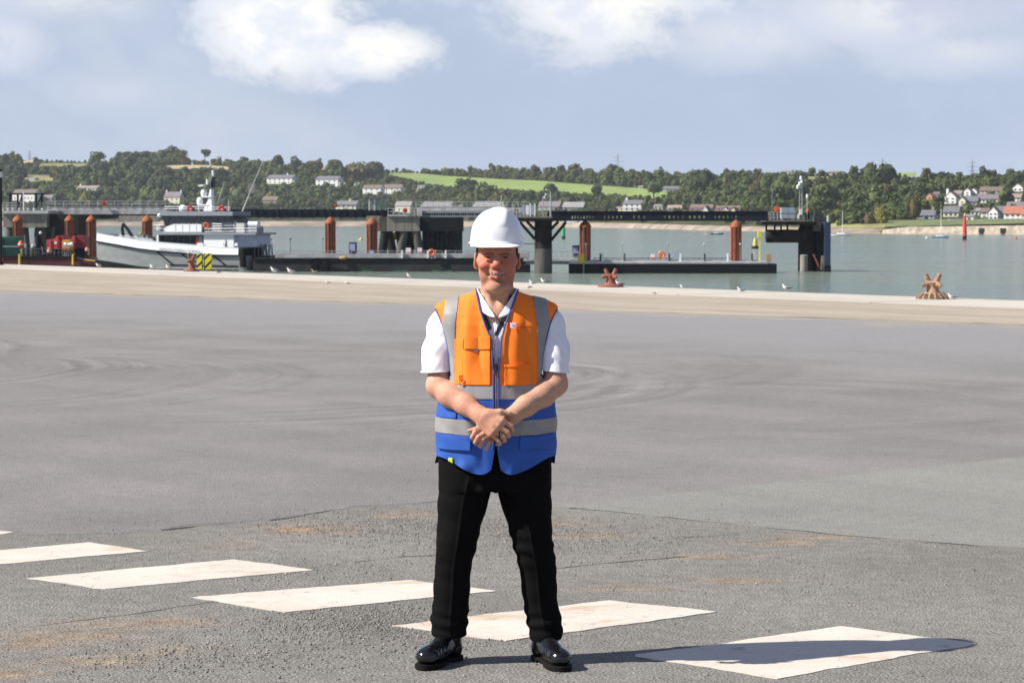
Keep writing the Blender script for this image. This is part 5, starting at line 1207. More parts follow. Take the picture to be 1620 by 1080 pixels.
# gulls
M_GW = mat('gull_white', (0.80, 0.80, 0.79), 0.8, var=0.03); M_GG = mat('gull_grey', (0.20, 0.21, 0.23), 0.8, var=0.1); M_GB = mat('gull_black', (0.02, 0.02, 0.022), 0.7); M_GBK = mat('gull_bill', (0.62, 0.42, 0.05), 0.5); M_GBR = mat('gull_brown', (0.24, 0.19, 0.15), 0.85, var=0.25, vscale=20)
def gull_parts(root, q, sz, face, sit, young):
    """body one continuous surface: tail, back, breast, neck and head"""
    V = lambda x, y, z: q + Vector((x*face*sz, y*sz, z*sz)); leg = 0.06 if sit else 0.24
    sk = [(-0.52, 0.17, 0.03), (-0.36, 0.17, 0.085), (-0.12, 0.16, 0.15), (0.10, 0.19, 0.165), (0.22, 0.27, 0.13), (0.27, 0.37, 0.085), (0.29, 0.45, 0.08), (0.335, 0.49, 0.082), (0.39, 0.485, 0.055), (0.42, 0.475, 0.02)]
    MB().tube([V(x, 0, z + leg - 0.03) for x, z, r in sk], [r*sz for x, z, r in sk], 12).build('body', M_GBR if young else M_GW, root, angle=80)
    for s in (-1, 1):
        MB().tube([V(0.14, s*0.13, 0.22+leg-.03), V(-0.10, s*0.15, 0.22+leg-.03), V(-0.34, s*0.10, 0.19+leg-.03), V(-0.50, s*0.05, 0.18+leg-.03)], [0.07*sz, 0.105*sz, 0.07*sz, 0.02*sz], 8).build('wing', M_GBR if young else M_GG, root, angle=80)
        if not sit: MB().tube([V(0.03, s*0.06, leg), V(0.03, s*0.06, 0.0)], 0.013*sz, 5).build('leg', M_GBK, root)
        MB().ball(V(0.37, s*0.055, 0.50+leg-.03), 0.014*sz, 6, 5).build('eye', M_GB, root)
    MB().tube([V(-0.40, 0, 0.185+leg-.03), V(-0.68, 0, 0.175+leg-.03)], [0.05*sz, 0.012*sz], 6).build('wing_tip', M_GB, root)
    MB().tube([V(0.42, 0, 0.475+leg-.03), V(0.55, 0, 0.455+leg-.03)], [0.024*sz, 0.008*sz], 6).build('bill', M_GBK, root)
def gull(px, py, label, face=-1, sit=False, hpx=11, young=False, z=None, Y=None):
    q = G(px, py, UP + 0.012) if Y is None else P(px, py, Y); k = mpp(q.y); sz = hpx*k/(0.58 if sit else 0.76)
    root = thing('gull', label, 'gull', q, 'gulls resting on the quay'); gull_parts(root, q, sz, face, sit, young)
gull(434, 433, 'white gull standing at the water edge, left one of the pair right of the boat', -1, hpx=11); gull(460, 434.5, 'white gull standing at the water edge, right one of the pair right of the boat', -1, hpx=11); gull(498, 435.5, 'brown young gull standing on the quay edge right of the white pair', -1, hpx=10, young=True)
gull(648, 441, 'white gull with dark wing tips on the quay edge left of the man', -1, hpx=9); gull(518, 448.5, 'tiny gull sitting on the concrete apron, left one of the low pair', -1, True, 5); gull(549, 449.5, 'tiny gull sitting on the concrete apron, right one of the low pair', -1, True, 5)
gull(842, 450, 'sitting gull next to the man shoulder at the right, left of two', -1, True, 7); gull(861, 448, 'sitting gull right of the man shoulder, right of two', -1, True, 8); gull(836, 458.5, 'standing gull partly behind the man right shoulder', -1, False, 9)
gull(1037, 465.5, 'gull lying low on the apron right of the red brown bollard', 1, True, 5.5); gull(1080, 458, 'small gull on the quay edge between the two right bollards, leftmost', -1, False, 8); gull(1172, 462, 'greyish gull crouching on the quay edge in the middle between the right bollards', -1, True, 8); gull(1244, 461.5, 'tall white gull standing left of the weathered bollard', -1, False, 12); gull(1506, 473.2, 'gull sitting at the right foot of the weathered bollard', -1, True, 9)
gull(242, 427, 'white gull standing in front of the boat hull, left of two', -1, False, 9); gull(267, 427.5, 'white gull standing in front of the boat hull near the bollard', -1, False, 9); gull(345, 432, 'brown and white gull sitting right of the hazard boards', -1, True, 5, True); gull(156, 424, 'white gull in front of the boat bow', -1, False, 8)
gull(979, 452, 'grey gull resting behind the red brown bollard', -1, True, 9); gull(928, 350.5, 'white gull perched on the cap of the rusty pile', -1, True, 5, Y=243.9)
# ------------------------------------------------------------------ white crew boat
M_HULL = mat('bare_aluminium', (0.31, 0.32, 0.32), 0.5, 0.1, var=0.12, vscale=0.9, stretch=(0.6,1,1.6)); M_HULLW = mat('gunwale_white', (0.80, 0.80, 0.80), 0.35, var=0.03); M_ANTI = mat('antifouling', (0.045, 0.04, 0.042), 0.7, var=0.3)
M_BGREY = mat('boat_grey', (0.24, 0.26, 0.29), 0.5, var=0.06); M_CABGLASS = mat('cabin_glass', (0.018, 0.022, 0.03), 0.08, var=0.2, spec=0.8); M_CABD = mat('cabin_dark_grey', (0.060, 0.068, 0.082), 0.45, var=0.1)
M_LETTER = mat('grey_lettering', (0.42, 0.43, 0.46), 0.5, var=0.02); M_DGREY = mat('deck_gear_grey', (0.17, 0.18, 0.20), 0.6, var=0.2)
def text_mesh(txt, size, extrude=0.004):
    cu = bpy.data.curves.new('t', 'FONT'); cu.body = txt; cu.size = size; cu.extrude = extrude; cu.align_x = 'CENTER'; cu.align_y = 'CENTER'; cu.resolution_u = 3
    o = bpy.data.objects.new('t', cu); COL.objects.link(o); dg = bpy.context.evaluated_depsgraph_get(); me = bpy.data.meshes.new_from_object(o.evaluated_get(dg)); bpy.data.objects.remove(o); bpy.data.curves.remove(cu); return me
def boat():
    Y = 250.0; K = F_PX/Y; A = math.radians(16); st = P(389, 427, Y); org = Vector((st.x, Y, WATER))
    root = thing('crew_boat', 'white and grey work boat with wheelhouse and mast moored at the pontoon', 'boat', org); root.rotation_euler.z = 0
    ca, sa = math.cos(A), math.sin(A); kx = K*ca
    def L(px, py, y=0.0):                              # pixel on the near side plane, y metres inboard
        x = (F_PX*org.x - (px - 810)*Y)/((px - 810)*sa + F_PX*ca); q = P(px, py, Y + x*sa); return W_(x, y, q.z - WATER)
    def W_(x, y, z): return org + Vector((-x*ca + y*sa, x*sa + y*ca, z))
    BM_ = 6.4
    # hull loft: stations from stern to bow, points from gunwale to keel, both sides
    sts = []
    for px, top, wb, ch in ((377, 392.5, 404, 424.5), (345, 391, 403.5, 424.5), (308, 388, 402, 424.8), (250, 383.5, 397, 424.2), (220, 380, 393.5, 421.5), (190, 376, 388, 416.5), (165, 372, 384, 413), (150, 369.5, 381.5, 411)):
        sts.append((px, top, wb, ch))
    def strip(a, b, ya, yb, name, m, both=True, par=root):
        vs = []; fs = []; n_ = len(sts)
        for side in (0, 1):
            for i, s in enumerate(sts):
                tp = max(0.0, (215 - s[0])/65.0); inn = 0.55*tp*tp
                for key, yy in ((a, ya), (b, yb)):
                    pz = s[key] if isinstance(key, int) else key(s)
                    y = yy + inn; vs.append(L(s[0], pz, y if side == 0 else BM_ - y))
        for side in (0, 1):
            o = side*2*n_
            for i in range(n_-1): fs.append((o+2*i, o+2*i+2, o+2*i+3, o+2*i+1))
        fs.append((2*n_-2, 4*n_-2, 4*n_-1, 2*n_-1)); fs.append((0, 1, 2*n_+1, 2*n_))
        return MB().add(vs, fs).build(name, m, par, angle=25)
    bul = strip(1, 2, 0.10, -0.06, 'bulwark', M_HULLW); strip(2, 3, 0.0, 0.25, 'hull_side', M_HULL); strip(3, lambda s: 436, 0.25, 1.3, 'antifouled_bottom', M_ANTI)
    dk = MB(); n_ = len(sts); vs = [L(s[0], s[1] + 4, 0.3 + 0.55*max(0, (215-s[0])/65)**2) for s in sts] + [L(s[0], s[1] + 4, BM_ - 0.3 - 0.55*max(0, (215-s[0])/65)**2) for s in sts]; dk.add(vs, [(i, i+1, n_+i+1, n_+i) for i in range(n_-1)]); dk.build('deck', M_BGREY, root, smooth=False)
    MB().tube([L(s[0], s[2] + 0.3, -0.10 + 0.55*max(0, (215-s[0])/65)**2) for s in sts], 0.09, 6).build('rubbing_strake', M_RUBBER, root)
    MB().tube([L(s[0], s[1], 0.10 + 0.55*max(0, (215-s[0])/65)**2) for s in sts], 0.05, 6).build('cap_rail', M_WHITE, root)
    for (a, b, c, d) in ((248, 397.5, 273, 418.5), (288, 402, 300, 411), (337, 404, 359, 421.5)): MB().tube([L(a, b, -0.02), L(c, d, 0.15)], 0.09, 6).build('fender_bar', M_RUBBER, root)
    MB().tube([L(268, 419, 0.2), L(389, 421.5, 0.2)], 0.09, 6).build('lower_fender', M_RUBBER, root); MB().tube([L(235, 424.2, 0.22), L(389, 426, 0.22)], 0.06, 6).build('spray_rail', M_HULL, root)
    MB().prism([L(377, 405, 0.05), L(389, 405, 0.25), L(389, 429, 0.3), L(377, 429, 0.1)], Vector((sa, ca, 0))*(BM_-0.4)).build('stern_step', M_HULL, root, smooth=False)
    for y in (0.4, 2.0, 3.6, 5.2): MB().cyl(L(383, 393, y), L(383, 421, y), 0.45, 0.45, 10).build('stern_fender', M_RUBBER, root)
    tm = text_mesh('OFFSHORE ENERGY SUPPORT', 0.62, 0.01); t_ = link('name_lettering', tm, bul); t_.data.materials.append(M_LETTER); px_, pz_ = L(248, 393.0, -0.12), L(320, 397.0, -0.12); ux = (pz_ - px_).normalized(); vy = Vector((0, 0, 1)); vy = (vy - ux*vy.dot(ux)).normalized(); nn = ux.cross(vy)
    t_.rotation_mode = 'QUATERNION'; t_.rotation_quaternion = Matrix((ux, vy, nn)).transposed().to_quaternion(); t_.location = L(284, 395.2, -0.12) - wloc(bul); t_.scale = (0.62, 0.85, 1)
    def blk(px0, py0, px1, py1, y0, y1, name, m, par=root, bev=0.0, poly=None):
        pl = poly or [(px0, py1), (px1, py1), (px1, py0), (px0, py0)]
        return MB().prism([L(a, b, y0) for a, b in pl], Vector((sa, ca, 0))*(y1-y0)).build(name, m, par, smooth=False, bevel=bev)
    # lower cabin
    cab = blk(0,0,0,0, 0.7, BM_-0.7, 'lower_cabin', M_CABD, poly=[(247, 386), (323, 392), (323, 370), (247, 370)])
    for i in range(6): x = 250 + i*9.6; blk(0,0,0,0, 0.66, 0.74, 'window', M_CABGLASS, cab, poly=[(x, 383 + i*0.5), (x+7.6, 383.5 + i*0.5), (x+7.6, 373), (x, 373)])
    blk(307, 376, 310.5, 390, 0.62, 0.7, 'red_locker', M_RED, cab); blk(311, 373, 317, 391, 0.64, 0.72, 'door', M_BGREY, cab)
    aft = blk(320, 370.5, 367, 391, 0.5, BM_-0.5, 'aft_cabin', M_HULLW)
    blk(0,0,0,0, 0.2, BM_-0.2, 'upper_deck', M_BGREY, poly=[(241, 371.5), (404, 371.5), (404, 368.5), (241, 367)])
    blk(367, 370.5, 400, 391, 1.2, BM_-1.2, 'stern_bulkhead', mat('shaded_aft_panel', (0.50,0.53,0.66), 0.5), root); blk(0,0,0,0, 0.45, 0.5, 'vent_grille', M_DGREY, aft, poly=[(354, 380), (356, 380), (356, 389), (354, 389)])  # aft wall of the cabin, its bluish shade put into the panel colour
    # wheelhouse
    wh = blk(0,0,0,0, 1.0, BM_-1.0, 'wheelhouse', M_CABD, poly=[(257, 368), (365, 368), (363, 341), (252, 341)])
    for a, b in ((254.2, 262), (263.5, 281), (283, 291.5), (293, 303), (306, 312)): blk(0,0,0,0, 0.96, 1.04, 'window', M_CABGLASS, wh, poly=[(a + 2.2, 357.5), (b + 1.2 if b < 270 else b, 357.5), (b, 342.5), (a, 342.5)])
    for a, b in ((332, 339), (342, 350), (353, 360)): blk(a, 343, b, 351, 0.96, 1.04, 'window', M_CABGLASS, wh)
    for y0, y1 in ((1.3, 2.5), (2.7, 3.8), (4.0, 5.2)): MB().prism([L(252.5, 342.5, y0), L(252.5, 342.5, y1), L(256, 358, y1), L(256, 358, y0)], (-0.06, 0, 0)).build('window', M_CABGLASS, wh, smooth=False)
    blk(0,0,0,0, 0.55, BM_-0.55, 'casing', M_HULLW, poly=[(256, 367), (316, 367), (316, 355), (308, 354.5), (272, 354.5), (257, 360)])
    for x in (275, 286, 297, 308): blk(x, 355.5, x+0.5, 366, 0.53, 0.6, 'casing_seam', M_BGREY, root)
    rf = blk(0,0,0,0, 0.6, BM_-0.6, 'wheelhouse_roof', M_BGREY, poly=[(247, 340), (250, 341.3), (365, 341.3), (365, 334.5), (253, 334)])
    MB().ball(L(249.5, 341, 0.6), 0.25, 8, 6).build('searchlight', M_WHITE, root); MB().ball(L(276, 330, 2.4), 0.45, 10, 7).build('satellite_dome', M_WHITE, root)
    # mast
    mb = MB(); mb.prism([L(305, 334.5, 2.8), L(321, 334.5, 2.8), L(319, 314, 2.9), L(318.5, 299, 3.0), (L(315, 299, 3.0)), (L(313, 316, 2.9))], Vector((sa, ca, 0))*0.7); mast = mb.build('mast', M_WHITE, root, smooth=False, bevel=0.05)
    for (x, y, a, b) in ((305, 305, 316, 307), (298.5, 318, 314, 320)):
        MB().lathe([(0.0, -0.36), (0.32, -0.33), (0.36, 0.0), (0.31, 0.24), (0.16, 0.40), (0.02, 0.44)], L(x, y, 3.2), 12).build('radome', M_WHITE, mast); MB().prism([L(x-2, y+5, 2.8), L(b and a, y+5, 2.8), L(a, y+7, 2.8), L(x-2, y+7, 2.8)], Vector((sa, ca, 0))*0.8).build('bracket', M_WHITE, mast, smooth=False)
    MB().prism([L(298, 292.5, 2.7), L(307, 291.5, 2.7), L(307, 293.5, 2.7), L(300, 294.5, 2.7)], Vector((sa, ca, 0))*0.5).build('radar_scanner', M_WHITE, mast); MB().cyl(L(312, 291.5, 3), L(312, 283, 3), 0.14, 0.14, 10).build('navigation_light', M_WHITE, mast)
    MB().prism([L(316, 296, 3.1), L(323.5, 296, 3.1), L(323, 279, 3.1), L(319, 279, 3.1)], Vector((sa, ca, 0))*0.12).build('dark_screen', M_NAVY, mast); MB().cyl(L(321, 278, 3), L(321, 269, 3), 0.12, 0.16, 8).build('top_lamp', M_WHITE, mast); MB().tube([L(317, 298, 3), L(317, 277, 3), L(319.5, 268, 3)], 0.05, 6).build('pole', M_DGREY, mast)
    for a, b, c, d, r in ((322, 318, 332, 288, 0.05), (360, 336, 395, 251, 0.085)): MB().tube([L(a, b, 4.2), L(c, d, 4.2)], [r, r*0.5], 6).build('whip_aerial', M_LGREY, root)
    for x, y in ((328.5, 307), (331, 314), (341, 315), (293, 318)): MB().cyl(L(x, 334.5, 3.8), L(x, y, 3.8), 0.07, 0.05, 6).build('roof_pole', M_LGREY, root)
    for x, y, yy in ((297, 330.5, 0.7), (347, 330, 0.7), (323.5, 357, 0.55)): MB().torus(L(x, y, yy), 0.26, 0.11, 'Y', 16, 6).build('lifebuoy_ring', M_RED if y < 340 else M_ORANGE, root)
    # upper aft deck gear
    for x0, x1, yt, yb in ((347, 366, 349, 366.5), (385, 402, 348.5, 361)):
        a = L(x0, (yt+yb)/2, 1.6); b = L(x1, (yt+yb)/2, 1.6); r = (yb-yt)/2/K; MB().tube([a, a.lerp(b, .06), a.lerp(b, .94), b], [r*0.7, r, r, r*0.7], 14).build('liferaft_canister', M_WHITE, root, angle=50)
    blk(368, 353, 382, 368.5, 1.0, 2.4, 'deck_locker', M_LGREY, root, 0.04); blk(383, 358, 401, 368.5, 1.2, 3.0, 'winch_box', M_BGREY, root, 0.04); blk(366, 341, 398, 343, 1.0, BM_-1, 'boarding_boom', M_NAVY, root)
    for i in range(4): MB().tube([L(333, 354 + i*3.6, 0.6), L(348, 354.5 + i*3.6, 0.6)], 0.05, 5).build('rail', M_WHITE, root)
    def rails(pts, h_, name='railing'):
        m_ = MB(); m_.tube([L(a, b - h_, y) for a, b, y in pts], 0.035, 5); m_.tube([L(a, b - h_*0.5, y) for a, b, y in pts], 0.03, 5)
        for (a, b, y), (c, d, e) in zip(pts, pts[1:]):
            n2 = max(1, int(abs(c-a)/6))
            for i in range(n2): f = i/n2; m_.tube([L(a+(c-a)*f, b+(d-b)*f, y), L(a+(c-a)*f, b+(d-b)*f-h_, y)], 0.03, 4)
        m_.build(name, M_RAIL, root)
    rails([(242, 367, 0.4), (256, 367, 0.4)], 11); rails([(256, 334, 0.9), (300, 334, 0.9), (360, 335, 0.9)], 7); rails([(322, 371, 0.4), (404, 370, 0.4)], 9); rails([(185, 377, 0.5), (240, 383, 0.5)], 4.5)
    rails([(238, 385, 1.4), (247, 386, 1.4)], 16, 'ladder')
    # foredeck crane and gear
    for a in (L(178, 374, 2.5), ): MB().tube([L(180.5, 377, 2.5), L(178.5, 362, 2.5), L(180, 353.5, 2.5)], [0.2, 0.17, 0.14], 8).build('crane_leg', M_NAVY, root); MB().tube([L(196, 378, 2.5), L(188, 364, 2.5), L(180, 353.5, 2.5)], [0.22, 0.18, 0.14], 8).build('crane_jib', M_NAVY, root)
    for x0, x1, y0, y1, m_ in ((205, 216, 371, 377, M_DGREY), (208, 211.5, 367.5, 371, M_YEL), (218, 223, 373, 379, M_DGREY), (228, 233, 375, 381, M_RUBBER), (236, 243, 372, 384, M_WHITE), (236, 242, 357, 366, M_LGREY)): blk(x0, y0, x1, y1, 2.0, 3.2, 'deck_gear', m_, root, 0.06)
    for x in (313, 315.5, 319, 352, 372, 374): MB().cyl(L(x, 389, 0.3), L(x, 384.5, 0.3), 0.16, 0.12, 7).build('bitt', M_WHITE, root)
boat()
def stern_gear():
    Y = 252; root = thing('fender_rack', 'row of black fenders and grey frames between the boat stern and pontoon', 'fenders', P(405, 420, Y))
    for x in (398, 404, 410): MB().bxp(x, 390, x + 3.4, 428, Y - 0.3, 0.5).build('fender', M_RUBBER, root, bevel=0.15)
    for x in (395, 402, 408, 416, 425): MB().tube([P(x, 410, Y), P(x + 1, 389, Y), P(x + 4, 386, Y), P(x + 6, 408, Y)], 0.14, 7).build('hoop', M_LGREY if x % 2 else M_DGREY, root)
    MB().bxp(410, 405, 432, 431, Y - 1, 2).build('rubber_block', M_RUBBER, root, bevel=0.1); MB().bxp(392, 404, 438, 431, Y, 3).build('float', M_BLACK, root)
stern_gear()
# ------------------------------------------------------------------ red work barge at the left
M_DKRED = mat('barge_dark_red', (0.085, 0.016, 0.020), 0.6, var=0.3, vscale=0.7); M_CRED = mat('cover_red', (0.50, 0.065, 0.065), 0.6, var=0.12, vscale=1.0); M_GRN = mat('container_green', (0.012, 0.085, 0.058), 0.5, var=0.2); M_OLV = mat('olive_drum', (0.12, 0.12, 0.025), 0.6, var=0.2); M_SALM = mat('faded_orange', (0.62, 0.25, 0.16), 0.6, var=0.15)
def barge():
    Y = 256; root = thing('work_barge', 'low dark red work barge moored at the quay on the far left', 'barge', P(70, 425, Y))
    MB().prp([(-60, 430), (150, 430), (152, 412), (120, 407.5), (-60, 407.5)], Y, 8).build('hull', M_DKRED, root, smooth=False, bevel=0.05)
    MB().bxp(-60, 405.5, 122, 407.6, Y - 0.1, 8.2).build('bulwark_rail', M_BLACK, root)
    for x, y0, y1, m_ in ((4, 408, 419, M_RED), (31, 402, 421, M_YEL), (115.5, 402, 419, M_YEL)): MB().cyl(P(x, y1, Y-0.3), P(x, y0, Y-0.3), 0.14, 0.11, 8).build('fender_post', m_, root)
    MB().tube([P(118, 407, Y-0.2), P(132, 411, Y-0.2), P(146, 412.5, Y-0.2)], 0.1, 6).build('blue_rope', M_BLUEF, root); MB().tube([P(134, 411, Y-0.3), P(150, 413, Y-0.3)], 0.08, 6).build('yellow_rope', M_YEL, root)
    railing(root, 36, 112, 405.5, 394, Y + 0.3, 12, M_RAILD, 1, 0.04)
barge()
def container():
    Y = 258; root = thing('green_container', 'dark green container on the left end of the red barge', 'container', P(10, 405, Y)); MB().bxp(-40, 374.5, 29, 406, Y, 4).build('body', M_GRN, root, smooth=False, bevel=0.04)
    for i in range(7): MB().bxp(6 + i*3.4, 378, 7.6 + i*3.4, 404, Y - 0.08, 0.1).build('corrugation', M_GRN, root, smooth=False)
    MB().bxp(-40, 389, 29.3, 391, Y - 0.12, 0.14).build('rail', M_GREY, root); MB().bxp(-2, 376, 3.6, 405, Y - 0.15, 0.2).build('end_frame', mat('bright_green', (0.02,0.22,0.12), 0.5), root)
container()
def red_cover(x0, x1, y0, y1, Y, label, split=None):
    root = thing('covered_reel', label, 'covered machine', P((x0+x1)/2, y1, Y)); xm = split or x0 + (x1-x0)*0.36; c = 4
    MB().prp([(xm, y1), (x1, y1), (x1, y0 + c*1.5), (x1 - c, y0), (xm, y0)], Y, 3).build('cover_side', mat('cover_red_dark', (0.22, 0.022, 0.03), 0.6, var=0.15), root, smooth=False, bevel=0.05)
    MB().prp([(x0, y1), (xm - 0.2, y1), (xm - 0.2, y0), (x0 + c, y0 + 1), (x0, y0 + c*1.6)], Y - 0.3, 3).build('cover_end', M_CRED, root, smooth=False, bevel=0.05)
red_cover(85, 105, 372.5, 394, 259, 'red covered machine behind the orange one on the barge', 93); red_cover(111.5, 135, 372.5, 393, 259, 'dark red covered machine at the right end of the barge', 119)
def red_box():
    Y = 257.5; root = thing('red_tank', 'bright red square tank on the barge left of the covered machines', 'tank', P(82, 395, Y)); MB().bxp(73.5, 379, 91.5, 394.5, Y, 2.5).build('tank', M_CRED, root, smooth=False, bevel=0.05); MB().bxp(81, 379.5, 82, 394, Y - 0.06, 0.1).build('seam', M_DKRED, root); MB().bxp(86, 382, 90, 386, Y - 0.05, 0.1).build('label_plate', M_WHITE, root); MB().bxp(75, 394.5, 90, 406, Y + 0.3, 2).build('stand', M_BLACK, root)
red_box()
def orange_unit():
    Y = 256.6; root = thing('pump_unit', 'yellow orange pump unit with white cylinder on the barge', 'pump', P(105, 396, Y)); MB().bxp(98, 379.5, 111, 396, Y, 2).build('casing', mat('ochre_paint', (0.60, 0.30, 0.05), 0.5, var=0.12), root, smooth=False, bevel=0.05); a = P(101.5, 387.5, Y - 0.5); b = P(115, 386.5, Y - 0.5); MB().tube([a, a.lerp(b, 0.25), a.lerp(b, 0.27), a.lerp(b, 0.72), a.lerp(b, 0.74), b], [0.28, 0.28, 0.16, 0.16, 0.25, 0.25], 12).build('cylinder', M_WHITE, root)
    for x in (99, 102, 105, 108, 111): MB().bxp(x-0.6, 396, x+0.6, 406, Y + 0.2, 0.2).build('leg', M_LGREY, root)
orange_unit()
def drums():
    for i, (x, m_, lb) in enumerate(((36, M_OLV, 'olive drum beside the green container on the barge'), (42.5, M_BLUEF, 'dark blue drum between the two olive ones on the barge'), (51, M_OLV, 'olive drum right of the blue drum on the barge'))):
        Y = 257; root = thing('drum', lb, 'drum', P(x, 406, Y)); c = P(x, 406, Y); r = 0.27; h = P(x, 393, Y).z - c.z; MB().lathe([(r, 0), (r, h*.33), (r*1.05, h*.35), (r, h*.37), (r, h*.66), (r*1.05, h*.68), (r, h*.7), (r, h)], c, 14).build('shell', m_, root); MB().lathe([(r*0.95, h), (r*1.03, h + 0.03), (r*0.9, h + 0.04)], c, 14).build('lid', m_, root)
drums()
def buckets():
    for x, y0, y1, m_, lb in ((33, 381, 391, M_ORANGE, 'orange and white marker float on a pole at the barge'), (52, 386, 392, M_LGREY, 'pale grey bucket among the gear on the barge'), (78, 392, 402, M_SALM, 'faded orange buoy lying on the barge below the red tank'), (137.5, 391, 398, M_SALM, 'pinkish buoy at the right end of the barge')):
        Y = 257; c = P(x, y1, Y); t = P(x, y0, Y); h = t.z - c.z; root = thing('deck_float', lb, 'float', c); MB().lathe([(h*0.28, 0), (h*0.42, h*0.2), (h*0.45, h*0.55), (h*0.25, h*0.9), (h*0.1, h)], c, 12).build('float', m_, root, angle=60); MB().lathe([(h*0.44, h*0.38), (h*0.47, h*0.46), (h*0.44, h*0.54)], c, 12).build('band', M_WHITE, root)
    Y = 258; root = thing('deck_crane', 'small dark deck crane with white lamp standing on the barge', 'crane', P(60, 405, Y)); MB().cyl(P(60, 405, Y), P(60, 372, Y), 0.35, 0.22, 10).build('post', M_BLACK, root); MB().tube([P(60, 373, Y), P(66, 384, Y), P(70, 398, Y)], [0.15, 0.12, 0.08], 8).build('jib', M_BLACK, root); MB().ball(P(64, 368.5, Y), 0.17, 8, 6).build('lamp', M_WHITE, root); MB().cyl(P(57, 396, Y), P(55, 375, Y), 0.2, 0.2, 8).build('ram', M_DGREY, root); MB().bxp(49, 386, 56, 390, Y - 0.3, 0.6).build('control_box', M_LGREY, root); MB().bxp(52, 378, 58, 383, Y, 0.6).build('motor', M_SALM, root)
    r2 = thing('lamp_pole', 'short pole with a white lamp beside the olive drum on the barge', 'pole', P(40, 406, Y)); MB().cyl(P(40, 406, Y), P(39, 372, Y), 0.08, 0.06, 7).build('pole', M_DGREY, r2); MB().bxp(38.2, 385, 41, 392, Y-.1, 0.3).build('box', M_LGREY, r2)
    r3 = thing('deck_machinery', 'tangle of dark hoses and frames on the barge deck', 'machinery', P(80, 406, Y)); r = random.Random(8)
    for i in range(16): x = r.uniform(60, 134); MB().tube([P(x, 405, Y - .5), P(x + r.uniform(-3, 3), r.uniform(394, 402), Y - .6), P(x + r.uniform(-6, 6), 403, Y - .6)], 0.10, 6).build('hose', r.choice((M_RUBBER, M_DGREY, M_DKRED, M_RUBBER)), r3)
    MB().bxp(60, 398, 73, 405.5, Y, 1.5).build('engine_block', M_DGREY, r3, bevel=0.08); MB().bxp(88, 398, 97, 405.5, Y, 1.5).build('gear_case', M_DGREY, r3, bevel=0.08); MB().bxp(118, 394, 134, 406, Y + 1, 1.5).build('dark_frame', M_BLACK, r3, bevel=0.05)
buckets()
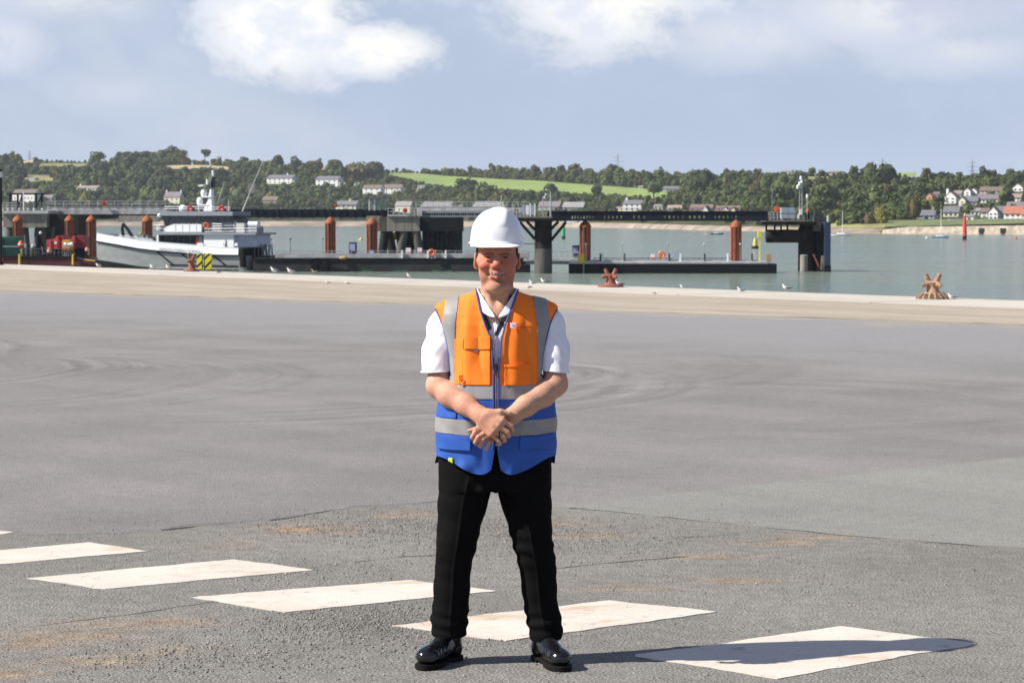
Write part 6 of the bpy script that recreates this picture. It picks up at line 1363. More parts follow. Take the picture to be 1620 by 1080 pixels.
# ------------------------------------------------------------------ the man
class Field:
    """signed-distance sculpting on a rectilinear grid, meshed with surface nets"""
    def __init__(s, xs, ys, zs):
        s.x, s.y, s.z = [np.asarray(a, np.float32) for a in (xs, ys, zs)]; s.F = np.full((len(s.x), len(s.y), len(s.z)), 1.0, np.float32)
    def _sl(s, lo, hi):
        sl = []
        for ax, l, h in zip((s.x, s.y, s.z), lo, hi):
            i0 = max(0, np.searchsorted(ax, l) - 1); i1 = min(len(ax), np.searchsorted(ax, h) + 1)
            sl.append(slice(i0, i1))
        return tuple(sl)
    def op(s, fn, lo, hi, k=0.01, sub=False):
        sl = s._sl(lo, hi)
        if any(q.stop - q.start < 1 for q in sl): return
        X = s.x[sl[0]][:, None, None]; Y = s.y[sl[1]][None, :, None]; Z = s.z[sl[2]][None, None, :]
        d = fn(X, Y, Z).astype(np.float32); F = s.F[sl]
        if sub: d = -d; h = np.clip(0.5 - 0.5*(d - F)/-k if False else 0.5 + 0.5*(d - F)/k, 0, 1); s.F[sl] = F*(1-h) + d*h + k*h*(1-h)
        else: h = np.clip(0.5 + 0.5*(F - d)/k, 0, 1); s.F[sl] = F*(1-h) + d*h - k*h*(1-h)
    def cone(s, a, b, r0, r1=None, k=0.01, sub=False, flat=None):
        a = np.array(a, float); b = np.array(b, float); r1 = r0 if r1 is None else r1; m = max(r0, r1) + 3*k + 0.012
        ba = b - a; L = float(ba @ ba) + 1e-12
        def fn(X, Y, Z):
            px, py, pz = X-a[0], Y-a[1], Z-a[2]; t = np.clip((px*ba[0]+py*ba[1]+pz*ba[2])/L, 0, 1)
            dx, dy, dz = px-t*ba[0], py-t*ba[1], pz-t*ba[2]
            if flat: dx, dy, dz = dx/flat[0], dy/flat[1], dz/flat[2]
            return np.sqrt(dx*dx+dy*dy+dz*dz) - (r0 + (r1-r0)*t)
        s.op(fn, np.minimum(a, b)-m, np.maximum(a, b)+m, k, sub); return s
    def chain(s, pts, rs, k=0.01, flat=None):
        for i in range(len(pts)-1): s.cone(pts[i], pts[i+1], rs[i], rs[i+1], k, False, flat)
        return s
    def ell(s, c, r, k=0.01, sub=False, rot=None):
        c = np.array(c, float); r = np.array(r, float); m = r.max() + 3*k + 0.012
        R = None if rot is None else np.array(rot.inverted())
        def fn(X, Y, Z):
            p = [X-c[0], Y-c[1], Z-c[2]]
            if R is not None: p = [R[i][0]*p[0]+R[i][1]*p[1]+R[i][2]*p[2] for i in range(3)]
            q = sum((p[i]/r[i])**2 for i in range(3)); q2 = sum((p[i]/r[i]**2)**2 for i in range(3)); k0 = np.sqrt(q); k1 = np.sqrt(q2) + 1e-9
            return k0*(k0-1.0)/k1
        s.op(fn, c-m, c+m, k, sub); return s
    def cut_below(s, z): s.F = np.maximum(s.F, (z - s.z)[None, None, :]); return s
    def mesh(s):
        F = s.F; ins = F < 0
        c8 = [ins[i:F.shape[0]-1+i, j:F.shape[1]-1+j, k:F.shape[2]-1+k] for i in (0,1) for j in (0,1) for k in (0,1)]
        tot = sum(c.astype(np.int8) for c in c8); act = (tot > 0) & (tot < 8); I, J, K = np.nonzero(act); n = len(I)
        idx = np.full(act.shape, -1, np.int32); idx[I, J, K] = np.arange(n)
        acc = np.zeros((n, 3), np.float32); cnt = np.zeros(n, np.float32); ax = (s.x, s.y, s.z)
        for d in range(3):
            o1, o2 = [q for q in range(3) if q != d]
            for u in (0, 1):
                for v in (0, 1):
                    off = [0, 0, 0]; off[o1] = u; off[o2] = v; A = (I+off[0], J+off[1], K+off[2]); off[d] = 1; B = (I+off[0], J+off[1], K+off[2])
                    fa, fb = F[A], F[B]; m = (fa < 0) != (fb < 0); t = np.where(m, fa/(np.where(m, fa-fb, 1)), 0)
                    for q in range(3):
                        va, vb = ax[q][A[q]], ax[q][B[q]]; acc[:, q] += np.where(m, va + (vb-va)*t, 0)
                    cnt += m
        V = acc/np.maximum(cnt, 1)[:, None]; quads = []
        for d in range(3):
            o1, o2 = (d+1) % 3, (d+2) % 3
            sA = [slice(0, None)]*3; sB = [slice(0, None)]*3; sA[d] = slice(0, -1); sB[d] = slice(1, None)
            a, b = ins[tuple(sA)], ins[tuple(sB)]; E = np.nonzero(a != b); E = np.stack(E, 1)
            ok = (E[:, o1] > 0) & (E[:, o2] > 0) & (E[:, o1] < F.shape[o1]-1) & (E[:, o2] < F.shape[o2]-1); E = E[ok]
            q = []
            for u, v in ((-1,-1), (0,-1), (0,0), (-1,0)):
                p = E.copy(); p[:, o1] += u; p[:, o2] += v; q.append(idx[p[:,0], p[:,1], p[:,2]])
            q = np.stack(q, 1); fl = ~a[E[:,0], E[:,1], E[:,2]]; q[fl] = q[fl][:, ::-1]; quads.append(q)
        return V, np.concatenate(quads)
def smooth_np(V, F, it=2, lam=0.5):
    E = np.concatenate([F[:, [i, (i+1) % F.shape[1]]] for i in range(F.shape[1])])
    for _ in range(it):
        acc = np.zeros_like(V); cnt = np.zeros(len(V), np.float32)
        np.add.at(acc, E[:,0], V[E[:,1]]); np.add.at(acc, E[:,1], V[E[:,0]]); np.add.at(cnt, E[:,0], 1); np.add.at(cnt, E[:,1], 1)
        V = V + lam*(acc/np.maximum(cnt, 1)[:, None] - V)
    return V
def vnormals(V, F):
    a, b, c = V[F[:,0]], V[F[:,1]], V[F[:,2]]; n = np.cross(b-a, c-a)
    if F.shape[1] == 4: n = np.cross(V[F[:,2]]-a, V[F[:,3]]-V[F[:,1]])
    N = np.zeros_like(V)
    for i in range(F.shape[1]): np.add.at(N, F[:, i], n)
    return N/np.maximum(np.linalg.norm(N, axis=1), 1e-9)[:, None]
def tri(F): return np.concatenate([F[:, [0,1,2]], F[:, [0,2,3]]]) if F.shape[1] == 4 else F
def clip(V, F, s, N=None):
    """keep the part of a triangle mesh where s <= 0 (s per vertex), cutting triangles cleanly"""
    s = s + 1e-9; ins = s <= 0; c = ins[F].sum(1); out = [F[c == 3]]; ek = {}; nv = []; nn = []
    def cutv(i, j):
        key = (min(i, j), max(i, j))
        if key not in ek:
            t = s[i]/(s[i]-s[j]); ek[key] = len(V) + len(nv); nv.append(V[i]+(V[j]-V[i])*t)
            if N is not None: nn.append(N[i]+(N[j]-N[i])*t)
        return ek[key]
    extra = []
    for f in F[(c == 1) | (c == 2)]:
        f = list(f); k = [ins[i] for i in f]
        if sum(k) == 1:
            while not ins[f[0]]: f = f[1:] + f[:1]
            extra.append((f[0], cutv(f[0], f[1]), cutv(f[0], f[2])))
        else:
            while ins[f[0]]: f = f[1:] + f[:1]
            a, b = cutv(f[0], f[1]), cutv(f[0], f[2]); extra += [(a, f[1], f[2]), (a, f[2], b)]
    if extra: out.append(np.array(extra, np.int64))
    F2 = np.concatenate(out)
    if nv: V = np.concatenate([V, np.array(nv, V.dtype)])
    if N is not None and nv: N = np.concatenate([N, np.array(nn, N.dtype)])
    used = np.unique(F2); mp = np.full(len(V), -1); mp[used] = np.arange(len(used))
    return (V[used], mp[F2], N[used] if N is not None else None)
def fnoise(P_, sc, seed=0):
    """cheap smooth noise on an array of points: a few turned sine sheets"""
    r = np.random.RandomState(seed); o = np.zeros(len(P_))
    for i in range(7):
        d = r.normal(size=3); d /= np.linalg.norm(d); f = sc*r.uniform(0.6, 1.7); o += np.sin(P_@d*f + r.uniform(0, 6.28) + 1.3*np.sin(P_@r.normal(size=3)*f*0.5))
    return o/7
def ss(a, b, x): t = np.clip((x-a)/(b-a), 0, 1); return t*t*(3-2*t)

MAN = Vector((-0.063, 9.05, 0.0)); HX = 0.004
man = thing('person', 'smiling man in white hard hat and orange and blue high visibility vest, hands clasped', 'person', MAN)
def part(name, V, F, m, parent=None, smooth=True):
    me = np_mesh(name, V, F, smooth); me.materials.append(m); return link(name, me, parent or man)

# ---- torso profile shared by shirt and vest: (z, half width, half depth, centre y)
TOR = np.array([(0.76,.238,.160,-.006),(0.84,.240,.163,-.008),(0.92,.240,.168,-.010),(1.00,.238,.172,-.012),(1.08,.228,.168,-.010),(1.16,.212,.158,-.006),(1.24,.212,.152,-.002),(1.31,.224,.143,.002),(1.36,.234,.132,.004),(1.40,.246,.118,.008),(1.428,.247,.104,.010),(1.443,.234,.094,.012),(1.455,.208,.086,.012),(1.467,.160,.080,.012),(1.480,.112,.076,.010),(1.497,.078,.073,.006)])
TP = 2.15
def tor(z): return [np.interp(z, TOR[:,0], TOR[:,i]) for i in (1,2,3)]
def front_y(x, z, off=0.0):
    a, b, c = tor(z); a = a + off; b = b + off
    return c - b*np.maximum(1e-4, 1 - np.minimum(1, np.abs(x)/a)**TP)**(1/TP)
FRX = lambda px: (px - 810)/405.0 + 0.063              # photo pixel on the chest -> local x, z
FRZ = lambda py: H_CAM - (py - HORIZON)/405.0

# ---- body: one continuous surface (head, neck, trunk, arms, hands)
def build_body():
    fine = lambda a, b, h: list(np.arange(a, b, h))
    xs = fine(-.32, -.112, .006) + fine(-.112, .108, .0024) + fine(.108, .32, .006)
    ys = fine(-.30, -.16, .003) + fine(-.16, -.02, .0024) + fine(-.02, .16, .006)
    zs = fine(.84, .872, .006) + fine(.872, 1.05, .0026) + fine(1.05, 1.48, .006) + fine(1.48, 1.79, .0024)
    f = Field(xs, ys, zs); hy = -.03
    H = lambda x, y, z: (HX + x, hy + y, z)
    f.ell(H(0, .018, 1.680), (.077, .098, .090), .02); f.ell(H(0, -.028, 1.612), (.0715, .076, .098), .02)
    f.ell(H(0, -.022, 1.556), (.0600, .066, .054), .02); f.ell(H(0, -.078, 1.514), (.034, .026, .023), .018); f.ell(H(0, -.086, 1.512), (.020, .018, .016), .012)
    for s in (-1, 1):
        f.ell(H(.043*s, -.074, 1.594), (.025, .026, .021), .014); f.ell(H(.045*s, -.022, 1.553), (.020, .042, .030), .02)
        f.ell(H(.060*s, -.050, 1.612), (.016, .030, .016), .016)
    f.ell(H(0, -.090, 1.650), (.056, .017, .011), .012); f.ell(H(0, -.048, 1.690), (.067, .056, .050), .02)
    f.ell(H(0, -.046, 1.505), (.050, .052, .022), .02)
    for s in (-1, 1):
        f.ell(H(.031*s, -.113, 1.630), (.020, .022, .012), .009, True); f.ell(H(.031*s, -.082, 1.631), (.0185, .014, .0125), .006)
        f.cone(H(.017*s, -.100, 1.6265), H(.045*s, -.090, 1.6265), .0032, .0022, .004, True)
        f.cone(H(.018*s, -.108, 1.620), H(.040*s, -.100, 1.616), .0035, .003, .006)                # lower lid puffed by the smile
    f.chain([H(0, -.100, 1.640), H(0, -.113, 1.615), H(0, -.123, 1.598)], [.0085, .0115, .0155], .009)
    for s in (-1, 1):
        f.ell(H(.0150*s, -.107, 1.592), (.0095, .012, .0085), .006); f.ell(H(.007*s, -.122, 1.585), (.004, .006, .003), .004, True)
    f.ell(H(0, -.084, 1.566), (.036, .024, .026), .014)
    for s in (-1, 1):
        f.cone(H(.024*s, -.112, 1.592), H(.046*s, -.096, 1.562), .0055, .0065, .009, True); f.ell(H(.034*s, -.090, 1.556), (.008, .012, .010), .008, True)
    f.chain([H(-.034, -.094, 1.5685), H(-.016, -.107, 1.559), H(0, -.112, 1.5565), H(.016, -.107, 1.559), H(.034, -.094, 1.5685)], [.002]*5, .002)
    for a, b in ((-.034, -.016), (-.016, 0), (0, .016), (.016, .034)):
        za = 1.5565 + 10.5*a*a; zb = 1.5565 + 10.5*b*b; f.cone(H(a, -.112 + 15*a*a, za), H(b, -.112 + 15*b*b, zb), .0066 if abs(a) < .02 else .0034, .0066 if abs(b) < .02 else .0034, .003, True)
    f.chain([H(-.020, -.1015, 1.5515), H(0, -.1085, 1.5465), H(.020, -.1015, 1.5515)], [.0045, .0065, .0045], .006)
    f.chain([H(-.022, -.1015, 1.5675), H(-.005, -.1095, 1.5655), H(.005, -.1095, 1.5655), H(.022, -.1015, 1.5675)], [.003, .0042, .0042, .003], .005)
    f.ell(H(0, -.103, 1.536), (.020, .010, .006), .010, True)
    for s in (-1, 1):
        R = Matrix.Rotation(0.22*s, 3, 'Z') @ Matrix.Rotation(-.12, 3, 'X')
        f.ell(H(.080*s, .012, 1.612), (.010, .018, .031), .006, False, R); f.ell(H(.088*s, .006, 1.615), (.006, .010, .018), .005, True, R); f.ell(H(.077*s, .006, 1.585), (.007, .009, .010), .006)
    # neck and shoulders
    f.cone((HX, .000, 1.40), (HX, -.014, 1.545), .069, .059, .02)
    for s in (-1, 1): f.cone((0, .02, 1.46), (.16*s, .012, 1.385), .040, .040, .03); f.cone((HX+.045*s, -.05, 1.53), (.012*s, -.085, 1.40), .012, .012, .02)
    f.ell((0, 0, 1.27), (.185, .110, .19), .04); f.ell((0, -.015, 1.02), (.190, .125, .20), .04); f.ell((0, -.055, 1.385), (.12, .042, .05), .03)
    # arms
    for sh, el, wr, w2 in (((-.205, .010, 1.385), (-.229, -.070, 1.118), (-.062, -.218, 1.016), 1), ((.210, .010, 1.385), (.236, -.070, 1.125), (.060, -.206, 1.008), -1)):
        el = np.array(el); wr = np.array(wr); mid = el + (wr-el)*.30; m2 = el + (wr-el)*.68
        f.cone(sh, el, .046, .045, .02); f.chain([tuple(el), tuple(mid + np.array((0, 0, -.004))), tuple(m2), tuple(wr)], [.0455, .0475, .0395, .0330], .02)
    # his left hand, underneath: palm, four fingers bent down, thumb
    f.cone((.055, -.205, 1.003), (.022, -.214, .980), .031, .034, .015, flat=(1, .8, 1)); f.cone((.022, -.214, .980), (-.026, -.222, .950), .033, .030, .012, flat=(1, .62, 1))
    fing = (((-.036,-.226,.968), (-.080,-.246,.950), (-.092,-.238,.930), (-.089,-.222,.920), .0095), ((-.030,-.230,.952), (-.068,-.256,.932), (-.079,-.246,.911), (-.075,-.230,.902), .0098),
            ((-.020,-.230,.938), (-.051,-.254,.921), (-.062,-.244,.899), (-.058,-.228,.891), .0094), ((-.006,-.226,.928), (-.027,-.246,.909), (-.038,-.238,.889), (-.036,-.224,.881), .0084))
    for a, b, c, d, r in fing: f.cone(a, b, r*1.12, r, .006); f.cone(b, c, r*1.02, r*.9, .002); f.cone(c, d, r*.9, r*.78, .002)
    f.cone((-.040, -.232, .972), (-.078, -.240, .962), .0105, .0095, .006); f.cone((-.078, -.240, .962), (-.104, -.238, .956), .0095, .0072, .003)
    # his right hand, on top: back of the hand, knuckles, fingers closing over the other hand, thumb along the wrist
    f.cone((-.062, -.217, 1.016), (-.040, -.236, 1.004), .0335, .034, .012, flat=(1, .85, 1)); f.cone((-.040, -.238, 1.004), (.000, -.258, .982), .036, .036, .012, flat=(1, .55, 1))
    f.cone((-.030, -.246, 1.018), (.022, -.262, .998), .022, .014, .012, flat=(1, .8, 1)); f.cone((-.050, -.236, .985), (-.020, -.258, .946), .022, .013, .012, flat=(1, .75, 1))
    fing = (((.026,-.266,.999), (.060,-.262,.976), (.064,-.240,.958), (.050,-.226,.950), .0108), ((.010,-.270,.979), (.046,-.268,.953), (.050,-.244,.936), (.036,-.228,.930), .0112),
            ((-.006,-.268,.960), (.030,-.266,.934), (.034,-.242,.918), (.020,-.228,.914), .0106), ((-.018,-.262,.945), (.012,-.260,.918), (.016,-.240,.904), (.004,-.228,.902), .0092))
    for a, b, c, d, r in fing:
        f.cone((-.042, -.238, .998), a, .013, r*1.0, .014); f.ell(a, (r*1.12, r*1.08, r*1.12), .005); f.cone(a, b, r*1.0, r*.95, .004); f.cone(b, c, r*.95, r*.85, .002); f.cone(c, d, r*.85, r*.72, .002)
    f.cone((-.022, -.244, 1.022), (.018, -.252, 1.030), .0175, .0135, .012); f.cone((.018, -.252, 1.030), (.052, -.250, 1.024), .0125, .0105, .004); f.cone((.052, -.250, 1.024), (.080, -.246, 1.021), .0105, .0072, .003)
    V, F = f.mesh(); V = smooth_np(V, F, 1, .35)
    V[:,0] = HX + (V[:,0] - HX)*(1 + .065*ss(1.46, 1.50, V[:,2]) - .10*ss(1.60, 1.505, V[:,2])*ss(1.455, 1.49, V[:,2])*ss(.0, -.05, V[:,1]))
    # colour: redness of cheeks and nose, grey-brown beard shadow, lips, sun-reddened forearms
    x, y, z = (V[:,0]-HX)/1.02, V[:,1]+.03, V[:,2]; head = ss(1.49, 1.53, z)*(y < .02)
    g = lambda c, r: np.exp(-(((x-c[0])/r[0])**2 + ((z-c[1])/r[1])**2))
    red = head*np.clip(g((-.042, 1.598), (.024, .020)) + g((.042, 1.598), (.024, .020)) + 1.0*g((0, 1.592), (.018, .014)) + .3*g((0,1.53),(.05,.02)), 0, 1)
    stub = head*(y < -.045)*np.clip(1.2*g((0, 1.5765), (.030, .0055)) + 0.8*g((0, 1.515), (.030, .020)) + .6*g((-.042, 1.550), (.010, .022)) + .6*g((.042, 1.550), (.010, .022)) + .3*g((0, 1.528), (.062, .026)), 0, 1)
    lip = head*(y < -.085)*np.clip(g((0, 1.5475), (.018, .0055)) + .5*g((0, 1.566), (.018, .003)), 0, 1)
    arm = ss(1.13, 1.06, z)*0.35*(z > .9)*ss(-.02, -.12, V[:,1]); redarm = np.maximum(red, arm*(V[:,0] < 0))
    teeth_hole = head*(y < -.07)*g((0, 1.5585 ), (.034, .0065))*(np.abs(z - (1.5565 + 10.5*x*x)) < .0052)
    me = np_mesh('body', V, F); 
    for nm, a in (('red', redarm), ('stubble', stub), ('lip', lip), ('face', head), ('mouth', teeth_hole)): fattr(me, nm, a)
    me.materials.append(skin_mat()); return link('body', me, man)
def skin_mat():
    m = bpy.data.materials.new('skin'); m.use_nodes = True; t = NT(m.node_tree); b = t.n['Principled BSDF']
    at = lambda n: t.new('ShaderNodeAttribute', attribute_name=n).outputs['Fac']
    p = t.new('ShaderNodeTexCoord').outputs['Object']
    c = t.mix(t.ramp(t.noise(p, 60, 4), 0.3, 0.7), (0.50, 0.275, 0.180), (0.58, 0.335, 0.230))
    c = t.mix(1.0, c, t.ramp(t.noise(p, 170, 5, 0.75), 0.3, 0.7, 0.90, 1.08), 'MULTIPLY'); c = t.mix(t.math('MULTIPLY', t.ramp(t.noise(p, 22, 4, 0.7), 0.5, 0.7), 0.25), c, (0.50, 0.19, 0.13))
    c = t.mix(at('face'), c, t.mix(t.ramp(t.noise(p, 70, 4), 0.3, 0.7), (0.41, 0.165, 0.100), (0.48, 0.208, 0.130)))
    c = t.mix(t.math('MULTIPLY', at('red'), 0.75), c, (0.50, 0.135, 0.088))
    c = t.mix(t.math('MULTIPLY', at('stubble'), t.ramp(t.noise(p, 400, 2), 0.25, 0.6, 0.35, 0.75)), c, (0.27, 0.175, 0.13))
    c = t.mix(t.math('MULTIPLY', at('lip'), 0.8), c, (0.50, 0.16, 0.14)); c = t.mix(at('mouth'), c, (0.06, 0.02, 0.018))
    t.put(b.inputs['Base Color'], c); b.inputs['Roughness'].default_value = 0.62; b.inputs['Specular IOR Level'].default_value = 0.28
    b.inputs['Subsurface Weight'].default_value = 0.12; b.inputs['Subsurface Radius'].default_value = (1.0, 0.35, 0.2); b.inputs['Subsurface Scale'].default_value = 0.008
    t.put(b.inputs['Normal'], t.bump(t.noise(p, 260, 4, 0.7), 0.18, 0.002)); return m
body = build_body()
M_EYE = mat('eye_dark', (0.03, 0.02, 0.016), 0.2); M_EYEW = mat('eye_white_shaded', (0.16, 0.10, 0.08), 0.4); M_TEETH = mat('teeth', (0.66, 0.60, 0.52), 0.35, var=0.03); M_HAIR = mat('hair_brown', (0.045, 0.030, 0.020), 0.7, var=0.4, vscale=60, bump=0.5, bscale=150)  # eye whites darkened: the shade of the sockets is put into the colour
HP = lambda x, y, z: MAN + Vector((HX + x*1.065, -.03 + y, z))
for s in (-1, 1):
    MB().ball(HP(.031*s, -.0885, 1.6265), (.0125, .0060, .0036), 12, 8).build('eye', M_EYEW, man); MB().ball(HP(.0312*s, -.0926, 1.6262), (.0100, .0030, .0024), 10, 8).build('iris', M_EYE, man)
    MB().tube([HP(.013*s, -.1065, 1.6385), HP(.027*s, -.1060, 1.6395), HP(.041*s, -.0975, 1.6385), HP(.050*s, -.088, 1.6345)], [.0020, .0028, .0026, .0012], 6).build('eyebrow', mat('brow_brown', (0.20, 0.10, 0.06), 0.8), man)
tb = MB(); tx = np.linspace(-.027, .027, 11); tb.tube([HP(x*.96, -.1058 + 14*x*x, 1.5602 + 9.5*x*x) for x in tx], [.0010, .0024, .0034, .0041, .0045, .0046, .0045, .0041, .0034, .0024, .0010], 8)
tb.build('teeth', M_TEETH, man)
gp = MB()
for i in range(-4, 5):
    x = i*.0052*.96; gp.tube([HP(x, -.1098 + 14*x*x, 1.5635 + 9.5*x*x), HP(x, -.1105 + 14*x*x, 1.5600 + 9.5*x*x), HP(x, -.1098 + 14*x*x, 1.5568 + 9.5*x*x)], .00035, 4)
gp.build('teeth_gaps', mat('tooth_gap', (0.25, 0.15, 0.12), 0.6), man)
def hair():
    f = Field(np.arange(-.11, .12, .004), np.arange(-.10, .12, .004), np.arange(1.53, 1.72, .004)); f.ell((HX, -.010, 1.680), (.0815, .103, .095), .01); f.ell((HX, .045, 1.60), (.062, .05, .07), .02)
    for s in (-1, 1): f.ell((HX + .073*s, -.048, 1.640), (.0065, .013, .022), .006)
    V, F = f.mesh(); V, F, _ = clip(V, tri(F), np.where(V[:,1] < -.062, 1.0, 0) + (V[:,2] - 1.70)*0 + np.maximum(-.066 - V[:,1], 1.612 - V[:,2] - 2.0*np.maximum(0, V[:,1]+.01)))
    V[:,0] = HX + (V[:,0] - HX)*1.065; part('hair', V, F, M_HAIR)
hair()

# ---- hard hat
def helmet():
    f = Field(np.arange(-.135, .14, .003), np.arange(-.215, .15, .003), np.arange(1.64, 1.84, .003)); c = (HX - .001, -.022, 1.680)
    
    def dome(X, Y, Z):
        q = (np.abs((X-c[0])/.1055)**2.3 + np.abs((Y-c[1])/.128)**2.3 + np.abs((Z-c[2])/.138)**2.3)**(1/2.3); return (q-1)*.115
    f.op(dome, (-.14, -.2, 1.60), (.14, .15, 1.85), .01); f.ell((c[0], c[1]+.002, 1.6815), (.1145, .137, .0085), .006)
    f.ell((c[0], -.105, 1.6745), (.098, .088, .0085), .008, False, Matrix.Rotation(math.radians(7), 3, 'X'))
    pts = []
    for a in np.linspace(-42, 215, 90):
        t = math.radians(a)
        if a < 28: continue
        ct_, st_ = math.cos(t), math.sin(t); q_ = (abs(ct_)**2.3 + abs(st_)**2.3)**(-1/2.3); pts.append((c[0] + .010 + .006*ct_, c[1] - .1235*q_*ct_, c[2] + .1335*q_*st_))
    pts = [p for p in pts if p[2] > 1.72]
    f.chain(pts, [.0048*min(1, .1 + i/12) for i in range(len(pts))], .012, flat=(3.0, 1, 1))
    for s in (-1, 1): pass
    for s in (-1, 1): f.cone((c[0] + .084*s, c[1] - .092, 1.686), (c[0] + .082*s, c[1] - .088, 1.708), .0055, .0045, .004)
    f.cut_below(1.664); f.ell((c[0], -.005, 1.655), (.092, .112, .06), .004, True)
    V, F = f.mesh(); V = smooth_np(V, F, 3, .5)
    m = mat('helmet_plastic', (0.80, 0.80, 0.81), 0.28, var=0.02, vscale=20, spec=0.5); part('hard_hat', V, F, m)
helmet()

# ---- shirt: sleeves, yoke and front, open at the neck
M_SHIRT = mat('shirt_cotton', (0.82, 0.805, 0.85), 0.85, var=0.03, vscale=12, bump=0.25, bscale=30, bdist=0.006)
def shirt():
    f = Field(np.arange(-.33, .34, .0055), np.arange(-.20, .19, .0055), np.arange(.98, 1.52, .0055))
    def fn(X, Y, Z):
        a, b, c = tor(Z + .014); a, b = a - .014, b - .013; q = ((np.abs(X)/a)**TP + (np.abs(Y-c)/b)**TP)**(1/TP); return np.maximum((q-1)*np.minimum(a, b)*0.8, np.maximum(Z - 1.487, 1.0 - Z))
    f.op(fn, (-.3, -.19, .97), (.3, .18, 1.50), .01)
    f.chain([(-.150, .012, 1.385), (-.212, .010, 1.345), (-.229, -.020, 1.25), (-.234, -.052, 1.160)], [.046, .059, .0635, .0635], .02); f.chain([(.150, .012, 1.385), (.214, .010, 1.350), (.228, -.020, 1.25), (.227, -.052, 1.160)], [.046, .059, .0635, .0635], .02)
    V, F = f.mesh(); V = smooth_np(V, F, 2, .5); T = tri(F)
    hem = lambda V: np.where(V[:,0] < 0, 1.174 + .05*(V[:,0]+.23), 1.176 - .12*(V[:,0]-.225)) - V[:,2]
    side = np.abs(V[:,0]) > np.where(V[:,2] < 1.30, .178, .2)
    N = vnormals(V, T); sl = ss(.19, .24, np.abs(V[:,0]))
    fold = .0020*np.sin((V[:,2]*1.0 + np.abs(V[:,0])*1.4 + V[:,1]*.6)*95 + fnoise(V, 14, 3)*2.5)*ss(-.3, .5, fnoise(V, 16, 5)) +   .0030*fnoise(V, 32, 6); V = V + N*((fold*sl + .002*fnoise(V, 40, 8))[:, None]).astype(V.dtype)
    V, T, N = clip(V, T, np.where((np.abs(V[:,0]) > .150), hem(V), -1.0), N)
    vneck = np.where(V[:,1] < -.02, np.maximum(-(np.abs(V[:,0]-.000) - (V[:,2]-1.406)*.60), -(V[:,2]-1.38)), -1.0)
    V, T, N = clip(V, T, np.where(V[:,1] < -.02, np.minimum((V[:,2]-1.400)*.68 - np.abs(V[:,0]), .05), -.02), N)
    o = part('shirt', V, T, M_SHIRT)
    for sx in (-1, 1):                                  # turned hem of each sleeve
        pts = []; cx, rr = (-.234, .0645) if sx < 0 else (.2265, .0645)
        for i in range(28):
            a = 2*math.pi*i/28; x = cx + rr*math.cos(a); z = (1.174 + .05*(x+.23)) if sx < 0 else (1.176 - .12*(x-.225)); pts.append(MAN + Vector((x, -.047 + rr*math.sin(a), z + .001)))
        MB().tube(pts, .0022, 6, True).build('sleeve_hem', M_SHIRT, o)
    # collar leaves: a flared band cut to a V at the front
    rows, cols = 14, 96; vs = []
    for j in range(rows):
        v = j/(rows-1)
        for i in range(cols):
            th = 2*math.pi*i/(cols-1) - math.pi/2; fr = max(0, -math.sin(th))
            r0 = .0735; drop = .036 + .020*fr**1.5; z = 1.497 - drop*v - .052*fr**2.0*1.0 + .004*(1-v); r = r0 + (.014 + .012*fr)*v**0.8
            vs.append((HX + r*math.cos(th)*1.02, -.004 + r*math.sin(th)*(1.0 + .10*fr) - .012*fr*v, z))
    ii = np.arange(rows*cols).reshape(rows, cols); F = np.stack([ii[:-1,:-1], ii[:-1,1:], ii[1:,1:], ii[1:,:-1]], -1).reshape(-1, 4); V = np.array(vs); T = tri(F)
    gap = np.where(V[:,1] < 0, (.007 + np.maximum(0, (V[:,2]-1.395))*.68) - np.abs(V[:,0]-HX), -.02); V, T, _ = clip(V, T, gap)
    c = part('collar', V, T, M_SHIRT, o); md = c.modifiers.new('thickness', 'SOLIDIFY'); md.thickness = .0022
    pts = [MAN + Vector((-.004 + .002*math.sin(i), front_y(-.004, z, -.013) - .0015, z)) for i, z in enumerate(np.linspace(1.402, 1.20, 12))]
    MB().tube(pts, .0018, 6).build('placket_edge', M_SHIRT, o)
    for z in (1.372, 1.292): MB().lathe([(.005, 0), (.005, -.002), (.003, -.003)], MAN + Vector((.006, front_y(.006, z, -.013) + .0005, z)), 12, 'Y').build('button', mat('button_white', (0.7,0.7,0.72), 0.3), o)
    return o
shirt_o = shirt()

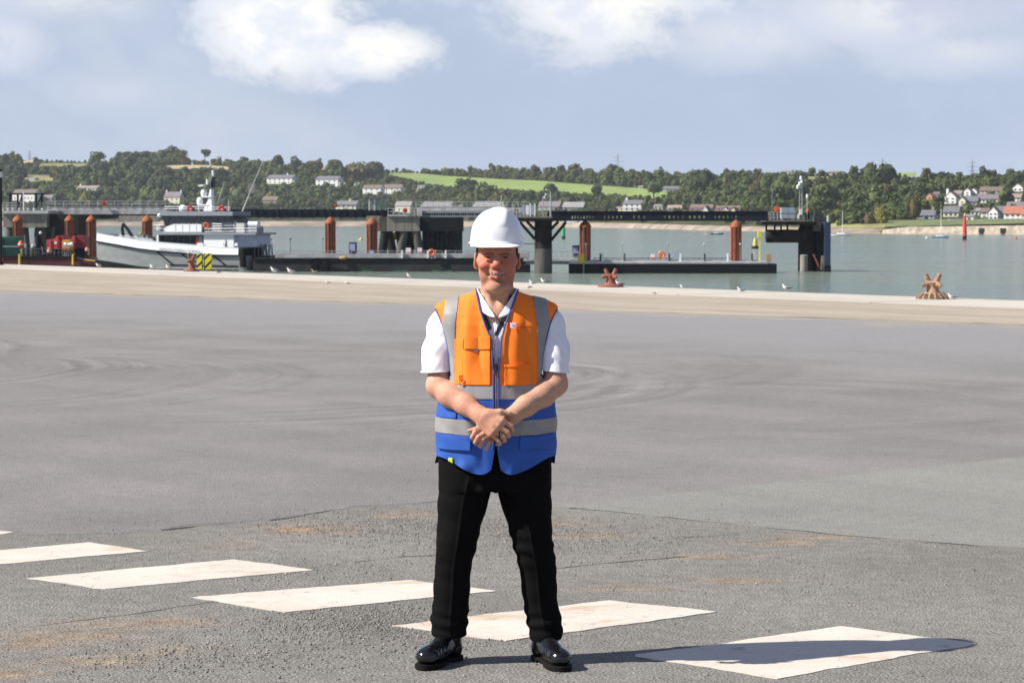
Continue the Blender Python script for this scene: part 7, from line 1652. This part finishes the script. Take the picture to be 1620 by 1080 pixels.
# ---- vest
M_OR = mat('hivis_orange', (1.0, 0.205, 0.006), 0.75, var=0.05, vscale=8, bump=0.12, bscale=500, bdist=0.002); M_BL = mat('vest_blue', (0.016, 0.086, 0.390), 0.7, var=0.10, vscale=8, bump=0.12, bscale=500, bdist=0.002)
M_REF = mat('reflective_grey', (0.275, 0.262, 0.258), 0.55, var=0.06, vscale=14, bump=0.1, bscale=300, bdist=0.002); M_PIPE = mat('piping_blue', (0.03, 0.07, 0.30), 0.7); M_ZIP = mat('zip_grey', (0.16, 0.16, 0.165), 0.5, 0.3); M_BLK = mat('black_cloth', (0.012, 0.012, 0.016), 0.8)
def vest():
    nz, nt = 190, 260; zs = np.linspace(.765, 1.4965, nz); th = np.linspace(0, 2*np.pi, nt, endpoint=False); Z, T_ = np.meshgrid(zs, th, indexing='ij'); a, b, c = tor(Z); ct, st = np.cos(T_), np.sin(T_)
    X = a*np.sign(ct)*np.abs(ct)**(2/TP); Y = c + b*np.sign(st)*np.abs(st)**(2/TP); V = np.stack([X, Y, Z], -1).reshape(-1, 3)
    ii = np.arange(nz*nt).reshape(nz, nt); F = np.stack([ii[:-1], np.roll(ii, -1, 1)[:-1], np.roll(ii, -1, 1)[1:], ii[1:]], -1).reshape(-1, 4); T = tri(F); N = vnormals(V, T)
    x, z = V[:,0], V[:,2]; fr = V[:,1] < 0
    # cloth: long soft vertical folds above, pulls towards the arms, ripples near the hem
    ph = x*36 + fnoise(V, 8, 2)*2.0 + 4.0*z
    d = (.013*(np.abs(np.sin(ph)) - .62)*ss(-.45, .45, fnoise(V*np.array((1, 1, .5)), 11, 3)))*ss(1.10, 1.24, z)*ss(1.46, 1.36, z)*fr + .0050*fnoise(V*np.array((1.6, 1, .45)), 34, 4) +   .0070*np.sin(z*70 + np.abs(x)*38 + fnoise(V, 12, 9)*2.6)*ss(1.06, .90, z)*ss(.0, .12, np.abs(x))*ss(-.2, .6, fnoise(V, 13, 12))
    d += .0045*np.sin(z*55 - np.abs(x)*60 + fnoise(V, 10, 14)*3)*ss(1.0, .9, z)*ss(-.1, .5, fnoise(V, 11, 15))
    d += .010*np.exp(-((z-.80)/.03)**2)*np.sin(x*48 + 1.0)*ss(.02, .1, np.abs(x)) + .006*np.exp(-((np.abs(x)-.12 - .25*(z-1.0))/.02)**2)*ss(1.30, 1.15, z)
    V = V + N*d[:, None]; N = vnormals(V, T); x, z = V[:,0], V[:,2]
    xa = np.interp(z, [1.03, 1.09, 1.16, 1.24, 1.31, 1.365, 1.40, 1.43, 1.44], [.40, .26, .176, .184, .200, .214, .231, .248, .40])
    V, T, N = clip(V, T, np.abs(x) - xa, N)
    x, z = V[:,0], V[:,2]; lx = np.interp(z, [1.178, 1.20, 1.30, 1.36, 1.42, 1.50], [-.0065, -.012, -.016, -.042, -.063, -.082]); rx = np.interp(z, [1.178, 1.20, 1.30, 1.36, 1.42, 1.50], [.0065, .013, .021, .036, .058, .089])
    V, T, N = clip(V, T, np.where(V[:,1] < .0, np.minimum(np.minimum(x-lx, rx-x), z-1.178), -1.0), N)
    x, z = V[:,0], V[:,2]
    # rounded front corners and sloping hem
    hemz = np.where(V[:,1] < .02, .838 - .062*ss(.235, .06, np.abs(x)) , .80); cr = .055; cx, cz = .006 + cr, .776 + cr; ax_ = np.abs(x)
    corner = np.where((ax_ < cx) & (z < cz) & (V[:,1] < 0), np.hypot(ax_-cx, z-cz) - cr, hemz - z); V, T, N = clip(V, T, corner, N); V, T, N = clip(V, T, np.where((V[:,1] < 0) & (V[:,2] < .905), np.maximum(0, .9 - V[:,2])*.17 - np.abs(V[:,0]), -.02), N)
    root = bpy.data.objects.new('vest', None); COL.objects.link(root); root.parent = man
    ZB = 1.074
    for nm, sg, m in (('orange_panel', ZB - V[:,2], M_OR), ('blue_panel', V[:,2] - ZB, M_BL)):
        v, t, _ = clip(V, T, sg, N); part(nm, v, t, m, root)
    def patch(name, sd, off, m, thick=0.0):
        v, t, n = V, T, N
        for s_ in (sd if isinstance(sd, (list, tuple)) else [sd]):
            if len(t): v, t, n = clip(v, t, s_(v), n)
        o = part(name, v + n*off, t, m, root)
        if thick: md = o.modifiers.new('thickness', 'SOLIDIFY'); md.thickness = thick; md.offset = -1
        return o
    gapf = lambda v: np.where(v[:,1] < 0, .007 - np.abs(v[:,0]), -1)
    patch('reflective_band', [lambda v: np.abs(v[:,2]-1.0995)-.0265, gapf], .0018, M_REF, .0014); patch('reflective_band', [lambda v: np.abs(v[:,2] - (.9565 + .006*np.abs(v[:,0])/.2)) - .0300, gapf], .0018, M_REF, .0014)
    for s in (-1, 1):
        def sd(v, s=s):
            x, z = v[:,0]*s, v[:,2]; inn = np.interp(z, [1.12, 1.2, 1.365, 1.47], [.164, .164, .160, .146]); return np.maximum(np.maximum(inn - x, x - (inn + .052)), np.maximum(1.1262 - z, -1))
        patch('reflective_brace', [sd], .0018, M_REF, .0014)
    rect = lambda x0, x1, y0, y1, r=.006: (lambda v: np.where(v[:,1] < 0, np.maximum(np.maximum(FRX(x0) - v[:,0], v[:,0] - FRX(x1)), np.maximum(FRZ(y1) - v[:,2], v[:,2] - FRZ(y0))), 1.0))
    patch('chest_pocket', rect(733.5, 775.5, 553, 609), .0055, M_OR, .005); patch('pocket_flap', rect(735.5, 776.5, 533, 553.5), .0095, M_OR, .005); patch('chest_pocket', rect(798, 840, 578, 609.5), .0055, M_OR, .005); patch('pocket_flap', rect(797, 840.5, 577, 581.5), .0075, M_OR, .004)
    patch('chest_pocket', rect(718.5, 733, 537, 609), .003, M_OR, .002)
    patch('flap_patch', [rect(743, 763, 552, 559), lambda v: (FRZ(552) - v[:,2])*1.55 - (.026 - np.abs(v[:,0] - FRX(753)))], .0085, M_REF, .002)
    patch('hip_pocket', rect(693, 745, 690, 713), .010, M_BL, .008); patch('hip_pocket', rect(822, 878, 690, 712), .007, M_BL, .006); patch('hip_pocket', rect(694, 722, 643, 663), .004, M_BL, .003)
    patch('hem_tag', rect(709.5, 716.5, 726, 737), .006, mat('lime_tag', (0.62, 0.80, 0.06), 0.6), .002)
    on = lambda x, z, o=.002: MAN + Vector((x, float(front_y(x, z)) - o, z))
    zz = np.linspace(1.497, 1.178, 40); L_ = [on(float(np.interp(z, [1.178, 1.20, 1.30, 1.36, 1.42, 1.50], [-.0065, -.012, -.016, -.042, -.063, -.082])), float(z), .0055) for z in zz]; R_ = [on(float(np.interp(z, [1.178, 1.20, 1.30, 1.36, 1.42, 1.50], [.0065, .013, .021, .036, .058, .089])), float(z), .0055) for z in zz]
    dn = np.linspace(1.178, .875, 30); gx_ = lambda z: .0095 + max(0, .9 - z)*.17
    MB().tube(L_ + [on(-gx_(z), float(z), .0055) for z in dn], .0034, 8).build('piping', M_PIPE, root); MB().tube(R_ + [on(gx_(z), float(z), .0055) for z in dn], .0034, 8).build('piping', M_PIPE, root)
    for s in (-1, 1):
        zc = np.linspace(1.10, 1.432, 30); xs_ = np.interp(zc, [1.03, 1.09, 1.16, 1.24, 1.31, 1.365, 1.40, 1.43], [.40, .24, .176, .184, .200, .214, .231, .248]); pts = []
        for xx, zc_ in zip(xs_, zc):
            aa = tor(zc_)[0]
            if xx < aa*0.999: pts.append(MAN + Vector((s*xx, float(front_y(xx, zc_)) - .003, zc_)))
        if len(pts) > 2: MB().tube(pts, .0028, 8).build('armhole_binding', M_PIPE, root)
    zp = MB(); k = np.linspace(1.20, .905, 40); vs = [on(s_*.0058, float(z), .0025) for z in k for s_ in (-1, 1)]; zp.add(vs, [(2*i, 2*i+1, 2*i+3, 2*i+2) for i in range(39)]); zp.build('zip', M_ZIP, root)
    tp = [on(.0, float(z), .004) for z in np.linspace(1.196, .905, 90)]; MB().tube(tp, [.0022 + .0008*(i % 2) for i in range(90)], 6).build('zip_teeth', mat('zip_teeth', (0.30,0.30,0.31), 0.35, 0.6), root)
    MB().box(tuple(on(-.005, 1.212, .012)), tuple(on(.005, 1.190, .004))).build('zip_slider', M_BLK, root, bevel=.0015); MB().tube([on(0, 1.197, .010), on(.001, 1.178, .014), on(.001, 1.165, .012)], [.003, .0022, .003], 6).build('zip_pull', M_BLK, root)
    for s in (-1, 1): MB().tube([on(s*.012, float(z), .004) for z in np.linspace(1.235, 1.19, 8)], .0045, 6).build('zip_guard', M_BLK, root)
    # loop with ring on the left pocket, badge and lettering on the right breast
    MB().box(tuple(on(FRX(726), FRZ(603), .016)), tuple(on(FRX(735), FRZ(594), .006))).build('ring_tab', M_OR, root, bevel=.002)
    c = on(FRX(731), FRZ(605), .016); MB().torus(c, .0105, .0018, 'Y', 18, 6).build('ring', mat('ring_orange_metal', (0.62, 0.12, 0.03), 0.35, 0.3), root)
    def on_front(me, cx, cz, off, m, name):
        for v in me.vertices: x, z = cx + v.co.x, cz + v.co.y; v.co = Vector((x, float(front_y(x, z)) - off, z))
        me.materials.append(m); link(name, me, root)
    bd = MB(); n_ = 8; g_ = [(FRX(807 + 9.0*i/n_), FRZ(511 + 8.0*j/n_)) for j in range(n_+1) for i in range(n_+1)]; bd.add([on(x_, z_, .0115) for x_, z_ in g_], [(j*(n_+1)+i, j*(n_+1)+i+1, (j+1)*(n_+1)+i+1, (j+1)*(n_+1)+i) for j in range(n_) for i in range(n_)]); bd.build('badge', mat('badge_white', (0.78, 0.76, 0.80), 0.7), root)
    ov = MB(); ov.add([on(FRX(811.8) + .0065*math.cos(q), FRZ(514.5) + .0052*math.sin(q), .0128) for q in np.linspace(0, 6.283, 17)[:-1]], [tuple(range(16))]); ov.build('badge_emblem', mat('badge_lilac', (0.42, 0.38, 0.75), 0.7), root)
    M_TXT = mat('print_red_brown', (0.26, 0.03, 0.015), 0.7)
    on_front(text_mesh('Port of', .0135, 0), FRX(823.5), FRZ(513.3), .0118, M_TXT, 'lettering'); on_front(text_mesh('Pembroke', .0135, 0), FRX(829.5), FRZ(517.8), .0118, M_TXT, 'lettering')
vest()
# ---- lanyard under the collar
def lanyard():
    M_LAN = mat('lanyard_black', (0.012, 0.014, 0.025), 0.7); root = bpy.data.objects.new('lanyard', None); COL.objects.link(root); root.parent = man
    def rib(pts, w_, off=.004):
        P3 = [Vector((FRX(a), float(front_y(FRX(a), FRZ(b), -.012)) - off, FRZ(b))) + MAN for a, b in pts]; mb = MB(); L = []
        for i, p in enumerate(P3): d = (P3[min(i+1, len(P3)-1)] - P3[max(0, i-1)]).normalized(); s = d.cross(Vector((0, 1, 0))).normalized(); L += [p + s*w_/2, p - s*w_/2]
        mb.add(L, [(2*i, 2*i+1, 2*i+3, 2*i+2) for i in range(len(P3)-1)]); mb.build('strap', M_LAN, root)
    rib([(760, 468), (762, 478), (765, 490), (769, 503), (775, 522)], .015); rib([(810, 468), (807, 478), (803, 492), (797, 506), (791, 519), (785, 531)], .016)
    for txt, x, y, a in (('STA', 763.6, 490, -76), ('STA', 805.8, 486, 70)):
        me = text_mesh(txt, .0125, 0); R = Matrix.Rotation(math.radians(a), 3, 'Z')
        for v in me.vertices: q = R @ v.co; px, pz = FRX(x) + q.x, FRZ(y) + q.y; v.co = Vector((px, float(front_y(px, pz, -.012)) - .0055, pz))
        me.materials.append(M_WHITE if 'M_WHITE' in globals() else mat('white_print', (0.8,0.8,0.8))); link('lettering', me, root)
lanyard()
# ---- ring on his right hand
MB().torus(MAN + Vector((.014, -.268, .945)), .0108, .0026, 'X', 18, 8).build('finger_ring', mat('ring_black', (0.01, 0.01, 0.012), 0.25, 0.5), man)

# ---- trousers
M_TRO = mat('trouser_black', (0.0065, 0.0062, 0.0064), 0.95, var=0.15, vscale=10, bump=0.1, bscale=600, bdist=0.001, spec=0.06)
def trousers():
    f = Field(np.arange(-.29, .30, .005), np.arange(-.17, .17, .005), np.arange(.06, .90, .005))
    def pel(X, Y, Z): a = np.interp(Z, [.62, .70, .78, .90], [.205, .222, .226, .224]); b = np.interp(Z, [.62, .70, .78, .9], [.10, .125, .135, .135]); return np.maximum((((np.abs(X+.005)/a)**2.5 + (np.abs(Y)/b)**2.3)**(1/2.4) - 1)*.11, np.maximum(.70 - Z, Z - .89))
    f.op(pel, (-.26, -.16, .66), (.26, .16, .90), .03)
    Lg = [(.76, -.112, .000, .112), (.637, -.138, -.006, .0945), (.54, -.151, -.010, .084), (.486, -.158, -.012, .0795), (.44, -.166, -.008, .0735), (.386, -.173, .000, .0700), (.30, -.178, .010, .0725), (.22, -.184, .016, .0715), (.172, -.189, .016, .0725), (.125, -.190, .012, .0685), (.085, -.190, .012, .064)]
    Rg = [(.76, .104, .000, .112), (.637, .1235, -.006, .0965), (.54, .137, -.010, .084), (.486, .146, -.014, .0785), (.44, .156, -.010, .0755), (.386, .166, .000, .0720), (.30, .173, .008, .0690), (.22, .181, .012, .0660), (.172, .192, .012, .0680), (.125, .199, .006, .0655), (.080, .199, .004, .061)]
    for G_ in (Lg, Rg): f.chain([(x, y, z) for z, x, y, r in G_], [r for *_, r in G_], .012, flat=(1, 1.0, 1))
    f.cut_below(.078); V, F = f.mesh(); V = smooth_np(V, F, 3, .5); N = vnormals(V, F); x, y, z = V.T; right = x > 0
    xc = np.where(right, np.interp(z, [g[0] for g in Rg][::-1], [g[1] for g in Rg][::-1]), np.interp(z, [g[0] for g in Lg][::-1], [g[1] for g in Lg][::-1]))
    u = x - xc; d = .0022*fnoise(V, 26, 21)
    w1 = np.exp(-((z-.455)/.075)**2); d += w1*.0044*ss(-.6,.5,fnoise(V,14,31))*np.sin(z*105 + np.where(right, 26, -22)*u + 18*y + fnoise(V, 15, 22)*2.4)             # creases round the knees
    w2 = np.exp(-((z-.165)/.055)**2); d += w2*.0042*ss(-.7,.4,fnoise(V,14,32))*np.sin(z*118 + np.where(right, -20, 16)*u - 22*y + fnoise(V, 16, 23)*2.2)              # breaks above the shoe
    w3 = np.exp(-((z-.66)/.10)**2); d += w3*.0055*np.sin((z*.8 + np.abs(x)*1.5)*60 + fnoise(V, 11, 24)*2.0)*ss(.16, .03, np.abs(x))          # pulls at the crotch
    d += .001*np.sin(z*34 + 30*u + fnoise(V, 9, 25)*2.2)*ss(.42, .34, z)*ss(.2, .26, z)
    crease = np.exp(-((u + np.where(right, .002, -.006))/.0055)**2)*(y < -.02)*ss(.80, .70, z)*ss(.10, .2, z); d += .0055*crease
    V = V + N*d[:, None].astype(V.dtype)
    hem = np.where(V[:,0] < 0, .112 + .10*(V[:,1]), .098 + .12*V[:,1] + .05*(V[:,0]-.2)) - V[:,2]
    V, T, _ = clip(V, tri(F), hem); o = part('trousers', V, T, M_TRO); return o
trousers()
# ---- shoes
def shoe(heel, toe, name_lab):
    h = np.array(heel); d = np.array(toe) - h; L = np.linalg.norm(d); d /= L; n = np.array((-d[1], d[0])); sc = L/.262
    W3 = lambda u, v, z: (h[0] + d[0]*u*sc + n[0]*v, h[1] + d[1]*u*sc + n[1]*v, z); rot = Matrix(((d[0], n[0], 0), (d[1], n[1], 0), (0, 0, 1)))
    cx, cy = (h + d*L/2); f = Field(np.arange(cx-.2, cx+.2, .0035), np.arange(cy-.2, cy+.2, .0035), np.arange(-.01, .20, .0035))
    f.ell(W3(.208, 0, .050), (.052, .046, .036), .015, False, rot); f.ell(W3(.150, 0, .056), (.075, .044, .040), .02, False, rot); f.ell(W3(.100, 0, .075), (.060, .040, .046), .02, False, rot)
    f.chain([W3(.030, 0, .055), W3(.045, 0, .115), W3(.048, 0, .165)], [.037, .041, .041], .02); f.ell(W3(.028, 0, .050), (.036, .036, .040), .015, False, rot); f.cut_below(.018)
    V, F = f.mesh(); V = smooth_np(V, F, 2, .5); N = vnormals(V, F); dv = .0012*np.sin((V[:,0]*d[0] + V[:,1]*d[1] + .5*V[:,2])*240)*np.exp(-((((V[:,0]-h[0])*d[0] + (V[:,1]-h[1])*d[1])/sc - .165)/.02)**2); V = V + N*dv[:, None]
    root = bpy.data.objects.new('shoe', None); COL.objects.link(root); root.parent = man
    M_SHOE = mat('polished_leather', (0.006, 0.006, 0.0075), 0.17, var=0.2, vscale=20, bump=0.05, bscale=60, spec=0.7); M_SOLE = mat('shoe_sole', (0.010, 0.009, 0.009), 0.8, var=0.2, vscale=30, spec=0.15)
    part('upper', V, F, M_SHOE, root)
    out = [];
    for u, hw in ((-.010, .014), (-.006, .026), (.004, .034), (.025, .038), (.06, .035), (.10, .034), (.14, .041), (.18, .0485), (.215, .0485), (.242, .038), (.258, .020), (.263, .0)): out.append((u, hw))
    ring = [W3(u, w_, 0) for u, w_ in out] + [W3(u, -w_, 0) for u, w_ in out[-2::-1]]
    MB().prism([MAN + Vector((p[0], p[1], .011)) for p in ring], (0, 0, .011)).build('sole', M_SOLE, root, bevel=.002)
    hl = [W3(u, w_*s, 0) for s, rr in ((1, out[:5]), (-1, out[:5][::-1])) for u, w_ in rr]; MB().prism([MAN + Vector((p[0], p[1], .001)) for p in hl], (0, 0, .013)).build('heel', M_SOLE, root, bevel=.0015)
    ft = [W3(u, w_, 0) for u, w_ in out[6:]] + [W3(u, -w_, 0) for u, w_ in out[-2:5:-1]]; MB().prism([MAN + Vector((p[0], p[1], .002)) for p in ft], (0, 0, .012)).build('outsole', M_SOLE, root, bevel=.0015)
    M_LACE = mat('lace_black', (0.02, 0.02, 0.022), 0.7)
    for i in range(4):
        u = .088 + i*.016; z = .121 - i*.0115; MB().tube([MAN + Vector(W3(u-.004, -.026, z-.010)), MAN + Vector(W3(u + .003, 0, z + .002)), MAN + Vector(W3(u+.004, .026, z-.010))], .0022, 6).build('lace', M_LACE, root)
    MB().tube([MAN + Vector(W3(.086, 0, .124)), MAN + Vector(W3(.097, .020, .128)), MAN + Vector(W3(.108, .022, .112)), MAN + Vector(W3(.095, .005, .118))], .0021, 6).build('lace', M_LACE, root); MB().tube([MAN + Vector(W3(.086, 0, .124)), MAN + Vector(W3(.10, -.020, .126)), MAN + Vector(W3(.118, -.026, .090))], .0021, 6).build('lace', M_LACE, root)
shoe((-.160, .070), (-.300, -.165), 'r'); shoe((.168, .070), (.272, -.200), 'l')
